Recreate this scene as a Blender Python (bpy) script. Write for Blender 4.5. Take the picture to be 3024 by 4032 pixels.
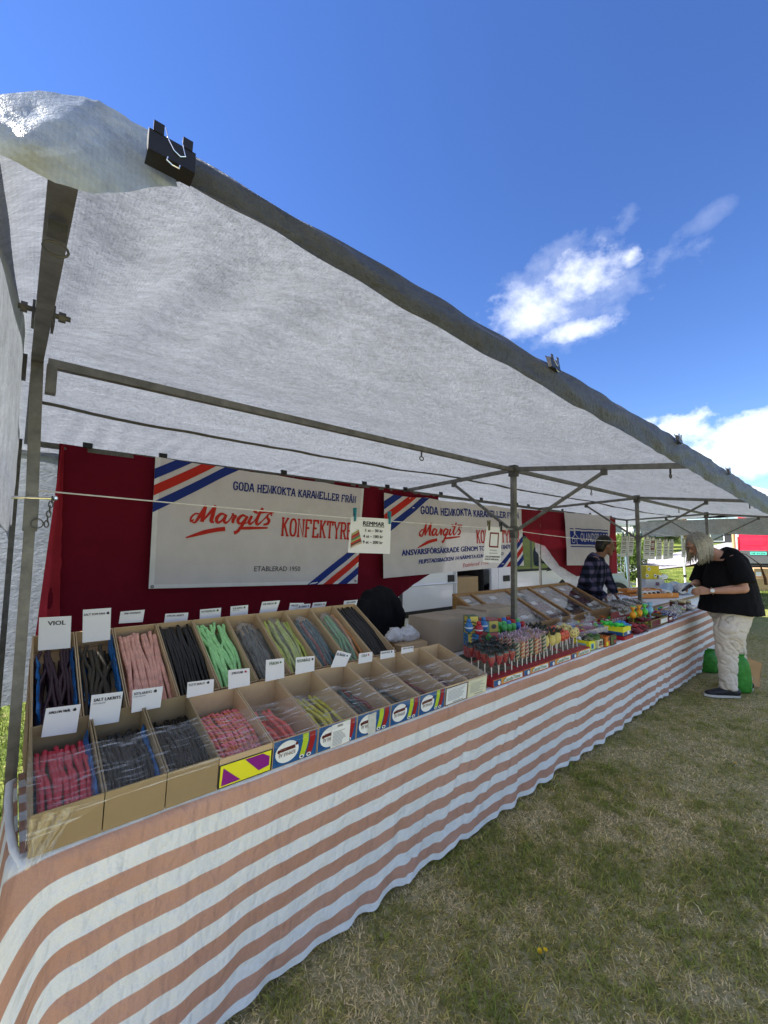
import bpy, bmesh, math, random
import numpy as np
from math import radians, sin, cos, pi, sqrt
from mathutils import Vector, Matrix, noise as mnoise
random.seed(7); np.random.seed(7)
for o in list(bpy.data.objects): bpy.data.objects.remove(o, do_unlink=True)
SC = bpy.context.scene
COL = SC.collection
# ------------------------------------------------------------------ camera
# world frame: X runs along the stall table, Y towards its back, Z up; the viewer stands at the origin
CAM_H = 1.5; PITCH = radians(4.8); ROLL = radians(0.5); YAW = radians(48.9); FPX = 911.0*3024/1659
cF = Vector((cos(YAW)*cos(PITCH), sin(YAW)*cos(PITCH), sin(PITCH)))
_R0 = Vector((sin(YAW), -cos(YAW), 0)); _U0 = _R0.cross(cF)
cU = _U0*cos(ROLL)-_R0*sin(ROLL); cR = _R0*cos(ROLL)+_U0*sin(ROLL)
CP = Vector((0, 0, CAM_H))
cam = bpy.data.cameras.new('camera'); camo = bpy.data.objects.new('camera', cam); COL.objects.link(camo)
cam.sensor_fit = 'HORIZONTAL'; cam.sensor_width = 36; cam.lens = 36*911.0/1659
cam.clip_start = 0.02; cam.clip_end = 3000
camo.matrix_world = Matrix(((cR.x, cU.x, -cF.x, 0), (cR.y, cU.y, -cF.y, 0), (cR.z, cU.z, -cF.z, CAM_H), (0, 0, 0, 1)))
SC.camera = camo
def ray(px, py): return cF+cR*((px-1512)/FPX)-cU*((py-2016)/FPX)
def Z(px, py, z):            # where the sight line through a photo point meets the level z
    d = ray(px, py); return CP+d*((z-CAM_H)/d.z)
def Y(px, py, y):            # ... meets the plane Y = y
    d = ray(px, py); return CP+d*(y/d.y)
def D(px, py, t): return CP+ray(px, py)*t
# ------------------------------------------------------------------ sun, sky, exposure
SUN_EL = radians(47); SUN_AZ = math.atan2(-0.68, 0.73)      # azimuth from +Y towards +X
SC.view_settings.view_transform = 'Standard'; SC.view_settings.look = 'None'
SC.view_settings.exposure = 2.22; SC.view_settings.gamma = 1.0; SC.view_settings.use_curve_mapping = False
sdir = Vector((sin(SUN_AZ)*cos(SUN_EL), cos(SUN_AZ)*cos(SUN_EL), sin(SUN_EL)))
sl = bpy.data.lights.new('sun', 'SUN'); sl.energy = 3.4; sl.angle = radians(0.55); sl.color = (1, .95, .87)
so = bpy.data.objects.new('sun', sl); COL.objects.link(so)
so.rotation_euler = sdir.to_track_quat('Z', 'Y').to_euler(); so.location = (0, 0, 30)
W = bpy.data.worlds.new('World'); SC.world = W; W.use_nodes = True
def world():
    nt = W.node_tree; N = nt.nodes; L = nt.links; N.clear()
    out = N.new('ShaderNodeOutputWorld'); bg = N.new('ShaderNodeBackground'); bg.inputs[1].default_value = 0.05
    L.new(bg.outputs[0], out.inputs[0])
    sky = N.new('ShaderNodeTexSky'); sky.sky_type = 'NISHITA'; sky.sun_disc = False
    sky.sun_elevation = SUN_EL; sky.sun_rotation = -SUN_AZ if False else SUN_AZ
    sky.air_density = 1.0; sky.dust_density = 0.0; sky.ozone_density = 4.0; sky.altitude = 0
    tc = N.new('ShaderNodeTexCoord')
    def dot(v):
        n = N.new('ShaderNodeVectorMath'); n.operation = 'DOT_PRODUCT'; n.inputs[1].default_value = v
        L.new(tc.outputs['Generated'], n.inputs[0]); return n.outputs['Value']
    def mth(op, a, b=None, c=None, clamp=False):
        n = N.new('ShaderNodeMath'); n.operation = op; n.use_clamp = clamp
        for i, x in enumerate((a, b, c)):
            if x is None: continue
            if isinstance(x, (int, float)): n.inputs[i].default_value = x
            else: L.new(x, n.inputs[i])
        return n.outputs[0]
    def nz(scale, det, rough, sx=1, sz=1):
        mp = N.new('ShaderNodeMapping'); mp.inputs['Scale'].default_value = (sx, sx, sz)
        L.new(tc.outputs['Generated'], mp.inputs[0])
        n = N.new('ShaderNodeTexNoise'); n.inputs['Scale'].default_value = scale
        n.inputs['Detail'].default_value = det; n.inputs['Roughness'].default_value = rough
        L.new(mp.outputs[0], n.inputs['Vector']); return n.outputs['Fac']
    n1 = nz(9, 9, .60, 1, 1.5); n2 = nz(30, 6, .6)
    masks = []
    def puff(px, py, w, h, tilt, gain=1.0, off=-0.30):     # a cloud: soft ellipse broken up by noise
        c = ray(px, py).normalized(); a = Vector((-c.y, c.x, 0)).normalized(); a = -a; b = a.cross(c)
        a2 = a*cos(tilt)+b*sin(tilt); b2 = -a*sin(tilt)+b*cos(tilt)
        e = mth('SUBTRACT', 1.0, mth('ADD', mth('POWER', mth('ABSOLUTE', mth('DIVIDE', dot(a2), w)), 2), mth('POWER', mth('ABSOLUTE', mth('DIVIDE', dot(b2), h)), 2)))
        front = mth('GREATER_THAN', dot(c), 0.2)
        e = mth('MULTIPLY', mth('MAXIMUM', e, -3), .30)
        s = mth('ADD', mth('ADD', e, mth('MULTIPLY', mth('SUBTRACT', n1, .5), 1.8)), mth('MULTIPLY', mth('SUBTRACT', n2, .5), .55))
        s = mth('MULTIPLY', mth('ADD', s, off+.22), 1.9*gain, clamp=True)
        masks.append(mth('MULTIPLY', s, front))
    puff(2300, 1085, .090, .050, .30, .72, -.19)
    puff(2240, 1150, .150, .085, .30, .22, -.14)
    puff(2090, 1230, .085, .055, -.10, .60, -.20)
    puff(2270, 1295, .070, .020, .05, .75, -.20)
    puff(2490, 1015, .022, .020, .2, .8, -.16)
    puff(2960, 1730, .20, .052, -.02, 1.3, -.08)
    puff(2880, 1830, .11, .030, -.02, .9, -.16)
    puff(2790, 850, .040, .016, .3, .10, -.20)
    # unseen broken cloud, added only outside the view to brighten the shade
    sep = N.new('ShaderNodeSeparateXYZ'); L.new(tc.outputs['Generated'], sep.inputs[0])
    up_ = mth('MULTIPLY', mth('SUBTRACT', sep.outputs['Z'], .02), 8, clamp=True)
    n3 = nz(2.4, 9, .62, 1, 2.0)
    away = mth('MULTIPLY', mth('SUBTRACT', .50, dot(ray(1512, 1500).normalized())), 6, clamp=True)
    masks.append(mth('MULTIPLY', mth('MULTIPLY', mth('MULTIPLY', mth('SUBTRACT', n3, .47), 5.0, clamp=True), up_), away))
    m = masks[0]
    for k in masks[1:]: m = mth('MAXIMUM', m, k)
    m = mth('MULTIPLY', m, .93)
    hs = N.new('ShaderNodeHueSaturation'); hs.inputs['Saturation'].default_value = 1.18; hs.inputs['Hue'].default_value = 0.514
    L.new(sky.outputs[0], hs.inputs['Color'])
    mix = N.new('ShaderNodeMixRGB'); L.new(m, mix.inputs[0]); L.new(hs.outputs[0], mix.inputs[1])
    mix.inputs[2].default_value = (7.0, 7.15, 7.4, 1)
    L.new(mix.outputs[0], bg.inputs[0])
world()
cy = SC.cycles
cy.use_denoising = True; cy.max_bounces = 8; cy.diffuse_bounces = 4; cy.glossy_bounces = 3; cy.transmission_bounces = 6
cy.transparent_max_bounces = 24; cy.caustics_reflective = False; cy.caustics_refractive = False
cy.sample_clamp_indirect = 4.0
# ------------------------------------------------------------------ helpers
def lin(r, g, b):
    f = lambda c: ((c/255+.055)/1.055)**2.4 if c/255 > .04045 else c/255/12.92
    return (f(r), f(g), f(b))
MATS = {}
def mat(name, col, rough=.6, metal=0., var=.10, vs=7., bump=0., bs=90., transl=0., spec=.35, detail=4, col2=None, coat=0., stretch=(1, 1, 1), emit=0):
    if name in MATS: return MATS[name]
    m = bpy.data.materials.new(name); m.use_nodes = True; nt = m.node_tree; N = nt.nodes; L = nt.links
    b = N['Principled BSDF']; out = N['Material Output']
    b.inputs['Roughness'].default_value = rough; b.inputs['Metallic'].default_value = metal
    b.inputs['Specular IOR Level'].default_value = spec; b.inputs['Coat Weight'].default_value = coat
    tc = N.new('ShaderNodeTexCoord'); mp = N.new('ShaderNodeMapping'); mp.inputs['Scale'].default_value = stretch
    L.new(tc.outputs['Object'], mp.inputs[0])
    n = N.new('ShaderNodeTexNoise'); n.inputs['Scale'].default_value = vs; n.inputs['Detail'].default_value = detail; n.inputs['Roughness'].default_value = .62
    L.new(mp.outputs[0], n.inputs['Vector'])
    cr = N.new('ShaderNodeValToRGB'); c = Vector(col)
    a = c*(1-var); z = Vector(col2) if col2 else c*(1+var)
    cr.color_ramp.elements[0].position = .3; cr.color_ramp.elements[1].position = .7
    cr.color_ramp.elements[0].color = (*a, 1); cr.color_ramp.elements[1].color = (*z, 1)
    L.new(n.outputs['Fac'], cr.inputs[0]); L.new(cr.outputs[0], b.inputs['Base Color'])
    if bump:
        n2 = N.new('ShaderNodeTexNoise'); n2.inputs['Scale'].default_value = bs; n2.inputs['Detail'].default_value = 3
        L.new(mp.outputs[0], n2.inputs['Vector'])
        bp = N.new('ShaderNodeBump'); bp.inputs['Strength'].default_value = bump; bp.inputs['Distance'].default_value = .01
        L.new(n2.outputs['Fac'], bp.inputs['Height']); L.new(bp.outputs[0], b.inputs['Normal'])
    if transl:
        t = N.new('ShaderNodeBsdfTranslucent'); L.new(cr.outputs[0], t.inputs[0])
        mx = N.new('ShaderNodeMixShader'); mx.inputs[0].default_value = transl
        L.new(b.outputs[0], mx.inputs[1]); L.new(t.outputs[0], mx.inputs[2]); L.new(mx.outputs[0], out.inputs[0])
    MATS[name] = m; return m
def clear_mat(name, tint=(1, 1, 1), gloss=.10, haze=.10, hcol=(.8, .85, .9), rough=.12, streak=0., sscale=(4, 60, 60), bump=.3, bs=40):
    """clear plastic: mostly see-through, a milky share and a sharp reflection, wrinkled"""
    if name in MATS: return MATS[name]
    m = bpy.data.materials.new(name); m.use_nodes = True; nt = m.node_tree; N = nt.nodes; L = nt.links; N.clear()
    out = N.new('ShaderNodeOutputMaterial'); tr = N.new('ShaderNodeBsdfTransparent'); tr.inputs[0].default_value = (*tint, 1)
    di = N.new('ShaderNodeBsdfDiffuse'); di.inputs[0].default_value = (*hcol, 1)
    gl = N.new('ShaderNodeBsdfGlossy'); gl.inputs['Roughness'].default_value = rough
    tc = N.new('ShaderNodeTexCoord'); mp = N.new('ShaderNodeMapping'); mp.inputs['Scale'].default_value = sscale
    L.new(tc.outputs['Object'], mp.inputs[0])
    n = N.new('ShaderNodeTexNoise'); n.inputs['Scale'].default_value = 1.0; n.inputs['Detail'].default_value = 5; n.inputs['Roughness'].default_value = .6
    L.new(mp.outputs[0], n.inputs['Vector'])
    n2 = N.new('ShaderNodeTexNoise'); n2.inputs['Scale'].default_value = bs; L.new(tc.outputs['Object'], n2.inputs['Vector'])
    ad = N.new('ShaderNodeMath'); ad.operation = 'ADD'; L.new(n.outputs['Fac'], ad.inputs[0]); L.new(n2.outputs['Fac'], ad.inputs[1])
    bp = N.new('ShaderNodeBump'); bp.inputs['Strength'].default_value = bump; bp.inputs['Distance'].default_value = .01
    L.new(ad.outputs[0], bp.inputs['Height'])
    for s in (di, gl): L.new(bp.outputs[0], s.inputs['Normal'])
    lw = N.new('ShaderNodeLayerWeight'); lw.inputs[0].default_value = .35
    L.new(bp.outputs[0], lw.inputs['Normal'])
    g = N.new('ShaderNodeMath'); g.operation = 'MULTIPLY_ADD'; g.inputs[1].default_value = gloss*2.2; g.inputs[2].default_value = gloss; g.use_clamp = True
    L.new(lw.outputs['Facing'], g.inputs[0])
    mr = N.new('ShaderNodeMapRange'); mr.inputs[1].default_value = .52; mr.inputs[2].default_value = .72
    mr.inputs[3].default_value = haze; mr.inputs[4].default_value = min(1, haze+streak); L.new(n.outputs['Fac'], mr.inputs[0])
    m1 = N.new('ShaderNodeMixShader'); L.new(mr.outputs[0], m1.inputs[0]); L.new(tr.outputs[0], m1.inputs[1]); L.new(di.outputs[0], m1.inputs[2])
    m2 = N.new('ShaderNodeMixShader'); L.new(g.outputs[0], m2.inputs[0]); L.new(m1.outputs[0], m2.inputs[1]); L.new(gl.outputs[0], m2.inputs[2])
    L.new(m2.outputs[0], out.inputs[0]); MATS[name] = m; return m

def frame_of(d, ref=None):
    d = d.normalized(); r = Vector(ref) if ref else (Vector((0, 0, 1)) if abs(d.z) < .9 else Vector((1, 0, 0)))
    a = d.cross(r).normalized(); return a, a.cross(d)
class MB:
    def __init__(s): s.v = []; s.f = []; s.m = []; s.uv = None
    def add(s, vs, fs, mi=0):
        o = len(s.v); s.v += [Vector(v) for v in vs]; s.f += [tuple(i+o for i in f) for f in fs]; s.m += [mi]*len(fs); return s
    def box(s, c, d, mi=0, R=None, bev=0):
        x, y, z = [k/2 for k in d]; c = Vector(c)
        vs = [Vector((sx*x, sy*y, sz*z)) for sx in (-1, 1) for sy in (-1, 1) for sz in (-1, 1)]
        if R is not None: vs = [R @ v for v in vs]
        return s.add([v+c for v in vs], [(0, 1, 3, 2), (4, 6, 7, 5), (0, 4, 5, 1), (2, 3, 7, 6), (0, 2, 6, 4), (1, 5, 7, 3)], mi)
    def bar(s, a, b, w, h=None, mi=0, ref=None):          # square tube from a to b
        a, b = Vector(a), Vector(b); h = h or w; d = b-a; u, v = frame_of(d, ref); u *= w/2; v *= h/2
        vs = [p+su*u+sv*v for p in (a, b) for su, sv in ((-1, -1), (1, -1), (1, 1), (-1, 1))]
        return s.add(vs, [(3, 2, 1, 0), (4, 5, 6, 7)]+[(i, (i+1) % 4, (i+1) % 4+4, i+4) for i in range(4)], mi)
    def tube(s, pts, r, n=8, mi=0, ref=None, cap=True, closed=False, rnd=False):
        pts = [Vector(p) for p in pts]; k = len(pts)
        rr = [r]*k if not isinstance(r, (list, tuple)) else list(r)
        rr = [(q, q) if not isinstance(q, (tuple, list)) else q for q in rr]
        if rnd:       # rounded ends
            a, b = (pts[0]-pts[1]).normalized(), (pts[-1]-pts[-2]).normalized(); ra, rb = rr[0], rr[-1]
            ma, mb = min(ra), min(rb)
            pts = [pts[0]+a*ma*.95, pts[0]+a*ma*.6]+pts+[pts[-1]+b*mb*.6, pts[-1]+b*mb*.95]
            sc = lambda q, f: (q[0]*f, q[1]*f)
            rr = [sc(ra, .3), sc(ra, .8)]+rr+[sc(rb, .8), sc(rb, .3)]; k = len(pts)
        vs = []; pu = None
        for i, p in enumerate(pts):
            d = (pts[(i+1) % k]-pts[i-1]) if closed else (pts[min(i+1, k-1)]-pts[max(i-1, 0)])
            if d.length < 1e-9: d = Vector((0, 0, 1))
            if pu is None or ref: u, w = frame_of(d, ref)
            else:
                dn = d.normalized(); u = (pu-dn*pu.dot(dn)); u = u.normalized() if u.length > 1e-6 else frame_of(d)[0]; w = u.cross(dn)
            pu = u
            for j in range(n):
                t = 2*pi*j/n; vs.append(p+u*(cos(t)*rr[i][0])+w*(sin(t)*rr[i][1]))
        fs = [(i*n+j, i*n+(j+1) % n, ((i+1) % k)*n+(j+1) % n, ((i+1) % k)*n+j) for i in range(k if closed else k-1) for j in range(n)]
        if cap and not closed: fs += [tuple(reversed(range(n))), tuple(range((k-1)*n, k*n))]
        return s.add(vs, fs, mi)
    def lathe(s, prof, c=(0, 0, 0), n=16, mi=0, sy=1., tilt=None):
        vs = []; c = Vector(c)
        for r, z in prof:
            for j in range(n):
                v = Vector((r*cos(2*pi*j/n), r*sy*sin(2*pi*j/n), z)); vs.append((tilt @ v if tilt else v)+c)
        k = len(prof); fs = [(i*n+j, i*n+(j+1) % n, (i+1)*n+(j+1) % n, (i+1)*n+j) for i in range(k-1) for j in range(n)]
        fs += [tuple(reversed(range(n))), tuple(range((k-1)*n, k*n))]
        return s.add(vs, fs, mi)
    def ball(s, c, r, n=12, mi=0, R=None):
        if not isinstance(r, (tuple, list)): r = (r, r, r)
        c = Vector(c); k = max(4, n//2+1); vs = []
        for i in range(k+1):
            a = pi*i/k
            for j in range(n):
                v = Vector((r[0]*sin(a)*cos(2*pi*j/n), r[1]*sin(a)*sin(2*pi*j/n), -r[2]*cos(a))); vs.append((R @ v if R is not None else v)+c)
        return s.add(vs, [(i*n+j, i*n+(j+1) % n, (i+1)*n+(j+1) % n, (i+1)*n+j) for i in range(k) for j in range(n)], mi)
    def grid(s, fn, nu, nv, mi=0, uv=False):
        vs = [fn(i/nu, j/nv) for j in range(nv+1) for i in range(nu+1)]; w = nu+1
        if uv: s.uv = (s.uv or [])+[(i/nu, j/nv) for j in range(nv+1) for i in range(nu+1)]
        return s.add(vs, [(j*w+i, j*w+i+1, (j+1)*w+i+1, (j+1)*w+i) for j in range(nv) for i in range(nu)], mi)
    def poly(s, pts, mi=0): return s.add(pts, [tuple(range(len(pts)))], mi)
    def prism(s, pts, ext, mi=0):
        k = len(pts); e = Vector(ext); pts = [Vector(p) for p in pts]
        return s.add(pts+[p+e for p in pts], [tuple(reversed(range(k))), tuple(range(k, 2*k))]+[(i, (i+1) % k, (i+1) % k+k, i+k) for i in range(k)], mi)
    def wall(s, a, b, ha, hb, t, mi=0):   # cardboard panel: bottom a->b, upright heights ha, hb (vectors), thickness vector t
        a, b, t = Vector(a), Vector(b), Vector(t); return s.prism([a, b, b+Vector(hb), a+Vector(ha)], t, mi)
OFF = {}
def link(name, me, parent=None, off=Vector((0, 0, 0))):
    o = bpy.data.objects.new(name, me); COL.objects.link(o)
    if parent is not None: o.parent = parent
    return o
def build(mb, name, mats, parent=None, smooth=False, base=None, label=None, cat=None, group=None, kind=None, sharp=None):
    """one mesh object; the points are given in world space"""
    if parent is not None: off = OFF.get(parent.name, Vector((0, 0, 0)))
    else: off = Vector(base) if base is not None else Vector((0, 0, 0))
    me = bpy.data.meshes.new(name); me.from_pydata([v-off for v in mb.v], [], mb.f)
    ms = mats if isinstance(mats, (list, tuple)) else [mats]
    for m in ms: me.materials.append(m)
    if len(ms) > 1: me.polygons.foreach_set('material_index', mb.m)
    if smooth: me.polygons.foreach_set('use_smooth', [True]*len(me.polygons))
    if mb.uv and len(mb.uv) == len(mb.v):
        ul = me.uv_layers.new(name='UVMap'); li = np.empty(len(me.loops), int); me.loops.foreach_get('vertex_index', li)
        ul.data.foreach_set('uv', np.array(mb.uv)[li].ravel())
    if smooth and sharp: 
        try: me.set_sharp_from_angle(angle=radians(sharp))
        except Exception: pass
    o = link(name, me, parent); OFF[o.name] = off
    if parent is None: o.location = off
    tag(o, label, cat, group, kind); return o
def tag(o, label=None, cat=None, group=None, kind=None):
    if label: o['label'] = label
    if cat: o['category'] = cat
    if group: o['group'] = group
    if kind: o['kind'] = kind
    return o
def thing(name, label, cat, loc=(0, 0, 0), group=None):
    o = bpy.data.objects.new(name, None); COL.objects.link(o); o.location = loc; o.empty_display_size = .05
    OFF[o.name] = Vector(loc); return tag(o, label, cat, group)
def dup(o, loc, rot=(0, 0, 0), scale=1.0, label=None, group=None, parent=None):
    c = o.copy(); COL.objects.link(c)
    if parent is None:
        c.location = loc; c.rotation_euler = rot; c.scale = (scale, scale, scale) if isinstance(scale, (int, float)) else scale
        if label: c['label'] = label
        if group: c['group'] = group
    else: c.parent = parent
    for ch in list(o.children): dup(ch, None, parent=c)
    return c
_TX = {}
def text2d(s):
    """outline faces of a line of plain sans lettering, cap height 1, as 2D"""
    if s in _TX: return _TX[s]
    cu = bpy.data.curves.new('t', 'FONT'); cu.body = s; cu.size = 1.0/0.72; cu.resolution_u = 2
    o = bpy.data.objects.new('t', cu); COL.objects.link(o)
    me = bpy.data.meshes.new_from_object(o.evaluated_get(bpy.context.evaluated_depsgraph_get()))
    vs = [(v.co.x, v.co.y) for v in me.vertices]; fs = [tuple(p.vertices) for p in me.polygons]
    bpy.data.objects.remove(o, do_unlink=True); bpy.data.meshes.remove(me); bpy.data.curves.remove(cu)
    w = max((v[0] for v in vs), default=1); _TX[s] = (vs, fs, w); return _TX[s]
def text(mb, s, pos, w=None, h=None, mi=0, slant=0., bold=0., center=False):
    """write s with lower-left corner at (u, v) of the map pos(u, v) -> point; u right, v up; fitted to width w and height h"""
    vs, fs, tw = text2d(s); h = h or (w/tw); kx = (w/tw) if w else h
    def P(x, y): return pos((x-(tw/2 if center else 0))*kx+y*h*slant, y*h)
    mb.add([P(x, y) for x, y in vs], fs, mi)
    if bold:
        for dx, dy in ((bold, 0), (-bold, 0), (0, bold*.6)):
            mb.add([pos((x-(tw/2 if center else 0))*kx+y*h*slant+dx, y*h+dy) for x, y in vs], fs, mi)
    return tw*kx
# slab-serif capitals drawn as strokes: (polyline, weight); grid 0..1 wide, 0..1 high
SLAB = {
 'A': ([[(.08, 0), (.42, 1), (.58, 1), (.92, 0)], [(.25, .36), (.75, .36)]], [(.08, 0), (.92, 0)]),
 'B': ([[(.18, 0), (.18, 1), (.65, 1), (.82, .87), (.82, .65), (.65, .53), (.18, .53)], [(.65, .53), (.88, .4), (.88, .14), (.68, 0), (.18, 0)]], [(.18, 0), (.18, 1)]),
 'D': ([[(.18, 0), (.18, 1), (.6, 1), (.86, .78), (.86, .22), (.6, 0), (.18, 0)]], [(.18, 0), (.18, 1)]),
 'E': ([[(.82, .80), (.82, 1), (.18, 1), (.18, 0), (.84, 0), (.84, .22)], [(.18, .52), (.62, .52)]], [(.18, 0), (.18, 1)]),
 'F': ([[(.82, .78), (.82, 1), (.18, 1), (.18, 0)], [(.18, .52), (.62, .52)]], [(.18, 0)]),
 'G': ([[(.85, .76), (.72, .95), (.5, 1), (.28, .95), (.14, .75), (.14, .25), (.28, .05), (.5, 0), (.72, .05), (.84, .2), (.84, .45), (.56, .45)]], []),
 'H': ([[(.18, 0), (.18, 1)], [(.82, 0), (.82, 1)], [(.18, .52), (.82, .52)]], [(.18, 0), (.18, 1), (.82, 0), (.82, 1)]),
 'K': ([[(.18, 0), (.18, 1)], [(.80, 1), (.2, .45)], [(.40, .62), (.84, 0)]], [(.18, 0), (.18, 1), (.80, 1), (.84, 0)]),
 'L': ([[(.18, 1), (.18, 0), (.84, 0), (.84, .26)]], [(.18, 1), (.18, 0)]),
 'M': ([[(.06, 0), (.10, 1), (.5, .12), (.90, 1), (.94, 0)]], [(.12, 0), (.12, 1), (.88, 1), (.88, 0)]),
 'N': ([[(.16, 0), (.16, 1), (.84, 0), (.84, 1)]], [(.16, 0), (.16, 1), (.84, 1)]),
 'O': ([[(.5, 0), (.28, .05), (.14, .25), (.14, .75), (.28, .95), (.5, 1), (.72, .95), (.86, .75), (.86, .25), (.72, .05), (.5, 0)]], []),
 'R': ([[(.18, 0), (.18, 1), (.66, 1), (.84, .86), (.84, .64), (.66, .5), (.18, .5)], [(.52, .5), (.86, 0)]], [(.18, 0), (.18, 1), (.86, 0)]),
 'T': ([[(.1, .76), (.1, 1), (.9, 1), (.9, .76)], [(.5, 1), (.5, 0)]], [(.5, 0)]),
 'Y': ([[(.12, 1), (.5, .45), (.88, 1)], [(.5, .45), (.5, 0)]], [(.12, 1), (.88, 1), (.5, 0)]),
 '1': ([[(.3, .85), (.5, 1), (.5, 0)]], [(.5, 0)]), '9': ([[(.25, 0), (.6, .1), (.8, .5), (.8, .8), (.65, 1), (.35, 1), (.2, .8), (.2, .6), (.35, .45), (.7, .5)]], []),
 '5': ([[(.78, 1), (.28, 1), (.24, .58), (.55, .64), (.78, .48), (.78, .18), (.55, 0), (.3, 0), (.2, .12)]], []),
 '0': ([[(.5, 0), (.24, .2), (.24, .8), (.5, 1), (.76, .8), (.76, .2), (.5, 0)]], []),
}
SLAB['Å'] = (SLAB['A'][0]+[[(.5, 1.32), (.40, 1.24), (.5, 1.14), (.6, 1.24), (.5, 1.32)]], SLAB['A'][1])
def stroke(mb, pts, w, pos, mi=0):
    """ribbon of weight w (number or list) along a 2D polyline, mitred"""
    k = len(pts); ws = w if isinstance(w, list) else [w]*k; vs = []
    for i in range(k):
        a = Vector(pts[max(i-1, 0)]); b = Vector(pts[i]); c = Vector(pts[min(i+1, k-1)])
        d1 = (b-a).normalized() if i else (c-b).normalized(); d2 = (c-b).normalized() if i < k-1 else d1
        n1 = Vector((-d1.y, d1.x)); n2 = Vector((-d2.y, d2.x)); m = n1+n2
        m = m.normalized() if m.length > 1e-6 else n1
        q = ws[i]/2/max(.5, m.dot(n1)); vs += [pos(b.x+m.x*q, b.y+m.y*q), pos(b.x-m.x*q, b.y-m.y*q)]
    mb.add(vs, [(2*i, 2*i+1, 2*i+3, 2*i+2) for i in range(k-1)], mi)
def slab(mb, s, pos, w, h, mi=0, weight=.2, space=.5, serif=.34):
    n = sum(space if c == ' ' else 1 for c in s); cw = w/n; x = 0
    for c in s:
        if c == ' ': x += cw*space; continue
        st, se = SLAB[c]; ww = weight*cw
        for pl in st: stroke(mb, [(x+cw*(.04+.92*a), h*(.04+.92*b)) for a, b in pl], ww, pos, mi)
        for a, b in se:
            cx_ = x+cw*(.04+.92*a); yy = h*(.04+.92*b); stroke(mb, [(cx_-serif*cw/2, yy), (cx_+serif*cw/2, yy)], h*.09, pos, mi)
        x += cw
def remesh(mb, name, m, voxel, parent=None, smooth=4, label=None, disp=None):
    """fuse overlapping solids into one continuous skin"""
    off = OFF.get(parent.name, Vector((0, 0, 0))) if parent else Vector((0, 0, 0))
    me = bpy.data.meshes.new('raw'); me.from_pydata([v-off for v in mb.v], [], mb.f)
    bm = bmesh.new(); bm.from_mesh(me); bmesh.ops.recalc_face_normals(bm, faces=bm.faces); bm.to_mesh(me); bm.free()
    o = bpy.data.objects.new('raw', me); ts = bpy.data.scenes.new('workbench'); ts.collection.objects.link(o)
    r = o.modifiers.new('r', 'REMESH'); r.mode = 'VOXEL'; r.voxel_size = voxel; r.use_smooth_shade = True
    if smooth: s = o.modifiers.new('s', 'SMOOTH'); s.iterations = smooth; s.factor = .5
    with bpy.context.temp_override(scene=ts, view_layer=ts.view_layers[0]): dg = bpy.context.evaluated_depsgraph_get(); dg.update()
    nm = bpy.data.meshes.new_from_object(o.evaluated_get(dg)); bpy.data.objects.remove(o, do_unlink=True); bpy.data.meshes.remove(me); bpy.data.scenes.remove(ts)
    if disp:
        cn = [(v.co.copy(), v.normal.copy()) for v in nm.vertices]
        nm.vertices.foreach_set('co', [k for c, n in cn for k in c+Vector(disp(c+off, n))]); nm.update()
    nm.name = name; nm.materials.clear(); nm.materials.append(m)
    nm.polygons.foreach_set('use_smooth', [True]*len(nm.polygons))
    q = link(name, nm, parent); OFF[q.name] = off
    if label: q['label'] = label
    return q
def nz3(x, y, z): return mnoise.noise(Vector((x, y, z)))
def rod(mb, a, b, r, n=8, mi=0): return mb.tube([a, b], r, n, mi)
def rotz(a): return Matrix.Rotation(a, 3, 'Z')
for _s in ['ETABLERAD 1950', 'ANSVARSFÖRSÄKRADE GENOM TOMELILLA 104718', 'FILIPSTADSBACKEN 14 NÄRMSTA KUNDKONTAKT O', 'Etablerad 1950', 'ÖLANDSPLAGG', 'REMMAR', '1 st – 30 kr', '4 st – 100 kr', '9 st – 200 kr', 'SWISH TILL OSS', 'VI ACCEPTERAR SWISH', 'PÅ KÖP ÖVER 50 KR.',
           'REMMAR AB', 'FRUKTREMMAR', 'UTAN GELATIN', 'VIOL', 'SALT SOM FAN', 'PINK LEMONADE', 'CITRON LAKRITS', 'VATTENMELON', 'SUR ÄPPLE', 'SUR PÄRON', 'BLÅBÄR', 'HALLON', 'PERSIKA', 'SALT LAKRITS', 'HALLON VRÅL', 'SÖTLAKRITS', 'TUTTI SKRUV', 'JORDGUBB', 'PÄRON', 'REGNBÅGE', 'COLA', 'HALLON SKRUV', 'HALLON LAKRITS', 'CandyTime', 'DOUBLE DIPS', 'NF 91256']: text2d(_s)
# ------------------------------------------------------------------ ground, grass, road
def tz(x, y):                     # the meadow rises away from the stall
    a = max(0., x-7.); z = .0407*min(a, 17.)*(a/(a+1.2) if a > 0 else 0)+.066*max(0., a-17.)*min(1, max(0., a-17.)/8)
    z = min(z, 4.2+.002*a)
    b = max(0., y-8.); z += .012*min(b, 60)
    return z+.012*nz3(x*.6, y*.6, 3.3) if abs(x) > .1 else z
def attr_mat(name, base='Col', rough=.75, transl=.25):
    m = bpy.data.materials.new(name); m.use_nodes = True; nt = m.node_tree; N = nt.nodes; L = nt.links
    b = N['Principled BSDF']; b.inputs['Roughness'].default_value = rough; b.inputs['Specular IOR Level'].default_value = .25
    a = N.new('ShaderNodeAttribute'); a.attribute_name = base; L.new(a.outputs['Color'], b.inputs['Base Color'])
    t = N.new('ShaderNodeBsdfTranslucent'); L.new(a.outputs['Color'], t.inputs[0])
    mx = N.new('ShaderNodeMixShader'); mx.inputs[0].default_value = transl
    L.new(b.outputs[0], mx.inputs[1]); L.new(t.outputs[0], mx.inputs[2]); L.new(mx.outputs[0], N['Material Output'].inputs[0])
    return m
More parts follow.
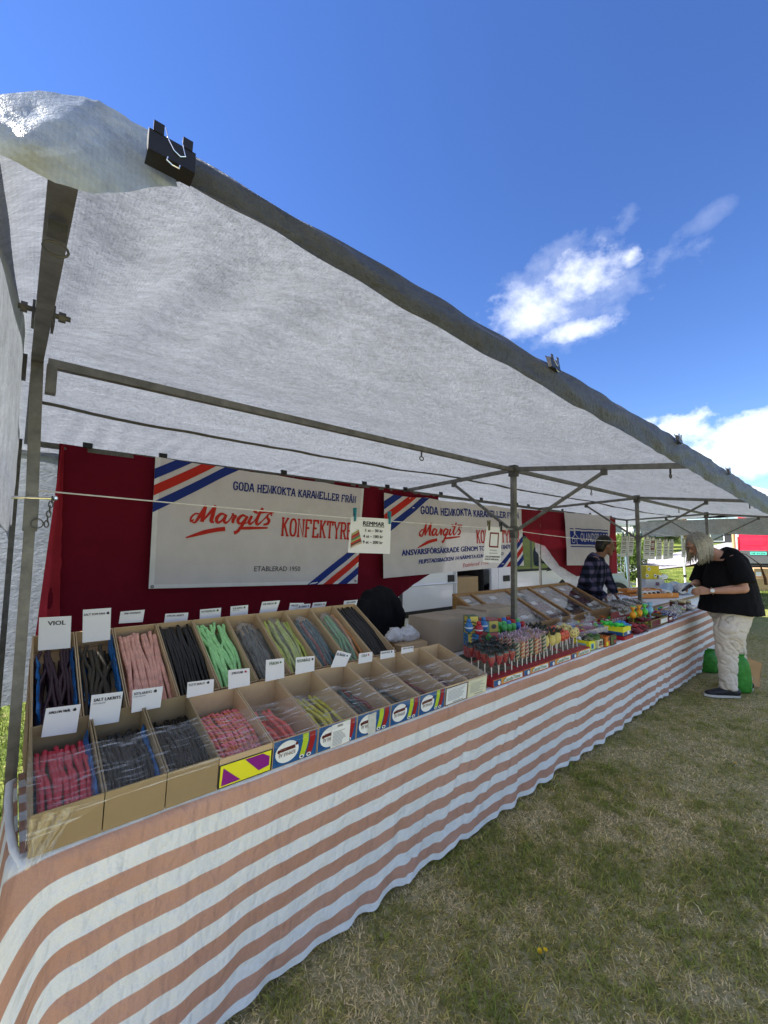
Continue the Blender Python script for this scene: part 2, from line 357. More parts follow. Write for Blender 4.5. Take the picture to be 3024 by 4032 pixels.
def ground_mat():
    m = bpy.data.materials.new('meadow'); m.use_nodes = True; nt = m.node_tree; N = nt.nodes; L = nt.links
    b = N['Principled BSDF']; b.inputs['Roughness'].default_value = .95; b.inputs['Specular IOR Level'].default_value = .1
    tc = N.new('ShaderNodeTexCoord')
    def nz(s, d, st=(1, 1, 1)):
        mp = N.new('ShaderNodeMapping'); mp.inputs['Scale'].default_value = st; L.new(tc.outputs['Object'], mp.inputs[0])
        n = N.new('ShaderNodeTexNoise'); n.inputs['Scale'].default_value = s; n.inputs['Detail'].default_value = d; n.inputs['Roughness'].default_value = .65
        L.new(mp.outputs[0], n.inputs['Vector']); return n.outputs['Fac']
    def ramp(f, *st):
        r = N.new('ShaderNodeValToRGB'); e = r.color_ramp.elements
        for i, (p, c) in enumerate(st):
            k = e[i] if i < 2 else e.new(p); k.position = p; k.color = (*c, 1)
        L.new(f, r.inputs[0]); return r.outputs[0]
    near = ramp(nz(34, 9), (.30, (.17, .145, .06)), (.70, (.58, .50, .32)), (.5, (.40, .36, .17)))
    far = ramp(nz(1.3, 9), (.34, (.075, .115, .022)), (.68, (.26, .27, .075)), (.5, (.135, .175, .036)))
    fine = ramp(nz(22, 6, (1, 1, 1)), (.3, (.45, .45, .4)), (.7, (1.35, 1.35, 1.3)))
    mu = N.new('ShaderNodeMixRGB'); mu.blend_type = 'MULTIPLY'; mu.inputs[0].default_value = 1; L.new(far, mu.inputs[1]); L.new(fine, mu.inputs[2])
    sp = N.new('ShaderNodeSeparateXYZ'); L.new(tc.outputs['Object'], sp.inputs[0])
    # dry trodden turf in front of the stall, greener lawn behind and beyond it
    a = N.new('ShaderNodeMapRange'); a.inputs[1].default_value = 8.; a.inputs[2].default_value = 13.; L.new(sp.outputs['X'], a.inputs[0])
    c = N.new('ShaderNodeMapRange'); c.inputs[1].default_value = 1.6; c.inputs[2].default_value = 3.0; L.new(sp.outputs['Y'], c.inputs[0])
    mxm = N.new('ShaderNodeMath'); mxm.operation = 'MAXIMUM'; L.new(a.outputs[0], mxm.inputs[0]); L.new(c.outputs[0], mxm.inputs[1])
    mi = N.new('ShaderNodeMixRGB'); L.new(mxm.outputs[0], mi.inputs[0]); L.new(near, mi.inputs[1]); L.new(mu.outputs[0], mi.inputs[2])
    L.new(mi.outputs[0], b.inputs['Base Color'])
    bp = N.new('ShaderNodeBump'); bp.inputs['Strength'].default_value = .8; bp.inputs['Distance'].default_value = .04
    L.new(nz(35, 6), bp.inputs['Height']); L.new(bp.outputs[0], b.inputs['Normal']); return m
def ground():
    mb = MB()
    def axis(lo, hi): 
        t = [0.]; s = .5
        while t[-1] < hi: t.append(t[-1]+s); s *= 1.09
        u = [0.]; s = .5
        while u[-1] > lo: u.append(u[-1]-s); s *= 1.16
        return sorted(set(u+t))
    xs, ys = axis(-90, 420), axis(-90, 420); w = len(xs)
    mb.add([(x, y, tz(x, y)) for y in ys for x in xs], [(j*w+i, j*w+i+1, (j+1)*w+i+1, (j+1)*w+i) for j in range(len(ys)-1) for i in range(w-1)])
    build(mb, 'ground', ground_mat(), smooth=True, kind='structure')
ground()
def vnoise(x, y, s, seed):
    rs = np.random.RandomState(seed); g = rs.rand(256, 256); x = x*s+1000; y = y*s+1000
    i = np.floor(x).astype(int); j = np.floor(y).astype(int); fx = x-i; fy = y-j; fx = fx*fx*(3-2*fx); fy = fy*fy*(3-2*fy); i %= 255; j %= 255
    return (g[i, j]*(1-fx)+g[i+1, j]*fx)*(1-fy)+(g[i, j+1]*(1-fx)+g[i+1, j+1]*fx)*fy
def grass(name, label, xy, hmin, hmax, wd, dry, seed, lean=(.5, 1.25), lush=False):
    rs = np.random.RandomState(seed); n = len(xy); x, y = xy[:, 0], xy[:, 1]
    z = np.array([tz(a, b) for a, b in xy]) if x.max() > 6.9 or y.max() > 7 else np.zeros(n)
    dn = .20*vnoise(x, y, 2.3, seed+1)+.36*vnoise(x, y, 7., seed+2)+.40*vnoise(x, y, 19, seed+3)
    d = np.clip((dn-.5)*2.6+dry+rs.randn(n)*.26, 0, 1)
    h = (hmin+(hmax-hmin)*rs.rand(n)**1.6)*(1.15-.5*d)*np.where(rs.rand(n) < .02, 2.2, 1); az = rs.rand(n)*2*pi+1.2*(vnoise(x, y, 1.7, seed+4)-.5)
    le = lean[0]+(lean[1]-lean[0])*rs.rand(n)+d*.25; le = np.minimum(le, 1.5)
    w = wd*(.6+.8*rs.rand(n))
    dx, dy = np.cos(az), np.sin(az); px, py = -dy, dx
    s1, c1 = np.sin(le*.6), np.cos(le*.6); s2, c2 = np.sin(np.minimum(le*1.3, 1.62)), np.cos(np.minimum(le*1.3, 1.62))
    V = np.zeros((n, 5, 3))
    b = np.stack([x, y, z-.004], 1); m = b+np.stack([dx*s1*h*.5, dy*s1*h*.5, c1*h*.5], 1); t = m+np.stack([dx*s2*h*.55, dy*s2*h*.55, c2*h*.55], 1)
    P = np.stack([px, py, np.zeros(n)], 1)*w[:, None]
    V[:, 0] = b-P*.5; V[:, 1] = b+P*.5; V[:, 2] = m+P*.42; V[:, 3] = m-P*.42; V[:, 4] = t; V[:, 4, 2] = np.maximum(V[:, 4, 2], z+.004)
    green = np.array([.29, .33, .07]) if not lush else np.array([.10, .15, .022]); olive = np.array([.54, .46, .14]); straw = np.array([.88, .72, .42])
    if lush: olive = np.array([.16, .185, .042])
    dd = d[:, None]; c = np.where(dd < .5, green+(olive-green)*dd*2, olive+(straw-olive)*(dd-.5)*2)
    c = c*(.62+.75*rs.rand(n, 1)); c4 = np.ones((n, 5, 4)); c4[:, :, :3] = c[:, None, :]
    me = bpy.data.meshes.new(name); me.vertices.add(n*5); me.vertices.foreach_set('co', V.astype(np.float32).ravel())
    base = (np.arange(n)*5)[:, None]; li = (base+np.array([[0, 1, 2, 3, 3, 2, 4]])).ravel()
    me.loops.add(n*7); me.loops.foreach_set('vertex_index', li.astype(np.int32))
    me.polygons.add(n*2); ls = (np.arange(n)*7)[:, None]+np.array([[0, 4]]); me.polygons.foreach_set('loop_start', ls.ravel().astype(np.int32))
    me.update(calc_edges=True)
    ca = me.attributes.new('Col', 'FLOAT_COLOR', 'POINT'); ca.data.foreach_set('color', c4.astype(np.float32).ravel())
    me.materials.append(GRASS); o = link(name, me); tag(o, label, 'grass', None, 'stuff'); return o
GRASS = attr_mat('grass_blades', transl=.42)
def scatter(n, x0, x1, y0, y1, seed, keep=None):
    rs = np.random.RandomState(seed); p = np.stack([x0+(x1-x0)*rs.rand(n), y0+(y1-y0)*rs.rand(n)], 1)
    return p if keep is None else p[keep(p[:, 0], p[:, 1])]
near = np.concatenate([scatter(125000, .2, 3.2, -.55, 1.62, 1), scatter(55000, 3.2, 6.2, -.4, 1.62, 2), scatter(22000, 6.2, 9.5, -.6, 1.7, 3), scatter(26000, 9.5, 16, -2., 2.6, 13),
                       scatter(9000, -.6, .4, -.4, 1.0, 14)])
grass('dry_grass', 'short dry trodden grass in front of the striped table', near, .014, .048, .0042, .70, 11, lean=(.7, 1.45))
back = np.concatenate([scatter(60000, 6.5, 18, 1.7, 10, 4), scatter(34000, -1.4, 2.2, 1.7, 7.5, 5), scatter(30000, 18, 34, -1, 12, 6), scatter(12000, 2.2, 6.5, 2.4, 4.4, 15)])
grass('lawn_grass', 'green sunny lawn behind the stall and round the van', back, .03, .085, .007, .16, 21, lean=(.3, 1.0), lush=True)
# yellow wild flowers
YEL = mat('petal_yellow', (.75, .48, .01), .6); STEM = mat('flower_stem', (.07, .11, .02), .6)
def flower(px, py, n, r, label):
    p = Z(px, py, .03); t = thing('wild_flower', label, 'flower', (p.x, p.y, 0), 'yellow flowers in the grass')
    for k in range(n):
        q = Vector((p.x+random.uniform(-1, 1)*r*2.2, p.y+random.uniform(-1, 1)*r*2.2, .035+random.random()*.02))
        s = MB(); s.tube([(p.x, p.y, 0), (p.x*.5+q.x*.5, p.y*.5+q.y*.5, .02), q], .0015, 5); build(s, 'stem', STEM, t)
        b = MB()
        for j in range(6):
            a = j*pi/3; u = Vector((cos(a), sin(a), .35)); v = Vector((-sin(a), cos(a), 0))
            b.poly([q, q+u*r*.6+v*r*.35, q+u*r, q+u*r*.6-v*r*.35])
        build(b, 'blossom', YEL, t)
flower(2137, 3745, 3, .010, 'yellow flower cluster low in the dry grass near the bottom edge')
flower(2880, 3003, 1, .012, 'small single yellow flower further out in the grass')
# grey road climbing behind
ROAD = mat('asphalt_grey', (.30, .30, .31), .9, var=.12, vs=3, bump=.2, bs=60)
def road():
    mb = MB(); L_ = []
    cl = [(13.5, 11.0), (16, 9.8), (20, 8.6), (25, 7.6), (32, 6.9), (42, 6.4), (55, 6.0), (75, 5.5)]
    wds = [4.5, 4.2, 3.6, 3.2, 3.2, 3.4, 3.4, 3.4]
    for i, (x, y) in enumerate(cl):
        a = Vector(cl[max(i-1, 0)]); b = Vector(cl[min(i+1, len(cl)-1)]); d = (b-a).normalized(); n = Vector((-d.y, d.x))
        for k in range(7):
            q = Vector((x, y))+n*wds[i]*(k/6-.5); L_.append((q.x, q.y, tz(q.x, q.y)+.05))
    mb.add(L_, [(i*7+k, i*7+k+1, i*7+k+8, i*7+k+7) for i in range(len(cl)-1) for k in range(6)])
    build(mb, 'road', ROAD, smooth=True, kind='structure')
road()
# ------------------------------------------------------------------ the market stall: frame, roof tarp, cloths
STEEL = mat('galvanised_steel', (.17, .17, .165), .5, .6, var=.30, vs=18, bump=.12, bs=120)
STEELD = mat('dull_steel', (.10, .10, .098), .5, .5, var=.35, vs=22, bump=.15)
BLACK = mat('black_enamel', (.012, .012, .013), .32, 0, var=.2, vs=30)
CHROME = mat('bright_wire', (.75, .75, .76), .18, 1.0, var=.05)
YP = 1.87; YB = 3.16; YF = .60; PX = [.02, 3.03, 5.82, 9.26]; ZP = 2.14
def tarp_mat(name, col, tr, bump=.55, scale=1., rough=.6):
    m = bpy.data.materials.new(name); m.use_nodes = True; nt = m.node_tree; N = nt.nodes; L = nt.links
    b = N['Principled BSDF']; b.inputs['Roughness'].default_value = rough; b.inputs['Specular IOR Level'].default_value = .3
    tc = N.new('ShaderNodeTexCoord')
    def nz(s, d, st, rot=(0, 0, 0), r=.6):
        mp = N.new('ShaderNodeMapping'); mp.inputs['Scale'].default_value = st; mp.inputs['Rotation'].default_value = rot
        L.new(tc.outputs['Object'], mp.inputs[0]); n = N.new('ShaderNodeTexNoise'); n.inputs['Scale'].default_value = s*scale
        n.inputs['Detail'].default_value = d; n.inputs['Roughness'].default_value = r; L.new(mp.outputs[0], n.inputs['Vector']); return n.outputs['Fac']
    def m2(op, a, b_):
        n = N.new('ShaderNodeMath'); n.operation = op
        for i, q in enumerate((a, b_)):
            if isinstance(q, (int, float)): n.inputs[i].default_value = q
            else: L.new(q, n.inputs[i])
        return n.outputs[0]
    # woven tape: faint ribs both ways, crumple wrinkles and long drag lines
    def wave(sc, ang, dist):
        mp = N.new('ShaderNodeMapping'); mp.inputs['Rotation'].default_value = (0, 0, ang); L.new(tc.outputs['Object'], mp.inputs[0])
        w = N.new('ShaderNodeTexWave'); w.inputs['Scale'].default_value = sc; w.inputs['Distortion'].default_value = dist; w.inputs['Detail'].default_value = 2; w.inputs['Detail Scale'].default_value = .6
        L.new(mp.outputs[0], w.inputs['Vector']); return w.outputs['Fac']
    crump = nz(26, 6, (1, 1.5, 1.4), (0, 0, .6), .72); crump2 = nz(60, 4, (1, 1.6, 1), (0, 0, -.4)); long_ = nz(5, 4, (.6, 2.4, 1.6), (0, 0, .75))
    ribs = m2('ADD', wave(55, .02, 1.5), wave(55, pi/2, 1.5))
    h = m2('ADD', m2('ADD', m2('MULTIPLY', crump, .9), m2('MULTIPLY', crump2, .35)), m2('ADD', m2('MULTIPLY', long_, .7), m2('MULTIPLY', ribs, .010)))
    bp = N.new('ShaderNodeBump'); bp.inputs['Strength'].default_value = bump; bp.inputs['Distance'].default_value = .045; L.new(h, bp.inputs['Height'])
    cr = N.new('ShaderNodeValToRGB'); e = cr.color_ramp.elements; e[0].position = .33; e[1].position = .55
    e[0].color = (*[c*.74 for c in col], 1); e[1].color = (*[min(1, c*1.14) for c in col], 1)
    mixf = m2('ADD', m2('MULTIPLY', crump, .5), m2('ADD', m2('MULTIPLY', long_, .3), m2('MULTIPLY', ribs, .03)))  # light and dark of the wrinkles painted into the base colour too
    L.new(mixf, cr.inputs[0]); L.new(cr.outputs[0], b.inputs['Base Color']); L.new(bp.outputs[0], b.inputs['Normal'])
    t = N.new('ShaderNodeBsdfTranslucent'); L.new(cr.outputs[0], t.inputs[0]); L.new(bp.outputs[0], t.inputs['Normal'])
    mx = N.new('ShaderNodeMixShader'); mx.inputs[0].default_value = tr
    L.new(b.outputs[0], mx.inputs[1]); L.new(t.outputs[0], mx.inputs[2]); L.new(mx.outputs[0], N['Material Output'].inputs[0]); return m
TARP = tarp_mat('white_woven_tarp', (.51, .55, .63), .22, 1.3)
TARP_G = tarp_mat('grey_woven_tarp', (.42, .44, .48), .14)
TARP_B = tarp_mat('shaded_tarp_fold', (.10, .108, .125), .01, 1., rough=.45); TARP_C = tarp_mat('thin_silver_tarp', (.30, .345, .42), .06, .30, rough=.28)  # hem is the same tarp, its shade put into a darker colour
def stall_frame():
    t = thing('stall_frame', 'galvanised steel market stall frame with posts, rafters and slanting braces', 'stall frame', (3.03, YP, 0))
    def part(name, fn, m=STEEL):
        b = MB(); fn(b); return build(b, name, m, t)
    lean = [.035, .02, .03, .02]
    for i, x in enumerate(PX):
        xb = x+(.02 if i == 0 else -.05)
        if i == 0:
            part('post', lambda b: b.bar((x+.015, YP, 1.66), (x+.02, YP, -.02), .030, ref=(0, 1, 0)))
            part('post_extension', lambda b: b.bar((x, YP, ZP+.02), (x+.015, YP, 1.66), .034, ref=(0, 1, 0)))
            part('sleeve', lambda b: b.bar((x+.015, YP, 1.66), (x+.016, YP, 1.545), .039, ref=(0, 1, 0)))
        else:
            part('post', lambda b: b.bar((x, YP, ZP+.02), (xb, YP, -.02), .037, ref=(0, 1, 0)))
            part('post_clamp', lambda b: b.bar((x, YP, ZP+.035), (x, YP, ZP-.055), .060, ref=(0, 1, 0)), STEELD)
        part('back_post', lambda b: b.bar((x-.035, YB, 2.10), (x-.035, YB, -.02), .026, ref=(0, 1, 0)), STEELD)
        zb = 2.09; zf = 2.0
        part('rafter', lambda b: b.bar((x, YP, ZP+.0), (x, YB, zb), .030))
        part('front_rafter', lambda b: b.bar((x, YP, ZP+.005), (x, YF+.02, zf), .033))
        if i:
            for y2 in (YP-.70, YP+.62):
                zz = ZP+.0+(zf-ZP)*(YP-y2)/(YP-YF) if y2 < YP else ZP+(zb-ZP)*(y2-YP)/(YB-YP)
                part('brace', lambda b: b.bar((x-.01, YP, 1.63), (x, y2, zz-.03), .021))
                part('brace_bracket', lambda b: b.box((x, y2, zz-.03), (.034, .035, .045)), STEELD)
            part('post_collar', lambda b: b.bar((x-.008, YP, 1.68), (x-.01, YP, 1.585), .047, ref=(0, 1, 0)), STEELD)
    # folding joint of the near rafter
    yj = 1.37; zj = ZP+.005+(2.0-ZP)*(YP-yj)/(YP-YF)
    part('hinge_joint', lambda b: (b.box((PX[0]-.020, yj, zj-.004), (.006, .07, .048)), b.box((PX[0]+.020, yj, zj-.004), (.006, .07, .048)), b.tube([(PX[0]-.05, yj-.02, zj), (PX[0]+.055, yj-.02, zj)], .007, 8),
                                   b.tube([(PX[0]+.03, yj-.02, zj), (PX[0]+.045, yj-.02, zj)], .013, 6), b.tube([(PX[0]-.045, yj-.02, zj), (PX[0]-.032, yj-.02, zj)], .013, 6)), STEELD)
    for a, b_ in zip(PX[:-1], PX[1:]): part('purlin', lambda b: b.bar((a+.03, YP, ZP-.002), (b_-.03, YP, ZP-.002), .030))
    part('back_purlin', lambda b: b.bar((PX[0], YB, 2.085), (PX[3], YB, 2.085), .03), STEELD)
    part('socket_stub', lambda b: b.box((PX[0]+.042, YP, ZP-.06), (.03, .04, .10)))
    part('socket_plate', lambda b: b.box((PX[0]-.036, YP, ZP-.035), (.02, .05, .08)), STEELD)
    # safety pin on its chain, hanging at the telescope joint
    pin = part('locking_pin', lambda b: (b.tube([(PX[0]-.09, YP-.01, 1.652), (PX[0]+.075, YP-.02, 1.66)], .005, 8), b.ball((PX[0]+.075, YP-.02, 1.66), .010, 8)), CHROME)
    c0 = Vector((PX[0]+.068, YP-.025, 1.655))
    for k in range(6):
        p = c0+Vector((-.002*k, 0, -.017*k)); v = k % 2
        part('chain_link', lambda b: b.tube([p+Vector(((cos(a)*.006 if v else 0), (0 if v else cos(a)*.006), sin(a)*.012)) for a in [2*pi*j/10 for j in range(10)]], .0022, 5, closed=True), STEELD)
    part('ring', lambda b: b.tube([c0+Vector((-.035+cos(a)*.016, -.01, -.085+sin(a)*.016)) for a in [2*pi*j/14 for j in range(14)]], .002, 5, closed=True), STEELD)
    part('front_hook_ring', lambda b: b.tube([Vector((PX[0]+cos(a)*.016, .80, 2.0-.045+sin(a)*.011)) for a in [2*pi*j/14 for j in range(14)]], .0020, 6, closed=True), STEELD)
    part('hook_plate', lambda b: b.box((PX[0], .80, 1.985), (.024, .024, .016)), STEELD)
    for x, y, z in ((1.95, YP, ZP-.02), (4.5, YP, ZP-.02), (7.6, YP, ZP-.02), (3.03, .78, 2.0), (5.82, .8, 2.0)):
        part('hook', lambda b: (b.tube([(x, y, z), (x, y, z-.03)], .006, 6), b.tube([Vector((x+cos(a)*.018, y, z-.045+sin(a)*.012)) for a in [2*pi*j/12 for j in range(12)]], .004, 5, closed=True)), STEELD)
    return t
stall_frame()
# ---- roof
_top = [(-420, 560), (-200, 440), (0, 372), (150, 354), (350, 380), (390, 396), (583, 510), (784, 629), (1003, 757), (1512, 1048), (2180, 1440), (2680, 1735), (3000, 1940)]
_bot = [(-420, 690), (-200, 600), (0, 602), (219, 720), (365, 761), (510, 755), (620, 729), (711, 729), (820, 784), (1003, 875), (1185, 985), (1512, 1176), (2000, 1455), (2500, 1735), (3000, 2020)]
YH = YF-.015
_tp = [Y(*p, YH) for p in _top]; _bp = [Y(*p, YH) for p in _bot]
_fx = [p.x for p in _tp]+[11.]; _fz = [p.z for p in _tp]+[_tp[-1].z]; _gx = [p.x for p in _bp]+[11.]; _gz = [p.z for p in _bp]+[1.94]
def fz(x): return float(np.interp(x, _fx, _fz))
CLIPS_B = [.30, .72, 1.62, 2.46, 2.75, 3.0, 3.55, 4.3, 5.1, 5.4, 6.4, 7.4, 8.3]
def roofz(x, y):
    zf = fz(x); zm = ZP+.045; zb = 2.125
    if y < YP: t = (y-YF)/(YP-YF); z = zf+(zm-zf)*t; sag = .022*sin(pi*t)
    else: t = (y-YP)/(YB+.04-YP); z = zm+(zb-zm)*t; sag = .030*sin(pi*min(1, t))
    if y > YB-.02: z -= (y-YB+.02)*.55
    bay = min(abs(x-p) for p in PX); z -= sag*min(1, bay/.8)*.6
    z += .009*nz3(x*2.3, y*2.9, .3)+.004*nz3(x*7, y*6, 2.3)
    if y > 2.4:                         # gathered towards the clips along the back
        g = 0
        for c in CLIPS_B:
            d = x-c; g += math.exp(-(d/.22)**2)*cos(d*55*(1.2-.6*(y-2.4)))*.006*min(1, (y-2.4)/.5)
        z += g
    if x < .9 and y < 1.9: z += .016*sin(x*27+y*1.5+2*nz3(x*3, y*2, 4))*(1-max(0, x)/.9)*min(1, (1.9-y))*min(1, max(0, y-YF)*3.5)        # drag folds by the corner
    return z
def roof():
    t = thing('roof_tarp', 'long white woven tarpaulin roof stretched over the stall frame', 'tarpaulin', (3., YF, 2.05))
    b = MB(); XS = 10.4
    b.grid(lambda u, v: (-.06+(XS+.06)*u**1.35, YF+(YB+.15-YF)*v, roofz(-.06+(XS+.06)*u**1.35, YF+(YB+.15-YF)*v)), 300, 94)
    build(b, 'canopy', TARP, t, smooth=True)
    # folded front hem hanging along the eave: deep and ballooning at the near corner, rolled tight under the clips
    wx_ = [-.40, -.10, .00, .04, .085, .12, .135, .16, .24, .35, .6, 1.0, 1.13, 1.3, 1.7, 2.1, 2.35, 2.6, 3.2, 3.6, 4.2, 10.4]
    wd = [.10, .135, .17, .19, .165, .085, .068, .060, .058, .062, .070, .085, .074, .090, .105, .100, .085, .105, .10, .085, .1, .1]
    def hem(u, v):
        x = -.22+(XS+.22)*u**1.9; w = fz(x)+.004-float(np.interp(x, _gx, _gz))
        bal = math.exp(-((x-.02)/.07)**2)
        a = v*1.0; z0 = fz(x)+.004
        if v < .62: q = v/.62; yy = YF-.010-sin(pi*q)*(.016+.022*bal)-.008*q; zz = z0-w*q
        else: q = (v-.62)/.38; yy = YF-.022+.03*q; zz = z0-w+w*.55*q
        yy += .006*nz3(x*7, v*5, 1.)+(1-bal)*.003*sin(v*15+4*nz3(x*2.5, 0, 6.)); zz += .004*nz3(x*8, v*2, 9.)*(1-bal)
        def dl(ax, av, bx, bv):      # distance to a crease drawn on the fold
            dx_, dv_ = bx-ax, (bv-av)*.2; tt = min(1, max(0, ((x-ax)*dx_+(v-av)*.2*dv_)/(dx_*dx_+dv_*dv_))); return math.hypot(x-ax-dx_*tt, (v-av)*.2-dv_*tt)
        if x < .13 and v < .7: yy += min(1, v*7)*(-.022*math.exp(-dl(.043, .0, -.035, .30)/.020)+.014*math.exp(-dl(.046, .0, .085, .55)/.010)+.010*math.exp(-dl(-.06, .0, .0, .12)/.02))
        return (x, yy, zz)
    us = ((.112+.22)/(XS+.22))**(1/1.9)
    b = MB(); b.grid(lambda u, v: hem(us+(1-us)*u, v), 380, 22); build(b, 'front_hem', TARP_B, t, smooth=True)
    # the loose corner: a thin sheet folded into a few taut facets
    cp = [(-250, 450, .600), (0, 372, .598), (150, 354, .598), (330, 379, .597), (390, 398, .594), (583, 512, .588), (110, 560, .548), (250, 478, .556), (430, 480, .582), (500, 575, .578), (590, 640, .574), (-250, 600, .60), (0, 603, .575), (219, 721, .562), (365, 762, .560), (510, 756, .565), (622, 732, .572), (-20, 495, .572), (330, 612, .548), (660, 566, .584), (700, 735, .576)]
    cf = [(0, 1, 17), (0, 17, 11), (11, 17, 12), (1, 2, 6), (1, 6, 17), (17, 6, 12), (2, 3, 7), (2, 7, 6), (3, 4, 7), (4, 8, 7), (7, 8, 18), (8, 9, 18), (7, 18, 6), (6, 18, 13), (6, 13, 12), (18, 14, 13), (18, 9, 15), (18, 15, 14), (9, 10, 16), (9, 16, 15), (4, 5, 8), (5, 9, 8), (5, 10, 9), (5, 19, 10), (19, 20, 10), (10, 20, 16)]
    bm = bmesh.new(); bv = [bm.verts.new(Y(*p)) for p in cp]; [bm.faces.new([bv[i] for i in f]) for f in cf]
    bmesh.ops.recalc_face_normals(bm, faces=bm.faces); bmesh.ops.subdivide_edges(bm, edges=bm.edges, cuts=5, use_grid_fill=True); bmesh.ops.triangulate(bm, faces=bm.faces)
    for _ in range(5): bmesh.ops.smooth_vert(bm, verts=[v for v in bm.verts if not v.is_boundary], factor=.5, use_axis_x=True, use_axis_y=True, use_axis_z=True)
    b = MB(); b.add([v.co+Vector((0, .0030*nz3(v.co.x*45, 0, v.co.z*38)+.0015*nz3(v.co.x*120, 0, v.co.z*90), 0)) for v in bm.verts], [tuple(v.index for v in f.verts) for f in bm.faces] if not bm.verts.index_update() else []); bm.free()
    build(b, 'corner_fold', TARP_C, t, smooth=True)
    # wide grey strap sewn lengthways under the rear slope
    b = MB(); b.grid(lambda u, v: (.04+9.6*u, 2.42+.060*v+.018*sin(u*9)+.03*max(0, .06-u)*10, roofz(.04+9.6*u, 2.45)-.010-.012*max(0, nz3(u*14, 0, 0))), 220, 1)
    build(b, 'webbing_strap', mat('strap_grey', (.13, .13, .125), .8), t)
    # the tarp hanging over at the far end
    b = MB(); b.grid(lambda u, v: (9.95+.03*sin(u*22)+.05*v, YF+(YB-YF)*u, 2.10-.01-(.30+.02*sin(u*9))*v), 60, 8); build(b, 'end_flap', TARP_G, t, smooth=True)
    # grommets
    for x in (.86, 1.75): 
        b = MB(); b.tube([Vector((x+cos(a)*.008, YF-.022, fz(x)-.055+sin(a)*.006)) for a in [2*pi*j/12 for j in range(12)]], .0022, 5, closed=True); build(b, 'grommet', CHROME, t)
    return t
roof()
def side_tarp():
    t = thing('side_tarp', 'white tarpaulin wall hanging at the near end of the stall, sun shining through', 'tarpaulin', (-.1, 2.0, 1.))
    b = MB()     # short upper flap by the front
    def f1(u, v):
        y = .62+2.6*u; x = -.075+.055*min(1, (y-.6)/.9)-.004*sin(u*11)-.005*nz3(y*4, v*3, 0); zt = roofz(0, max(YF, y))-.01
        zb = 1.50+.03*sin(u*9)+.08*u
        return (x, y, zt+(zb-zt)*v)
    b.grid(f1, 60, 26); build(b, 'upper_flap', TARP, t, smooth=True)
    b = MB()
    def f2(u, v):
        y = 1.25+2.05*u; x = -.095-.02*sin(u*13+v*2)-.012*nz3(y*5, v*6, 2); zt = 1.68; zb = .54-.03*u+.02*sin(u*11)
        return (x, y, zt+(zb-zt)*v)
    b.grid(f2, 60, 60); build(b, 'lower_wall', TARP, t, smooth=True)
    b = MB()
    def f3(u, v):
        x = -.11+3.1*u; y = YB+.12+.02*sin(u*30+v)+.01*nz3(x*5, v*5, 7); zt = 2.11; zb = .56+.03*sin(u*17)
        return (x, y, zt+(zb-zt)*v)
    b.grid(f3, 90, 30); build(b, 'back_wall', TARP, t, smooth=True)
    b = MB(); b.grid(lambda u, v: (-.095+.004*v, 2.05+1.2*u, .93+.07*u-.028*v), 20, 1); build(b, 'reinforcing_band', mat('band_grey', (.28, .28, .29), .8), t)
side_tarp()
# ---- clips
def clip(p, w, d, up, out, label, name='binder_clip', group='black binder clips on the stall', handle=True):
    """a sprung steel clip: folded black body pinching along d, two wire handles"""
    p, d, up, out = Vector(p), Vector(d).normalized(), Vector(up).normalized(), Vector(out).normalized()
    t = thing(name, label, 'clip', p, group); h = w*.62; b = MB(); k = w/2
    prof = [(-.02, -h*.5), (h*.17, -h*.47), (h*.22, h*.42), (h*.10, h*.55), (-h*.10, h*.55), (-h*.22, h*.42), (-h*.17, -h*.47)]
    b.prism([p-d*k+out*a+up*c for a, c in prof], d*w); build(b, 'clip_body', BLACK, t)
    if handle:
        for s in (1, -1):
            for q in (-1, 1):
                b = MB(); b.prism([p+d*(q*k*.62-k*.22)+out*(s*h*.17)+up*(h*.40), p+d*(q*k*.62+k*.22)+out*(s*h*.17)+up*(h*.40), p+d*(q*k*.62+k*.22)+out*(s*h*.26)+up*(h*.78), p+d*(q*k*.62-k*.22)+out*(s*h*.26)+up*(h*.78)], out*(s*.05*w)); build(b, 'clip_lip', BLACK, t)
            b = MB(); e = [(-.17, .50), (-.10, .20), (.02, -.02), (.16, -.10), (.27, -.02), (.22, .20), (.20, .40)]
            if s < 0: e = [(-.10, -.30), (-.12, -.40), (.0, -.46), (.14, -.46), (.16, -.36)]
            b.tube([p+d*(a*w)+up*(c*w)+out*(s*h*.24 if s > 0 else h*.24) for a, c in e], w*.017, 6); build(b, 'wire_handle', CHROME, t)
    return t
cd = Vector((1, 0, 0)); co = Vector((-.15, -1, -.1))
clip(Y(676, 606, YF-.055), .053, (1, -.05, -.02), (.02, .15, 1), (-.05, -1, 0), 'large black binder clip pinching the tarp near the top left corner')
clip((1.135, YF-.035, fz(1.13)-.015), .052, (1, 0, 0), (0, .2, 1), co, 'black binder clip on the tarp edge above the middle of the stall')
clip((2.36, YF-.035, fz(2.36)-.018), .055, (1, 0, 0), (0, .2, 1), co, 'black binder clip on the tarp edge right of the cloud gap')
clip((3.45, YF-.035, fz(3.45)-.02), .055, (1, 0, 0), (0, .2, 1), co, 'small far binder clip on the tarp edge towards the right border')
where = {.30: 'left end of the red curtain', .72: 'top left corner of the first white banner', 1.62: 'middle of the first white banner', 2.46: 'top right corner of the first white banner', 2.75: 'top left corner of the second banner',
         3.0: 'second banner beside the rafter end', 3.55: 'second banner above the blue headline', 4.3: 'second banner right of its middle', 5.1: 'right end of the second banner', 5.4: 'red cloth between the banners', 6.4: 'top left of the third banner', 7.4: 'third banner above the seller', 8.3: 'right end of the third banner'}
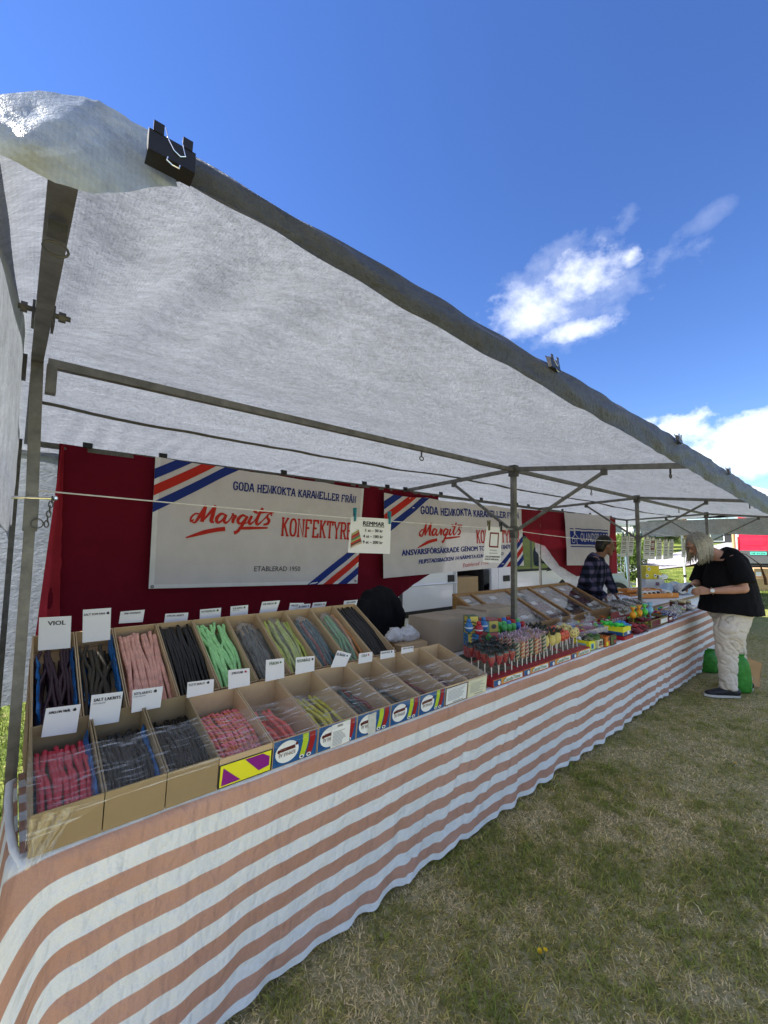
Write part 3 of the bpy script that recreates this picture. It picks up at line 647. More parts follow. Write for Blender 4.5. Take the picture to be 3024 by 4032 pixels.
for x in CLIPS_B: clip((x, YB-.055, 2.105), .05, (1, 0, 0), (0, .1, 1), (0, -1, 0), 'black rail clip at the '+where[x], group='black clips along the back rail', handle=False)
# ---- cloths
def cloth_mat(name, col, tr, var=.08, bump=.5, rough=.85):
    return mat(name, col, rough, var=var, vs=5, bump=bump, bs=22, transl=tr, spec=.12)
RED = cloth_mat('red_cotton', (.115, .004, .015), .02); REDT = cloth_mat('sunlit_thin_red_cotton', (.42, .035, .055), .45, .15, .9)  # thin edge: same red cloth, sunlight painted in as a lighter tone
def fold(x, z, s, seed): return .020*s*nz3(x*3.2, z*.5, seed)+.010*s*nz3(x*9, z*1.1, seed+3)+.004*nz3(x*24, z*9, seed+5)
def curtain(name, label, x0, x1, zt, zb, m, seed, y=YB-.015, nu=110, nv=50, sag=0):
    b = MB()
    def f(u, v):
        x = x0+(x1-x0)*u; a, c = zt(x), zb(x); z = a+(c-a)*v
        return (x, y+fold(x, z, min(1, .25+v), seed), z)
    b.grid(f, nu, nv); return build(b, name, m, smooth=True, base=(x0, y, 1.2), label=label, cat='curtain')
ip = lambda xs, zs: (lambda x: float(np.interp(x, xs, zs)))
curtain('red_curtain', 'dark red cloth hung behind the candy boxes and the first white banner', .165, 3.55, ip([.1, .7, 1.6, 2.6, 3.5], [2.105, 2.09, 2.085, 2.09, 2.08]),
        ip([0, 2.2, 2.6, 2.95, 3.4, 3.55], [.35, .40, .70, 1.02, 1.22, 1.45]), RED, 1.)
def red_flap():
    b = MB()
    def f(u, v):
        z = 2.09-1.5*v; x = .175-.075*v+u*(.012+.085*min(1, v*1.5)*(1+.12*nz3(0, z*14, 2))); return (x, YB-.045+.02*sin(u*3)+.008*nz3(x*20, z*9, 4), z)
    b.grid(f, 8, 60); build(b, 'curtain_edge', REDT, smooth=True, base=(.15, YB-.05, 1.2), label='thin frayed red edge of cloth painted sunlit beside the near post', cat='curtain')
red_flap()
curtain('red_curtain', 'red cloth hanging between the second and third banner above the van bonnet', 5.2, 8.6, ip([5.2, 8.6], [2.05, 2.11]), ip([5.2, 5.45, 5.9, 6.35, 6.9, 8.6], [1.80, 1.62, 1.54, 1.24, 1.06, 1.05]), cloth_mat('brick_red_cotton', (.17, .010, .02), .08), 4.)
curtain('grey_sheet', 'grey tarpaulin sheet slung diagonally below the red cloth', 5.75, 8.3, ip([5.75, 8.3], [1.62, 1.6]), ip([5.7, 6.2, 6.7, 7.2, 8.3], [1.50, 1.20, .95, .80, .62]), TARP_G, 8., y=YB+.06)
BAN = cloth_mat('banner_white', (.55, .53, .575), .06, .05, .35); BLUE = cloth_mat('print_blue', (.018, .035, .20), .02, .06, .2); PRED = cloth_mat('print_red', (.42, .028, .022), .02, .06, .2); INK = cloth_mat('print_black', (.03, .03, .04), .0, .1, .2)
def banner(name, label, tl, tr, br, bl, y, seed, wav=1.0):
    """a cloth banner; returns thing and the map (u, v from top left in metres-free 0..1) -> point"""
    tl, tr, br, bl = [Y(*p, y) for p in (tl, tr, br, bl)]; t = thing(name, label, 'banner', (tl+br)/2)
    def pos(u, v, lift=0.):
        a = tl.lerp(tr, u); c = bl.lerp(br, u); p = a.lerp(c, v)
        sag = -.012*sin(pi*((u*4) % 1))*(1-v)*wav
        return Vector((p.x, y-lift+wav*(.007*nz3(p.x*3.5+p.z*1.2, p.z*1.5, seed)*(.3+v)+.0035*nz3(p.x*10+p.z*5, p.z*3, seed+2)), p.z+sag*.5))
    b = MB(); b.grid(lambda u, v: pos(u, v), 120, 60); build(b, 'fabric', BAN, t, smooth=True)
    W_, H_ = (tr-tl).length, (bl-tl).length
    return t, pos, W_, H_
def mapper(pos, u0, v0, W_, H_, lift=.004, ang=0.):     # lower-left anchored map in metres
    ca, sa = cos(ang), sin(ang)
    return lambda x, y: pos(u0+(x*ca-y*sa)/W_, v0-(x*sa+y*ca)/H_, lift)
def corner_stripes(t, pos, W_, H_, which, step=.085, gap=.05, n=(0, 1, 0)):
    s0 = .10
    for k, c in enumerate(n):
        a, b_ = s0+k*(step+gap), s0+k*(step+gap)+step; q = MB()
        for i in range(12):
            f0, f1 = i/12, (i+1)/12
            def pt(s, f):
                u, v = s*1.25*f, s*.82*(1-f)
                if which: u, v = W_-u*.95, H_-v*1.0
                return pos(min(1, max(0, u/W_)), min(1, max(0, v/H_)), .003)
            q.poly([pt(a, f0), pt(a, f1), pt(b_, f1), pt(b_, f0)])
        build(q, 'printed_stripe', (BLUE, PRED)[c], t)
def script_margits(mb, pos, w, h, mi=0):
    """brush-script wordmark drawn as swelling strokes, w x h metres"""
    S = [ # (points, weights) in a 0..7.4 x 0..2 box
     ([(.25, .35), (.05, .15), (.0, .55), (.25, .95), (.55, .95)], [.12, .14, .16, .14, .1]),
     ([(.15, .1), (.4, .05), (.6, .6), (.95, 1.9)], [.1, .16, .26, .22]), ([(.95, 1.9), (.92, .9), (.95, .12)], [.16, .3, .3]),
     ([(.95, .12), (1.35, 1.0), (1.75, 1.9)], [.1, .2, .24]), ([(1.75, 1.9), (1.68, .9), (1.7, .25), (1.95, .1)], [.16, .32, .3, .12]),
     ([(2.75, .95), (2.4, 1.05), (2.1, .6), (2.2, .15), (2.5, .2), (2.85, 1.0)], [.14, .2, .3, .24, .16, .12]), ([(2.85, 1.0), (2.75, .4), (2.95, .1), (3.2, .35)], [.2, .28, .2, .1]),
     ([(3.2, .35), (3.4, .95), (3.38, 1.2)], [.1, .14, .22]), ([(3.38, 1.2), (3.5, .95), (3.75, 1.0)], [.1, .12, .1]), ([(3.72, 1.0), (3.55, .5), (3.6, .1)], [.24, .28, .2]),
     ([(4.65, .95), (4.3, 1.05), (4.0, .6), (4.1, .18), (4.4, .2), (4.75, 1.0)], [.14, .2, .3, .24, .16, .12]), ([(4.78, 1.0), (4.55, .1), (4.2, -.75), (3.9, -.95)], [.24, .26, .26, .3]),
     ([(4.75, .1), (5.05, .5), (5.2, 1.05)], [.08, .12, .22]), ([(5.2, 1.05), (5.05, .4), (5.2, .1), (5.5, .4)], [.22, .28, .2, .1]), ([(5.36, 1.42), (5.44, 1.72)], [.3, .34]),
     ([(5.5, .4), (5.85, 1.2), (6.05, 2.0)], [.08, .16, .26]), ([(6.05, 2.0), (5.8, 1.0), (5.78, .25), (6.0, .1), (6.3, .5)], [.2, .28, .26, .18, .1]), ([(5.5, 1.38), (6.0, 1.45), (6.6, 1.55), (7.3, 1.5)], [.1, .16, .16, .1]),
     ([(6.3, .5), (6.65, 1.05), (6.75, 1.3)], [.1, .14, .2]), ([(6.75, 1.3), (6.7, .95), (6.95, .6), (6.9, .2), (6.5, .08)], [.12, .2, .28, .24, .14]),
     ([(6.75, 1.3), (7.05, 1.4), (7.1, 1.1)], [.1, .14, .1]),
     ([(3.05, -.55), (2.2, -.72), (1.3, -.98), (.0, -1.55)], [.34, .34, .34, .10]), ([(4.35, -.42), (5.3, -.34), (7.0, -.28)], [.2, .26, .14]),
    ]
    for pts, ws in S:
        q = []; qw = []            # smooth the polyline
        for i in range(len(pts)-1):
            p0 = pts[max(i-1, 0)]; p1 = pts[i]; p2 = pts[i+1]; p3 = pts[min(i+2, len(pts)-1)]
            for j in range(4):
                tt = j/4; q.append(tuple(.5*((2*p1[a])+(-p0[a]+p2[a])*tt+(2*p0[a]-5*p1[a]+4*p2[a]-p3[a])*tt*tt+(-p0[a]+3*p1[a]-3*p2[a]+p3[a])*tt**3) for a in (0, 1))); qw.append(ws[i]+(ws[i+1]-ws[i])*tt)
        q.append(pts[-1]); qw.append(ws[-1])
        q = [((x+.18*y)*w/7.4, y*h/2) for x, y in q]; stroke(mb, q, [a*w/7.4*1.05 for a in qw], pos, mi)
t, pos, W1, H1 = banner('shop_banner', 'first white banner with red script and ETABLERAD 1950 on the red curtain', (612, 1797), (1432, 1924), (1405, 2297), (585, 2318), YB-.075, 11.)
corner_stripes(t, pos, W1, H1, 0); corner_stripes(t, pos, W1, H1, 1)
b = MB(); slab(b, 'GODA HEMKOKTA KARAMELLER FRÅN', mapper(pos, .300, .178, W1, H1, ang=.012), .655*W1, .062, weight=.24); build(b, 'headline', BLUE, t)
b = MB(); script_margits(b, mapper(pos, .135, .485, W1, H1, ang=.03), .355*W1, .135); build(b, 'script_lettering', PRED, t)
b = MB(); slab(b, 'KONFEKTYRER', mapper(pos, .535, .552, W1, H1, ang=.005), .455*W1, .15, weight=.23); build(b, 'large_lettering', PRED, t)
b = MB(); text(b, 'ETABLERAD 1950', mapper(pos, .415, .872, W1, H1), .235*W1, .040); build(b, 'small_lettering', INK, t)
for u, v in ((.012, .985), (.985, .975)):
    b = MB(); q = pos(u, v, .004); b.tube([q+Vector((cos(a)*.008, 0, sin(a)*.008)) for a in [2*pi*j/10 for j in range(10)]], .003, 5, closed=True); build(b, 'eyelet', STEELD, t)
b = MB()
for j in range(24): b.poly([pos(j/24, .97, .0022), pos((j+1)/24, .97, .0022), pos((j+1)/24, 1, .0022), pos(j/24, 1, .0022)])
for j in range(12): b.poly([pos(0, j/12, .0022), pos(.018, j/12, .0022), pos(.018, (j+1)/12, .0022), pos(0, (j+1)/12, .0022)]); b.poly([pos(.985, j/12, .0022), pos(1, j/12, .0022), pos(1, (j+1)/12, .0022), pos(.985, (j+1)/12, .0022)])
build(b, 'sewn_hem', cloth_mat('hem_white', (.66, .67, .72), .1), t)
t, pos, W2, H2 = banner('shop_banner', 'second white banner with wavy folds and small blue lines of print', (1512, 1940), (2052, 2003), (2062, 2226), (1508, 2277), YB-.085, 21., 2.4)
corner_stripes(t, pos, W2, H2, 0, .10, .06); corner_stripes(t, pos, W2, H2, 1, .10, .06)
b = MB(); slab(b, 'GODA HEMKOKTA KARAMELLER FRÅN', mapper(pos, .205, .215, W2, H2, ang=.02), .765*W2, .082, weight=.24); build(b, 'headline', BLUE, t)
b = MB(); script_margits(b, mapper(pos, .195, .51, W2, H2, ang=.04), .285*W2, .15); build(b, 'script_lettering', PRED, t)
b = MB(); slab(b, 'KONFEKTYRER', mapper(pos, .585, .60, W2, H2, ang=.01), .385*W2, .17, weight=.25); build(b, 'large_lettering', PRED, t)
b = MB(); slab_ok = text(b, 'ANSVARSFÖRSÄKRADE GENOM TOMELILLA 104718', mapper(pos, .095, .745, W2, H2, ang=.02), .80*W2, .062, bold=.004); build(b, 'insurance_line', BLUE, t)
b = MB(); text(b, 'FILIPSTADSBACKEN 14 NÄRMSTA KUNDKONTAKT O', mapper(pos, .19, .86, W2, H2, ang=.03), .62*W2, .046, bold=.003, slant=.2); build(b, 'contact_line', BLUE, t)
b = MB(); text(b, 'Etablerad 1950', mapper(pos, .48, .95, W2, H2, ang=.04), .20*W2, .05, slant=.25); build(b, 'small_lettering', PRED, t)
t, pos, W3, H3 = banner('shop_banner', 'third white banner with a dark blue name panel behind the seller', (2222, 2016), (2402, 2030), (2398, 2226), (2232, 2226), YB-.08, 31., 2.0)
def rect(b, u0, v0, u1, v1, lift, n=14):
    for j in range(n): b.poly([pos(u0+(u1-u0)*j/n, v0, lift), pos(u0+(u1-u0)*(j+1)/n, v0, lift), pos(u0+(u1-u0)*(j+1)/n, v1, lift), pos(u0+(u1-u0)*j/n, v1, lift)])
b = MB(); rect(b, .09, .34, .95, .60, .003); rect(b, .09, .29, .95, .31, .003); rect(b, .09, .63, .95, .65, .003); build(b, 'blue_panel', BLUE, t)
b = MB(); text(b, 'ÖLANDSPLAGG', mapper(pos, .29, .54, W3, H3, .006), .64*W3, .145); build(b, 'panel_lettering', BAN, t)
b = MB()          # small standing-mill emblem: body, cap, ring
mm = mapper(pos, .12, .585, W3, H3, .006)
stroke(b, [(.0, .08), (.12, .15), (.24, .08)], .012, mm); stroke(b, [(.06+.05*cos(a), .05+.035*sin(a)) for a in [2*pi*j/12 for j in range(13)]], .012, mm); stroke(b, [(.10, .15), (.10, .26)], .05, mm); stroke(b, [(.07, .24), (.13, .24)], .03, mm); stroke(b, [(.16, .09), (.19, -.02)], .015, mm)
build(b, 'emblem', BAN, t)
# ---- line with hanging signs
ROPE = mat('white_cord', (.62, .62, .64), .9, bump=.4, bs=300); PAPER = mat('paper_white', (.66, .67, .72), .7, var=.03, vs=12); PEG = mat('teal_peg', (.01, .20, .26), .45); PEGO = mat('olive_peg', (.10, .10, .04), .5); PEGD = mat('dark_peg', (.02, .03, .03), .5)
def cord(p, q, sag, name, label, r=.0028, n=14):
    p, q = Vector(p), Vector(q); b = MB(); b.tube([p.lerp(q, i/n)-Vector((0, 0, sag*4*(i/n)*(1-i/n))) for i in range(n+1)], r, 6); return build(b, name, ROPE, base=p, label=label, cat='cord')
cord((PX[0]+.03, YP-.02, 1.683), (PX[1]-.03, YP, 1.655), .012, 'sign_cord', 'white cord strung from the near post to the middle post')
cord((PX[1]+.02, YP, 1.645), (PX[2]-.03, YP+.1, 1.60), .02, 'sign_cord', 'white cord strung on past the red cloth behind the seller')
def peg(p, name_m, label, s=1., group='clothes pegs on the cords'):
    t = thing('clothes_peg', label, 'clothes peg', p, group); p = Vector(p)
    for k in (-1, 1):
        b = MB(); b.bar(p+Vector((0, k*.004, -.035*s)), p+Vector((0, k*.009, .04*s)), .011*s, .006*s); build(b, 'peg_half', name_m, t)
    b = MB(); b.tube([p+Vector((-.006*s, 0, .004)), p+Vector((.006*s, 0, .004))], .006*s, 6); build(b, 'spring', CHROME, t)
def sheet(name, label, tl, tr, br, bl, y, cat='sign', group=None, m=PAPER, th=.0012):
    a = [Y(*p, y) for p in (tl, tr, br, bl)]; t = thing(name, label, cat, (a[0]+a[2])/2, group); nrm = Vector((0, -1, 0))
    b = MB(); b.prism(a, Vector((0, th, 0))); build(b, 'card', m, t)
    def pos(u, v, lift=.0016): return a[0].lerp(a[1], u).lerp(a[3].lerp(a[2], u), v)+nrm*lift
    return t, pos, (a[1]-a[0]).length, (a[3]-a[0]).length
t, pos, w, h = sheet('price_sign', 'white paper price sign for candy ropes headed REMMAR on the cord', (1383, 2034), (1540, 2044), (1535, 2181), (1370, 2176), YP-.012)
mp = lambda u, v: mapper(pos, u, v, w, h, .002)
b = MB(); text(b, 'REMMAR', mp(.28, .225), .54*w, .024, bold=.0012); stroke(b, [(0, -.004), (.54*w, -.004)], .003, mp(.28, .225))
for k, s in enumerate(('1 st – 30 kr', '4 st – 100 kr', '9 st – 200 kr')): text(b, s, mp(.34-.03*(k > 0), .40+.165*k), (.45, .49, .49)[k]*w, .0165, bold=.0009)
build(b, 'print', INK, t)
cols = [(.42, .30, .22), (.10, .05, .03), (.38, .02, .03), (.30, .33, .10), (.05, .16, .10), (.35, .05, .04), (.26, .03, .03), (.28, .28, .10)]
for k, c in enumerate(cols):      # printed bundle of candy sticks
    b = MB(); stroke(b, [(.012, .015+.0098*k), (.045, .028+.0098*k+.004), (.085-.004*k, .045+.0096*k)], [.010, .011, .010], mapper(pos, .0, .93, w, h, .0022+.0002*k)); build(b, 'printed_stick', mat('print_stick_%d' % k, c, .7), t)
peg(Y(1397, 2028, YP-.016), PEG, 'teal peg at the left corner of the REMMAR sign'); peg(Y(1533, 2040, YP-.016), PEG, 'teal peg at the right corner of the REMMAR sign')
t, pos, w, h = sheet('payment_sign', 'small white payment notice with a dark red frame in front of the second banner', (1916, 2072), (1977, 2077), (1972, 2216), (1901, 2214), YP-.012)
mp = lambda u, v: mapper(pos, u, v, w, h, .002)
b = MB(); rf = [(0, 0), (.10, 0), (.10, .105), (0, .105), (0, 0)]; stroke(b, [(x*.95*w/.19, y*.98) for x, y in rf], .012, mp(.27, .56)); build(b, 'red_frame', mat('frame_red', (.15, .01, .02), .6), t)
b = MB(); text(b, 'SWISH TILL OSS', mp(.32, .68), .40*w, .011); stroke(b, [(0, 0), (.5*w, 0)], .003, mp(.28, .74)); text(b, 'VI ACCEPTERAR SWISH', mp(.10, .86), .82*w, .012, bold=.0006); text(b, 'PÅ KÖP ÖVER 50 KR.', mp(.08, .935), .78*w, .012, bold=.0006); build(b, 'print', INK, t)
peg(Y(1925, 2070, YP-.016), PEGO, 'olive peg on the left of the payment notice'); peg(Y(1972, 2076, YP-.016), PEGD, 'dark peg on the right of the payment notice')
# ------------------------------------------------------------------ table and striped cloth
YT = 1.352; ZT = .752
def stripe_mat():
    m = bpy.data.materials.new('striped_cotton'); m.use_nodes = True; nt = m.node_tree; N = nt.nodes; L = nt.links
    b = N['Principled BSDF']; b.inputs['Roughness'].default_value = .9; b.inputs['Specular IOR Level'].default_value = .12
    uv = N.new('ShaderNodeUVMap'); sp = N.new('ShaderNodeSeparateXYZ'); L.new(uv.outputs[0], sp.inputs[0])
    tc = N.new('ShaderNodeTexCoord')
    def mt(op, a, c, d=None):
        n = N.new('ShaderNodeMath'); n.operation = op
        for i, q in enumerate((a, c, d)):
            if q is None: continue
            if isinstance(q, (int, float)): n.inputs[i].default_value = q
            else: L.new(q, n.inputs[i])
        return n.outputs[0]
    def nz(s, d, st=(1, 1, 1), rot=(0, 0, 0), src='UV', r=.55):
        mp = N.new('ShaderNodeMapping'); mp.inputs['Scale'].default_value = st; mp.inputs['Rotation'].default_value = rot
        L.new(uv.outputs[0] if src == 'UV' else tc.outputs['Object'], mp.inputs[0]); n = N.new('ShaderNodeTexNoise'); n.inputs['Scale'].default_value = s
        n.inputs['Detail'].default_value = d; n.inputs['Roughness'].default_value = r; L.new(mp.outputs[0], n.inputs['Vector']); return n.outputs['Fac']
    wob = mt('MULTIPLY', mt('SUBTRACT', nz(2.2, 2), .5), .012)
    f = mt('FRACT', mt('DIVIDE', mt('ADD', mt('SUBTRACT', sp.outputs['Y'], .012), wob), .1055), 0)
    tri = mt('ABSOLUTE', mt('SUBTRACT', f, .25), 0)            # distance from the middle of the coloured band
    tri2 = mt('MINIMUM', tri, mt('SUBTRACT', 1.0, tri))
    k = N.new('ShaderNodeMapRange'); k.inputs[1].default_value = .262; k.inputs[2].default_value = .240; L.new(tri2, k.inputs[0])
    # old printed cotton: salmon bands with faded and browner stretches, bluish white between
    pk = N.new('ShaderNodeValToRGB'); e = pk.color_ramp.elements; e[0].position = .3; e[1].position = .72; e[0].color = (.45, .250, .180, 1); e[1].color = (.60, .365, .285, 1); L.new(nz(1.6, 6), pk.inputs[0])
    wh = N.new('ShaderNodeValToRGB'); e = wh.color_ramp.elements; e[0].position = .3; e[1].position = .7; e[0].color = (.74, .78, .81, 1); e[1].color = (.85, .87, .89, 1); L.new(nz(2.5, 6), wh.inputs[0])
    mx = N.new('ShaderNodeMixRGB'); L.new(k.outputs[0], mx.inputs[0]); L.new(wh.outputs[0], mx.inputs[1]); L.new(pk.outputs[0], mx.inputs[2])
    st = N.new('ShaderNodeValToRGB'); e = st.color_ramp.elements; e[0].position = .20; e[1].position = .34; e[0].color = (.55, .50, .42, 1); e[1].color = (1, 1, 1, 1); L.new(nz(1.9, 7, (1, 1.5, 1), r=.7), st.inputs[0])
    ml = N.new('ShaderNodeMixRGB'); ml.blend_type = 'MULTIPLY'; ml.inputs[0].default_value = .35; L.new(mx.outputs[0], ml.inputs[1]); L.new(st.outputs[0], ml.inputs[2])
    wv = N.new('ShaderNodeValToRGB'); e = wv.color_ramp.elements; e[0].position = .3; e[1].position = .7; e[0].color = (.90, .90, .90, 1); e[1].color = (1.05, 1.05, 1.05, 1); L.new(nz(420, 2), wv.inputs[0])
    m3 = N.new('ShaderNodeMixRGB'); m3.blend_type = 'MULTIPLY'; m3.inputs[0].default_value = 1; L.new(ml.outputs[0], m3.inputs[1]); L.new(wv.outputs[0], m3.inputs[2])
    L.new(m3.outputs[0], b.inputs['Base Color'])
    # creases: long diagonal drag folds and crumple
    def ridge(n): return mt('SUBTRACT', 1.0, mt('MULTIPLY', mt('ABSOLUTE', mt('SUBTRACT', n, .5), 0), 7))
    r1 = mt('MAXIMUM', ridge(nz(1.0, 3, (5., 1.0, 1), (0, 0, .55))), 0); r2 = mt('MAXIMUM', ridge(nz(1.0, 3, (7.5, 1.6, 1), (0, 0, .85))), 0)
    msk = nz(1.4, 2); h = mt('ADD', mt('MULTIPLY', mt('MULTIPLY', r1, msk), .30), mt('MULTIPLY', r2, .12))
    h = mt('ADD', h, mt('ADD', mt('MULTIPLY', nz(26, 4), .45), mt('MULTIPLY', nz(9, 3, (1.8, .7, 1), (0, 0, .5)), .9)))
    bp = N.new('ShaderNodeBump'); bp.inputs['Strength'].default_value = .75; bp.inputs['Distance'].default_value = .03; L.new(h, bp.inputs['Height']); L.new(bp.outputs[0], b.inputs['Normal'])
    t = N.new('ShaderNodeBsdfTranslucent'); L.new(m3.outputs[0], t.inputs[0]); ms = N.new('ShaderNodeMixShader'); ms.inputs[0].default_value = .06
    L.new(b.outputs[0], ms.inputs[1]); L.new(t.outputs[0], ms.inputs[2]); L.new(ms.outputs[0], N['Material Output'].inputs[0]); return m
STRIPE = stripe_mat()
def tablecloth():
    t = thing('tablecloth', 'long salmon and white striped cloth draped over the stall table to the ground', 'tablecloth', (3.5, 1.6, ZT))
    XR = 6.95; R = .055; xl = .088
    path = []                     # plan outline (x, y, outward normal, flare)
    for i in range(8): path.append((xl-R, 1.83-(1.83-(YT+R))*i/8, (-1, 0), .6))
    for i in range(13): a = pi+pi/2*i/12; path.append((xl+R*cos(a), YT+R+R*sin(a), (cos(a), sin(a)), 1.-.5*abs(i-6)/6))
    n = 520
    for i in range(1, n): path.append((xl+(XR-xl)*i/n, YT, (0, -1), max(0, .5-2.5*i/n)))
    for i in range(13): a = -pi/2+pi/2*i/12; path.append((XR+R*cos(a), YT+R+R*sin(a), (cos(a), sin(a)), .6))
    for i in range(1, 10): path.append((XR+R, YT+R+.35*i/9, (1, 0), .4))
    s = [0.]
    for i in range(1, len(path)): s.append(s[-1]+math.hypot(path[i][0]-path[i-1][0], path[i][1]-path[i-1][1]))
    rf = random.Random(3); folds = [(.25+rf.random()*6.6, rf.uniform(-.45, .25), rf.uniform(.006, .016), rf.uniform(.0, .35), rf.uniform(.45, 1.), rf.uniform(-.010, .012)) for _ in range(34)]
    b = MB(); nv = 60; vs = []; uv = []
    for j in range(nv+1):
        v = j/nv
        for i, (x, y, nn, fl) in enumerate(path):
            zb = .035+.016*nz3(s[i]*5, 0, 3)+.012*nz3(s[i]*14, 0, 8)
            rim = .020; q = v*1.02
            if q < .03: z = ZT-rim*(1-cos(q/.03*pi/2)); o = -rim*(1-sin(q/.03*pi/2))
            else: z = ZT-rim-(ZT-rim-zb)*(q-.03)/.99; o = 0
            o += fl*(.075*v+.02*sin(v*2.5))
            if nn[1] < -.9: o += -.075*v*min(1, max(0, (x-.15)/.6))            # falls slightly under the table
            amp = v**1.1
            o += amp*(.020*nz3(s[i]*2.1, v*.5, 1.)+.012*nz3(s[i]*6.3+v*1.2, v*.8, 2.)+.006*nz3(s[i]*15+v*2, v*1.5, 5.))
            for fs_, sl_, wd_, a_, b_, am_ in folds:
                q_ = (s[i]-.45-fs_-sl_*v)/wd_
                if abs(q_) < 3 and a_ < v: o += am_*math.exp(-q_*q_)*min(1, (v-a_)*5)*min(1, max(0, (b_+.25-v)*4))
            if v > .86: o += .010*((v-.86)/.14)*sin(s[i]*31+4*nz3(s[i]*2, 0, 0))
            vs.append((x+nn[0]*o, y+nn[1]*o, z)); d = v*.73+.004*nz3(s[i]*3, v*2, 7)
            # towards the near corner the bands lift into the gathered edge
            ph = radians(82)*max(0., 1-max(0, x-.03)/.17)**1.8 if x < 3 else 0
            uv.append((s[i], (d*cos(ph) if nn[0] > -.98 or x > 3 else d*cos(ph)*.5-.6*(y-YT))))
    w = len(path); b.add(vs, [(j*w+i, (j+1)*w+i, (j+1)*w+i+1, j*w+i+1) for j in range(nv) for i in range(w-1)]); b.uv = uv
    build(b, 'front_drop', STRIPE, t, smooth=True)
    b = MB(); nx, ny = 200, 14; X0 = xl-R+.022
    b.add([(X0+(XR+R-.03-X0)*i/nx, YT+.018+(.50)*j/ny, ZT+.001+.0025*nz3(i*.11, j*.3, 5)) for j in range(ny+1) for i in range(nx+1)], [(j*(nx+1)+i, j*(nx+1)+i+1, (j+1)*(nx+1)+i+1, (j+1)*(nx+1)+i) for j in range(ny) for i in range(nx)])
    b.uv = [(i/nx*7, -.02-.50*j/ny) for j in range(ny+1) for i in range(nx+1)]; build(b, 'top_sheet', STRIPE, t, smooth=True)
    WHC = mat('hem_cotton', (.78, .80, .82), .9, bump=.3, bs=60)
    b = MB(); b.tube([(.048, 1.80, ZT+.012), (.034, 1.76, ZT+.020), (.032, 1.66, ZT+.014), (.036, 1.52, ZT+.008), (.044, 1.42, ZT+.004), (.058, 1.365, ZT-.012)], [.006, .010, .010, .009, .009, .006], 12); build(b, 'rolled_hem', WHC, t, smooth=True)
tablecloth()
WOODL = mat('plain_wood', (.34, .22, .11), .7, var=.2, vs=4, stretch=(1, 12, 12), bump=.2, bs=30)
def trestle(name, label, x0, x1, y0, y1, z):
    t = thing(name, label, 'table', ((x0+x1)/2, (y0+y1)/2, 0), 'trestle tables of the stall')
    b = MB(); b.box(((x0+x1)/2, (y0+y1)/2, z-.015), (x1-x0, y1-y0, .028)); build(b, 'table_top', WOODL, t)
    for x in (x0+.15, x1-.15):
        for y in (y0+.06, y1-.06): b = MB(); b.bar((x, y, z-.03), (x, y, 0), .035); build(b, 'leg', STEELD, t)
trestle('trestle_table', 'long trestle table hidden under the striped cloth', .08, 6.9, YT+.03, 1.80, ZT-.006)
trestle('trestle_table', 'rear trestle table carrying the glazed candy case', 1.75, 5.45, 1.93, 2.55, .745)
trestle('trestle_table', 'far trestle table with the yellow boxes and white rolls', 5.95, 9.6, 1.93, 2.95, .745)
WHITEC = mat('white_oilcloth', (.70, .72, .75), .6, bump=.2, bs=12)
def topcloth(x0, x1, y0, y1, z, label, m=WHITEC):
    b = MB(); b.grid(lambda u, v: (x0+(x1-x0)*u, y0+(y1-y0)*v, z+.003*nz3(u*20, v*6, 3)-(.18 if v > .97 or v < .02 else 0)), 60, 24); return build(b, 'table_cover', m, smooth=True, base=(x0, y0, z), label=label, cat='tablecloth')
topcloth(5.93, 9.62, 1.92, 2.97, .75, 'plain white cover on the far table with rolls and yellow boxes')
topcloth(1.72, 5.47, 1.915, 2.57, .75, 'pale cover on the rear table under the glazed case')
# ------------------------------------------------------------------ candy rope boxes
CARD = mat('cardboard', (.52, .375, .225), .85, var=.10, vs=6, bump=.12, bs=40); CARDD = mat('cardboard_shaded', (.29, .215, .12), .85, var=.10, vs=5, bump=.1, bs=30)  # near cartons: same board, shade painted in as a darker tone
CLEAR = clear_mat('clear_plastic_bag', gloss=.07, haze=.04, streak=.16, sscale=(30, 30, 30), bump=.8, bs=55)
BLUEBAG = mat('blue_liner', (.03, .17, .48), .22, var=.35, vs=22, bump=.9, bs=45, transl=.25, spec=.5)
def frame(x0, yf, zf, tilt):
    c, s_ = cos(tilt), sin(tilt); o = Vector((x0, yf, zf)); v = Vector((0, c, s_)); w = Vector((0, -s_, c))
    return lambda a, l, h: o+Vector((a, 0, 0))+v*l+w*h
TH = .0038
def carton(label, B, W_, L_, hf, hb, m=CARD, extra=None, group=None):
    t = thing('candy_carton', label, 'carton', B(W_/2, 0, 0), group)
    g = .0015
    def P(name, pts, ext, mm=m):
        b = MB(); b.prism(pts, ext); return build(b, name, mm, t)
    P('floor_panel', [B(g+TH, TH, 0), B(W_-g-TH, TH, 0), B(W_-g-TH, L_-TH, 0), B(g+TH, L_-TH, 0)], B(0, 0, TH)-B(0, 0, 0))
    ext = B(0, TH, 0)-B(0, 0, 0)
    P('front_panel', [B(g, 0, -.001), B(W_-g, 0, -.001), B(W_-g, 0, hf), B(g, 0, hf)], ext)
    P('back_panel', [B(g, L_-TH, 0), B(W_-g, L_-TH, 0), B(W_-g, L_-TH, hb), B(g, L_-TH, hb)], ext)
    ex = Vector((TH, 0, 0))
    for a in (g, W_-g-TH): P('side_panel', [B(a, TH, 0), B(a, L_-TH, 0), B(a, L_-TH, hb+.001), B(a, TH, hf+.001)], ex)
    if extra: extra(t, B, W_, hf)
    return t
CM = {}
def cmat(name, c, rough=.34, bump=.35, bs=160, var=.18): return mat('candy_'+name, c, rough, var=var, vs=40, bump=bump, bs=bs, spec=.5, transl=.0)
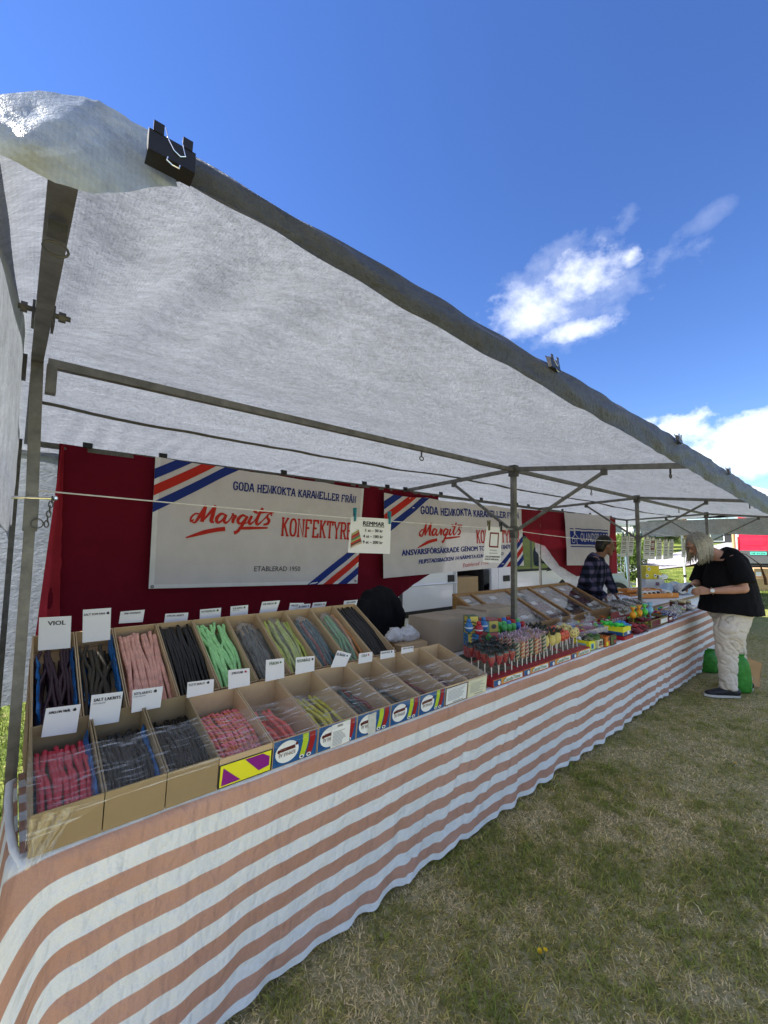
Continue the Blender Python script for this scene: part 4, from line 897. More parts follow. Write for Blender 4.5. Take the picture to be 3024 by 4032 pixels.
def ropes(B, W_, L_, n, r, fill, mats, label, group, wob=.006, l0=.012, l1=.9, twist=False, layers=2, curl=.02, single=None):
    """n separate candy ropes lying lengthwise in a carton, in layers that sink towards the front"""
    per = math.ceil(n/layers)
    for k in range(n):
        ly = k//per; i = k % per; m = mats[(k*5+random.randrange(len(mats))) % len(mats)] if len(mats) > 1 else mats[0]
        a = TH+r+(W_-2*TH-2*r)*((i+.5*(ly % 2)+.25+random.uniform(-.22, .22))/(per)) if per > 1 else W_/2
        a = min(max(a, TH+r), W_-TH-r)
        e0 = l0+random.uniform(0, .02); e1 = (l1+random.uniform(-.05, .03))*L_
        h0 = TH+r*1.05+fill*(ly/max(1, layers-1) if layers > 1 else .5)*.9; dr = random.uniform(-1, 1)*wob*2.2; ph = random.random()*6; am = wob*random.uniform(.4, 1.3); pts = []
        N_ = 11
        for j in range(N_+1):
            q = j/N_; l = e0+(e1-e0)*q; dx = am*sin(ph+q*random.uniform(3.6, 4.4))+am*.5*sin(ph*2+q*9)+dr*(q-.4)
            h = h0*(.55+.45*min(1, q*2.2))+curl*max(0, q-.72)**1.5*3*(.4+random.random()*.02)+.002*sin(ph+q*11)
            pts.append(B(min(max(a+dx, TH+r), W_-TH-r), l, h))
        if not twist:
            b = MB(); b.tube(pts, [r*random.uniform(.93, 1.06) for _ in pts], 8); o = build(b, 'candy_rope', m, smooth=True, base=pts[0], label=label, cat='candy', group=group, sharp=60)
        else:
            b = MB(); M_ = 64; P_ = [[], []]
            for j in range(M_+1):
                q = j/M_*N_; i0 = min(int(q), N_-1); c = pts[i0].lerp(pts[i0+1], q-i0); d = (pts[i0+1]-pts[i0]).normalized(); u, v = frame_of(d)
                for s_ in (0, 1): an = j*.75+s_*pi; P_[s_].append(c+(u*cos(an)+v*sin(an))*r*.55)
            for s_ in (0, 1): b.tube(P_[s_], r*.60, 6, mi=s_)
            build(b, 'twisted_candy_rope', list(twist), smooth=True, base=pts[0], label=label, cat='candy', group=group)
def bagmesh(pts, R, m, name, label, cat='plastic bag', seed=0., n=14, k=14, group=None, amp=.25):
    """a crumpled bag swept along pts with radii R (a, b)"""
    b = MB(); P_ = [Vector(p) for p in pts]; L_ = len(P_)-1; C = []; RR = []
    for i in range(k+1):
        q = i/k*L_; j = min(int(q), L_-1); f = q-j; C.append(P_[j].lerp(P_[j+1], f)); RR.append((R[j][0]+(R[j+1][0]-R[j][0])*f, R[j][1]+(R[j+1][1]-R[j][1])*f))
    b.tube(C, RR, n, ref=(0, 0, 1))
    b.v = [v+Vector((nz3(v.x*38+seed, v.y*38, v.z*38), nz3(v.x*38, v.y*38+seed, v.z*38+9), nz3(v.x*38+5, v.y*38, v.z*38+seed)))*amp*min(RR[min(len(RR)-1, i//n)]) for i, v in enumerate(b.v)]
    return build(b, name, m, smooth=True, base=P_[0], label=label, cat=cat, group=group, sharp=50)
def liner(B, W_, L_, side, h, l0, l1, label, wd=.03, m=None, top=.0):
    """blue plastic liner bunched up along one side of a carton"""
    b = MB(); sgn = 1 if side > 0 else -1; a0 = W_-TH-.004 if side > 0 else TH+.004
    def f(u, v):
        l = l0+(l1-l0)*u; w = wd*(.6+.5*nz3(u*7, v*3, 3.+side)); a = a0-sgn*w*sin(pi*v*.9)*(.6+.4*v); hh = .012+h*v*(1+.25*nz3(u*9, v*2, side))+top*u
        return B(min(max(a, TH+.001), W_-TH-.001), l, hh+.006*nz3(u*16, v*7, 5))
    b.grid(f, 26, 10); return build(b, 'plastic_liner', m or BLUEBAG, smooth=True, base=B(a0, l0, 0), label=label, cat='plastic bag')
# colours of the ropes
VIO = cmat('violet', (.040, .012, .022), .4); BRN = cmat('salt_brown', (.055, .043, .028), .7); PNK = cmat('pink_sour', (.88, .46, .36), .8, .8, 260); BLK = cmat('liquorice', (.008, .008, .009), .28, .15)
GRN = cmat('green', (.36, .72, .30), .6, .4); GRY = cmat('grey_olive', (.07, .075, .06), .5); YGR = cmat('yellow_green', (.52, .60, .14), .7, .7, 240); TEA = cmat('teal', (.02, .09, .11), .4); RDD = cmat('dull_red', (.25, .03, .03), .4)
MNT = cmat('pale_green', (.16, .36, .16), .5); ORG = cmat('orange', (.55, .24, .08), .45); REDC = cmat('raspberry', (.55, .03, .06), .35); CHA = cmat('charcoal', (.018, .017, .019), .5)
COR = cmat('coral', (.85, .13, .10), .4); YEL2 = cmat('yellow', (.66, .60, .05), .4); RSE = cmat('rose_sugar', (.85, .22, .26), .7); ORS = cmat('orange_sugar', (.75, .22, .09), .7); WINE = cmat('wine', (.10, .012, .025), .4); CRM = cmat('cream', (.42, .28, .20), .5)
# front row ------------------------------------------------------------
FX = [.068, .217, .366, .512, .690, .866, 1.043, 1.219, 1.390, 1.563, 1.734, 1.893]
YFR = 1.352; TF = radians(6.5); LF = .345
BLUEP = mat('print_box_blue', (.012, .065, .27), .35, var=.5, vs=6, col2=(.03, .17, .46)); WHP = mat('print_white', (.75, .78, .80), .4, var=.03); DRP = mat('print_darkred', (.10, .012, .01), .45); LIME = mat('print_lime', (.42, .55, .03), .45); CRIM = mat('print_crimson', (.30, .012, .015), .45)
YLW = mat('print_yellow', (.74, .72, .03), .4, var=.04); PUR = mat('print_purple', (.22, .012, .22), .4, var=.05); BLKP = mat('print_ink', (.02, .02, .025), .5); GREYT = mat('print_grey', (.25, .26, .28), .6); PALEY = mat('label_cream', (.68, .68, .50), .6, var=.03)
def facepos(B, W_, hf, lift): return lambda u, v: B(u*W_, -lift, v*hf)       # on the front panel, 0..1
def blue_front(k):
    def f(t, B, W_, hf):
        F = facepos(B, W_, hf, .0010); b = MB(); b.poly([F(.02, .015), F(.98, .015), F(.98, .98), F(.02, .98)]); build(b, 'printed_front', BLUEP, t)
        G = facepos(B, W_, hf, .0018); b = MB(); b.poly([G(.31+.25*cos(a), .50+.40*sin(a)) for a in [2*pi*j/28 for j in range(28)]]); build(b, 'white_oval', WHP, t)
        # print stands on its head, as the boxes do
        H_ = facepos(B, W_, hf, .0026); b = MB(); up = lambda u0, v0: (lambda x, y: H_(u0-x, v0-y))
        stroke(b, [(.16, .60), (.48, .62)], .13, lambda x, y: H_(x, y)); b.poly([H_(.13+.035*cos(a), .58+.07*sin(a)) for a in [2*pi*j/10 for j in range(10)]]); b.poly([H_(.51+.03*cos(a), .70+.06*sin(a)) for a in [2*pi*j/10 for j in range(10)]])
        build(b, 'printed_band', DRP, t)
        b = MB(); text(b, 'REMMAR AB', up(.49, .50), .36, .16); build(b, 'upside_down_lettering', mat('print_brown', (.10, .05, .04), .5), t)
        b = MB(); text(b, 'FRUKTREMMAR', up(.47, .66), .30, .07); build(b, 'band_lettering', WHP, t)
        for nm, mm, u0 in (('printed_green_rope', LIME, .66), ('printed_red_rope', CRIM, .82)):
            b = MB(); stroke(b, [(u0+.04, .98), (u0+.05, .70), (u0+.02, .40), (u0-.02, .14)], [.13, .13, .125, .12], lambda x, y: H_(x, y)); build(b, nm, mm, t)
            I = facepos(B, W_, hf, .0032); b = MB(); b.poly([I(u0-.02+.055*cos(a), .13+.075*sin(a)) for a in [2*pi*j/12 for j in range(12)]]); build(b, 'printed_rope_end', WHP, t)
            b = MB(); I2 = facepos(B, W_, hf, .0038); b.poly([I2(u0-.02+.028*cos(a), .13+.04*sin(a)) for a in [2*pi*j/12 for j in range(12)]]); build(b, 'printed_rope_core', BLKP, t)
        if k == 6:
            b = MB(); J = facepos(B, W_, hf, .0044); b.poly([J(.32, .03), (J(.80, .05)), J(.80, .97), J(.32, .95)]); build(b, 'content_label', WHP, t)
            b = MB(); K = facepos(B, W_, hf, .005)
            for r in range(11): stroke(b, [(.36, .10+.055*r), (.58+.16*random.random(), .10+.055*r)], .022, lambda x, y: K(x, y))
            stroke(b, [(.46, .86), (.60, .86)], .09, lambda x, y: K(x, y)); build(b, 'small_print', GREYT, t)
        if k == 7:
            b = MB(); J = facepos(B, W_, hf, .0044); b.poly([J(.33, -.02), J(.55, .0), J(.53, .93), J(.30, .90)]); build(b, 'tape_patch', mat('grey_tape', (.55, .57, .56), .4, bump=.5, bs=90), t)
    return f
def warn_front(t, B, W_, hf):
    F = facepos(B, W_, hf*.80, .001); b = MB(); b.poly([F(.0, .0), F(1.0, .0), F(1.0, 1.0), F(.0, 1.0)]); build(b, 'black_border', BLKP, t)
    F = facepos(B, W_, hf*.80, .0018); b = MB(); b.poly([F(.03, .05), F(.97, .05), F(.97, .95), F(.03, .95)]); build(b, 'yellow_print', YLW, t)
    F = facepos(B, W_, hf*.80, .0026); b = MB(); b.poly([F(.06, .10), F(.40, .12), F(.08, .84)]); build(b, 'purple_patch', PUR, t)
    b = MB(); b.poly([F(.46, .92), F(.80, .92), F(.94, .70), F(.94, .30), F(.74, .22)]); build(b, 'purple_patch', PUR, t)
def label_front(k):
    def f(t, B, W_, hf):
        F = facepos(B, W_, hf, .001); b = MB(); b.poly([F(.02, .02), F(.98, .02), F(.98, .93), F(.02, .93)]); build(b, 'label_border', BLKP if k == 10 else PALEY, t)
        F = facepos(B, W_, hf, .0018); b = MB(); b.poly([F(.05, .06), F(.95, .06), F(.95, .89), F(.05, .89)]); build(b, 'label_paper', WHP if k == 10 else PALEY, t)
        G = facepos(B, W_, hf, .0026); b = MB()
        for r in range(8): stroke(b, [(.12, .74-.07*r), (.60+.28*random.random(), .74-.07*r)], .022, lambda x, y: G(x, y))
        stroke(b, [(.35, .12), (.80, .12)], .04, lambda x, y: G(x, y)); build(b, 'small_print', GREYT, t)
    return f
FRONT = [ # label of carton, front printing, ropes
 ('brown carton of raspberry red ropes at the near left corner of the table', None, dict(n=26, r=.0070, fill=.090, mats=[REDC], l1=.84, wob=.005, curl=.05, layers=2), 'thick raspberry red candy rope in the corner carton'),
 ('brown carton of black salt liquorice ropes, second in the front row', None, dict(n=26, r=.0070, fill=.088, mats=[CHA, BLK], l1=.84, curl=.05), 'thick black liquorice rope in the second front carton'),
 ('brown carton of thin black liquorice strings, third in the front row', None, dict(n=42, r=.0043, fill=.088, mats=[BLK], l1=.90, curl=.04, layers=2, wob=.004), 'thin shiny liquorice string in the third front carton'),
 ('carton with a yellow and purple printed front holding pink twisted ropes', warn_front, dict(n=22, r=.0075, fill=.072, mats=[RSE], l1=.90, twist=(RSE, ORS), wob=.003, curl=.01), 'pink and orange twisted candy rope'),
 ('first blue printed carton, half empty, with coral red ropes', blue_front(5), dict(n=9, r=.0078, fill=.040, mats=[COR], l1=.82, wob=.006, curl=.03), 'smooth coral red candy rope'),
 ('blue printed carton with a white content label and yellow ropes', blue_front(6), dict(n=12, r=.0076, fill=.045, mats=[YEL2], l1=.86, wob=.007, curl=.03), 'smooth yellow candy rope'),
 ('blue printed carton with grey tape on its front and rainbow ropes', blue_front(7), dict(n=14, r=.0072, fill=.035, mats=[RDD, GRY, ORG, TEA], l1=.84, wob=.010, curl=.03), 'rainbow striped candy rope in the taped blue carton'),
 ('blue printed carton right of the taped one, with a few dark ropes', blue_front(8), dict(n=10, r=.007, fill=.022, mats=[TEA, GRY], l1=.78, wob=.008), 'dark blue candy rope low in its carton'),
 ('last blue printed carton in the front row, almost empty', blue_front(9), dict(n=8, r=.007, fill=.02, mats=[RDD, MNT], l1=.80, wob=.006), 'red or green candy rope in the last blue carton'),
 ('carton with a black edged white content label and wine red twists', label_front(10), dict(n=13, r=.0075, fill=.04, mats=[WINE], l1=.88, twist=(WINE, CRM), wob=.004), 'wine red and cream twisted candy rope'),
 ('last carton of the front row with a cream content label', label_front(11), dict(n=13, r=.0075, fill=.035, mats=[WINE], l1=.88, twist=(CHA, CRM), wob=.004), 'dark brown and cream twisted candy rope'),
]
for k, (lab, ex, rp, rlab) in enumerate(FRONT):
    W_ = FX[k+1]-FX[k]; B = frame(FX[k], YFR, .7575, TF)
    hf, hb = (.102, .160) if k < 3 else (.092, .150)
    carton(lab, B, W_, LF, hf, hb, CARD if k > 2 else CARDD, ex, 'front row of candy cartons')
    tw = rp.pop('twist', False); ropes(B, W_, LF, label=rlab, group=rlab+'s', twist=tw, **rp)
    if k == 0: liner(B, W_, LF, 1, .085, .01, .30, 'crumpled blue plastic liner on the right of the raspberry ropes', .022, top=.04); liner(B, W_, LF, -1, .06, .005, .22, 'crumpled blue plastic liner on the left of the raspberry ropes', .028)
    if k == 1: liner(B, W_, LF, 1, .07, .01, .27, 'blue plastic liner beside the black ropes in the second carton', .018, top=.045); liner(B, W_, LF, -1, .05, .15, .29, 'blue plastic bunched behind the black ropes in the second carton', .03, top=.04)
    if k == 3: bagmesh([B(.03, .02, .045), B(W_*.5, .03, .05), B(W_-.03, .06, .055), B(W_-.035, .2, .06), B(W_-.05, .30, .07)], [(.018, .03), (.03, .045), (.03, .03), (.022, .02), (.01, .008)], CLEAR, 'plastic_bag', 'clear plastic bag round the pink twisted ropes', seed=2)
    if k in (5, 8, 9): bagmesh([B(W_*.35, .22, .03), B(W_*.5, .27, .05), B(W_*.45, .31, .06)], [(.02, .02), (.04, .03), (.02, .012)], CLEAR, 'plastic_bag', 'clear plastic bunched behind the '+{5: 'yellow ropes', 8: 'few ropes of the last blue carton', 9: 'wine red twists'}[k], seed=k)
# back row -------------------------------------------------------------
BX = [.072, .205, .337, .503, .658, .815, .975, 1.137, 1.298, 1.460, 1.622]
TB = radians(29); LB = .448
BACK = [
 ('tall tilted carton of violet ropes, first on the left of the back row', dict(n=18, r=.0068, fill=.055, mats=[VIO], l1=.84, wob=.009), 'dark violet candy rope in the first back carton'),
 ('tilted carton of greyish brown salt ropes, second in the back row', dict(n=15, r=.0074, fill=.045, mats=[BRN], l1=.84, wob=.013, curl=.04), 'wavy greyish brown salt rope'),
 ('tilted carton of sugared pink ropes', dict(n=24, r=.0078, fill=.065, mats=[PNK], l1=.90, wob=.005), 'sugared pale pink candy rope'),
 ('tilted carton of black liquorice ropes between the pink and the green', dict(n=30, r=.0058, fill=.068, mats=[BLK], l1=.97, wob=.003, curl=.0), 'glossy black liquorice rope between pink and green'),
 ('tilted carton of bright green ropes', dict(n=27, r=.0070, fill=.062, mats=[GRN], l1=.94, wob=.013), 'bright green candy rope'),
 ('tilted carton with grey green ropes still in their bag', dict(n=12, r=.0070, fill=.045, mats=[GRY], l1=.85, wob=.006), 'grey green candy rope inside the bag'),
 ('tilted carton of sour yellow green ropes', dict(n=18, r=.0070, fill=.058, mats=[YGR], l1=.88, wob=.006), 'sugared yellow green candy rope'),
 ('tilted carton of teal ropes with one red', dict(n=15, r=.0070, fill=.05, mats=[TEA, TEA, RDD], l1=.86, wob=.007), 'teal or dull red candy rope'),
 ('tilted carton with pale green and orange ropes in clear bags', dict(n=12, r=.0070, fill=.055, mats=[MNT, MNT, ORG], l1=.88, wob=.012), 'pale green or orange candy rope in clear wrap'),
 ('last tilted carton of the back row, full of thin black ropes', dict(n=34, r=.0050, fill=.066, mats=[BLK, CHA], l1=.97, wob=.002, curl=0), 'thin black rope in the last back carton'),
]
for k, (lab, rp, rlab) in enumerate(BACK):
    W_ = BX[k+1]-BX[k]; B = frame(BX[k], 1.784, .853, TB); carton(lab, B, W_, LB, .088, .090, CARD, None, 'back row of tilted candy cartons')
    ropes(B, W_, LB, label=rlab, group=rlab+'s', layers=2, l0=.015, **rp)
    if k == 0: liner(B, W_, LB, 1, .08, .03, .36, 'blue plastic liner on the right of the violet ropes', .018); liner(B, W_, LB, -1, .085, .05, .33, 'blue plastic liner on the left of the violet ropes', .03)
    if k == 1: liner(B, W_, LB, 1, .085, .06, .40, 'blue plastic liner beside the brown salt ropes', .022); liner(B, W_, LB, -1, .035, .1, .36, 'blue plastic showing under the brown salt ropes', .05)
    if k in (5, 6, 7, 8): bagmesh([B(W_*.42, .04, .04), B(W_*.5, .15, .055), B(W_*.5, .28, .06), B(W_*.5, .37, .065), B(W_*.45, .41, .07)], [(.03, .02), (.055, .034), (.06, .036), (.05, .03), (.02, .012)], CLEAR, 'plastic_bag', 'clear plastic bag round the '+{5: 'grey green', 6: 'yellow green', 7: 'teal', 8: 'pale green'}[k]+' ropes of the back row', seed=k*3.)
# rack the back row leans on
b = MB(); b.prism([(BX[0]-.0, 1.80, .835), (BX[0]-.0, 2.19, 1.052), (BX[0]-.0, 2.19, .70), (BX[0]-.0, 1.80, .70)], Vector((BX[-1]-BX[0], 0, 0))); build(b, 'display_rack', WOODL, base=(.8, 2., .7), label='sloping wooden rack behind and under the back row of cartons', cat='rack')
# ---- name cards
CARDP = mat('name_card_paper', (.72, .73, .78), .55, var=.02); CTX = {c: mat('card_ink_'+c, v, .6) for c, v in dict(dark=(.03, .03, .04), green=(.05, .16, .05), blue=(.04, .08, .22), red=(.35, .02, .05), brown=(.10, .06, .03), orange=(.4, .18, .02)).items()}
def c1(*p): return [(x/2.011, 2300+y/2.011) for x, y in p]
def c2(*p): return [(700+x/2.074, 2300+y/2.074) for x, y in p]
def c3(*p): return [(1400+x/2.37, 2200+y/2.37) for x, y in p]
CARDS = [
 (c1((310, 265), (565, 252), (557, 505), (300, 527)), 2.00, 'VIOL', 'dark', .27, .55, None), (c1((657, 203), (880, 188), (872, 440), (652, 465)), 2.02, 'SALT SOM FAN', 'dark', .03, .74, 'dark'),
 (c1((955, 218), (1147, 202), (1130, 300), (940, 312)), 2.20, 'PINK LEMONADE', 'dark', .16, .68, None), (c1((1310, 235), (1492, 225), (1480, 312), (1298, 320)), 2.20, 'CITRON LAKRITS', 'dark', .06, .74, None),
 (c2((183, 208), (355, 193), (348, 283), (178, 297)), 2.20, 'VATTENMELON', 'green', .05, .66, 'green'), (c2((432, 183), (575, 170), (570, 260), (428, 272)), 2.20, 'SUR ÄPPLE', 'green', .12, .55, 'green'),
 (c2((690, 145), (835, 133), (803, 232), (665, 243)), 2.20, 'SUR PÄRON', 'green', .06, .60, 'green'), (c2((985, 165), (1085, 160), (1070, 232), (965, 240)), 2.20, 'BLÅBÄR', 'blue', .06, .66, 'blue'), (c2((918, 155), (1030, 153), (1018, 236), (900, 243)), 2.21, 'HALLON', 'blue', .1, .5, None),
 (c2((1105, 153), (1215, 145), (1195, 213), (1085, 222)), 2.20, 'PERSIKA', 'green', .12, .6, 'orange'), (c2((1360, 137), (1470, 127), (1450, 203), (1343, 213)), 2.20, 'SALT LAKRITS', 'dark', .2, .68, None),
 (c1((365, 985), (640, 950), (605, 1175), (325, 1215)), 1.652, 'HALLON VRÅL', 'dark', .10, .62, 'dark'), (c1((725, 880), (975, 850), (940, 1090), (700, 1130)), 1.652, 'SALT LAKRITS', 'dark', .08, .86, None),
 (c1((1050, 840), (1292, 808), (1270, 975), (1040, 1020)), 1.652, 'SÖTLAKRITS', 'dark', .05, .58, 'dark'), (c2((80, 802), (297, 775), (290, 885), (72, 930)), 1.652, 'TUTTI SKRUV', 'brown', .03, .62, 'dark'),
 (c2((412, 703), (587, 685), (590, 825), (412, 860)), 1.652, 'JORDGUBB', 'dark', .16, .52, 'red'), (c2((720, 620), (868, 603), (870, 765), (715, 797)), 1.652, 'PÄRON', 'green', .18, .50, 'green'),
 (c2((965, 600), (1118, 585), (1115, 708), (960, 740)), 1.652, 'REGNBÅGE', 'green', .06, .70, 'dark'), (c2((1305, 540), (1418, 570), (1370, 672), (1248, 683)), 1.652, 'BLÅBÄR', 'blue', .04, .60, 'blue'),
 (c2((1480, 567), (1590, 552), (1588, 630), (1475, 652)), 1.652, 'COLA', 'green', .18, .40, 'red'), (c3((235, 865), (360, 850), (367, 915), (230, 940)), 1.652, 'HALLON SKRUV', 'dark', .05, .62, 'dark'), (c3((430, 830), (540, 815), (540, 865), (425, 890)), 1.652, 'HALLON LAKRITS', 'dark', .12, .62, 'dark')]
CLAB = ['VIOL', 'SALT SOM FAN', 'PINK LEMONADE', 'CITRON LAKRITS', 'the green melon flavour', 'SUR and a green apple', 'the sour pear flavour', 'blueberry in the back row', 'raspberry, half hidden behind another', 'peach with an orange dot', 'SALT LAKRITS ending the back row',
        'HALLON VRÅL over the raspberry ropes', 'SALT LAKRITS over the second front carton', 'SÖTLAKRITS over the thin black strings', 'TUTTI SKRUV over the pink twists', 'JORDGUBB with a red berry', 'PÄRON in the front row', 'the rainbow ropes', 'blueberry, tilted, in the front row', 'COLA with a red dot', 'the wine red twists', 'the last front carton']
for (pts, y, s, ink, u0, wd, dot), lb in zip(CARDS, CLAB):
    t, pos, w, h = sheet('name_card', 'white name card for '+lb, *pts, y, 'name card', 'white flavour cards on the candy cartons', CARDP, .0008)
    big = h > .08; th = min(.17*w, wd*w/len(s)*1.55)
    b = MB(); text(b, s, mapper(pos, u0, .12+th/h, w, h, .0012), wd*w, th, bold=.0006 if s in ('SALT LAKRITS', 'VIOL', 'HALLON VRÅL') else .0003)
    if s in ('SALT LAKRITS', 'SÖTLAKRITS', 'SUR ÄPPLE') : text(b, 'UTAN GELATIN', mapper(pos, u0-.02, .12+1.9*th/h, w, h, .0012), .4*w, th*.5)
    build(b, 'lettering', CTX[ink], t)
    if dot:
        b = MB(); c = (u0+wd+.12, .12+.45*th/h); r = min(.055*w, .010); b.poly([pos(c[0]+r/w*cos(a)*(1+.2*sin(3*a)), c[1]+r/h*sin(a)*(1+.2*cos(5*a)), .0012) for a in [2*pi*j/14 for j in range(14)]]); build(b, 'fruit_print', CTX[dot], t)
# ---- stretch film over the fronts of the front row
FILM = clear_mat('stretch_film', gloss=.035, haze=.012, hcol=(.85, .87, .92), rough=.10, streak=.55, sscale=(2.2, 120, 120), bump=.35, bs=14)
def film():
    t = thing('stretch_film', 'clear streaky stretch film pulled over the front cartons', 'plastic film', (1., YFR, .86)); B = frame(0, YFR, .7575, TF)
    def f(u, v):
        x = .062+(1.895-.062)*u; l = -.004+.205*v; hf = .104 if x < .512 else .094; hh = hf+(.058)*max(0, l)/LF+.003
        k = min(range(12), key=lambda i: abs(FX[i]-x)); d = abs(FX[k]-x)
        hh -= min(.010, .10*d)*(1 if .1 < v else v*10); hh += .0015*nz3(x*12, v*30, 2)
        return B(x, l, hh)
    b = MB(); b.grid(f, 260, 26); build(b, 'top_sheet', FILM, t, smooth=True)
    def g(u, v):
        x = .062+(1.895-.062)*u; return B(x, -.0055-.002*abs(nz3(x*20, v*3, 0)), (.106 if x < .512 else .096)-(.022+.006*nz3(x*9, 0, 4)+(.05*max(0, 1-(x-.06)/.16)))*v)
    b = MB(); b.grid(g, 160, 4); build(b, 'front_lap', FILM, t, smooth=True)
    SHINE = clear_mat('crumpled_film', gloss=.12, haze=.02, rough=.08, streak=.3, sscale=(60, 60, 14), bump=.6, bs=20)
    def c(u, v):       # bunched tail hanging over the near corner carton
        x = .066+.10*u*(1-.6*v); return B(x, -.007-.006*abs(nz3(x*40+v*2, v*3, 1))-.003*sin(u*16+v*5), .100-.112*v+.02*(u-.5)*v)
    b = MB(); b.grid(c, 34, 30); build(b, 'crumpled_tail', SHINE, t, smooth=True)
    def e(u, v): return B(.0645-.004*abs(nz3(u*20, v*12, 3)), -.004+.2*u, .10+.045*u-(.09+.03*u)*v)
    b = MB(); b.grid(e, 26, 14); build(b, 'side_lap', FILM, t, smooth=True)
film()
# ------------------------------------------------------------------ goods along the table
ZTT = ZT+.004
def cart(name, label, o, ax, ay, h, m, cat='box', flaps=False, group=None, tape=None):
    """a closed cardboard box standing on o with edge vectors ax, ay"""
    o, ax, ay = Vector(o), Vector(ax), Vector(ay); up = Vector((0, 0, h)); t = thing(name, label, cat, o, group); nx, ny = ax.normalized(), ay.normalized(); T = .004
    def P(nm, pts, ext, mm=m): b = MB(); b.prism(pts, ext); return build(b, nm, mm, t)
    P('front_panel', [o, o+ax, o+ax+up, o+up], ny*T); P('back_panel', [o+ay-ny*T, o+ax+ay-ny*T, o+ax+ay+up-ny*T, o+ay+up-ny*T], ny*T)
    P('side_panel', [o+ny*T, o+ay-ny*T, o+ay+up-ny*T, o+up+ny*T], nx*T); P('side_panel', [o+ax-nx*T+ny*T, o+ax+ay-nx*T-ny*T, o+ax+ay+up-nx*T-ny*T, o+ax+up-nx*T+ny*T], nx*T)
    g = ax*.004
    for a, b_ in ((0, .497), (.503, 1)): P('top_flap', [o+up+ax*a, o+up+ax*b_, o+up+ax*b_+ay, o+up+ax*a+ay], Vector((0, 0, T)))
    if tape: b = MB(); b.prism([o+up+ax*.44+Vector((0, 0, .0045)), o+up+ax*.56+Vector((0, 0, .0045)), o+up+ax*.56+ay+Vector((0, 0, .0045)), o+up+ax*.44+ay+Vector((0, 0, .0045))], Vector((0, 0, .0008))); build(b, 'tape', tape, t)
    return t
GCARD = mat('greyish_cardboard', (.40, .325, .25), .85, var=.07, vs=4, bump=.08, bs=25)
p0 = Z(1746, 2575, ZTT); p1 = Z(1636, 2550, ZTT); ay = Vector((-.01, .26, 0))
cart('cardboard_box', 'plain greyish brown shipping box on the table beside the candy cartons', (2.27, 2.0, ZTT), (.57, -.01, 0), (-.01, .30, 0), .235, GCARD, tape=mat('box_tape', (.30, .25, .19), .35))
cart('cardboard_box', 'second greyish brown shipping box standing close behind the first', (2.86, 2.03, ZTT), (.44, .01, 0), (-.01, .30, 0), .25, GCARD, tape=mat('box_tape', (.30, .25, .19), .35))
# jacket on a chair back, round tub and white plastic bag between cartons and boxes
CLO = cloth_mat('black_cloth', (.008, .008, .011), 0, .3, .8)
def jacket():
    t = thing('jacket', 'black jacket with a neon yellow edge hung over a chair behind the boxes', 'jacket', (2.15, 2.62, .7)); b = MB()
    c = Y(1480, 2420, 2.55)
    b.tube([c+Vector((-.02, 0, .20)), c+Vector((0, 0, .12)), c+Vector((.02, 0, 0)), c+Vector((.0, .02, -.25)), c+Vector((0, .02, -.5))], [(.10, .05), (.19, .07), (.20, .08), (.20, .09), (.22, .10)], 16, ref=(0, 1, 0))
    b.tube([c+Vector((.14, -.03, .12)), c+Vector((.20, -.05, -.02)), c+Vector((.17, -.06, -.2))], [.05, .06, .05], 10); b.tube([c+Vector((-.14, -.03, .12)), c+Vector((-.19, -.05, -.05)), c+Vector((-.16, -.05, -.25))], [.05, .06, .05], 10)
    remesh(b, 'jacket_body', CLO, .012, t, 2, disp=lambda p, n: n*(.016*nz3(p.x*9, p.y*9, p.z*5)+.008*nz3(p.x*25, p.y*25, p.z*14)))
    b = MB(); b.tube([c+Vector((.195, -.09, -.02)), c+Vector((.215, -.10, -.12)), c+Vector((.22, -.10, -.2))], .008, 6); build(b, 'neon_edge', mat('neon_yellow', (.45, .6, .02), .5), t)
jacket()
b = MB(); c = Z(1500, 2560, .80); c = Vector((1.86, 2.16, ZTT))
b.lathe([(.085, 0), (.10, .10), (.102, .10), (.087, .004), (.01, .004)], c, 24); build(b, 'paper_tub', mat('kraft_tub', (.33, .20, .09), .6), smooth=True, base=c, label='open round kraft paper tub behind the last candy carton', cat='tub', sharp=40)
cart('carton_tray', 'low brown carton beside the kraft tub', (1.97, 2.07, ZTT), (.25, 0, 0), (0, .20, 0), .09, CARD)
WB = mat('white_plastic', (.72, .73, .76), .35, var=.08, vs=14, bump=.8, bs=30, transl=.2)
bagmesh([(1.93, 2.18, .88), (2.0, 2.18, .905), (2.07, 2.17, .895), (2.14, 2.17, .90), (2.21, 2.15, .87)], [(.02, .015), (.055, .05), (.038, .036), (.055, .052), (.02, .02)], WB, 'plastic_bag', 'knotted white plastic bag next to the grey brown box', seed=3, n=20, k=26, amp=.5)
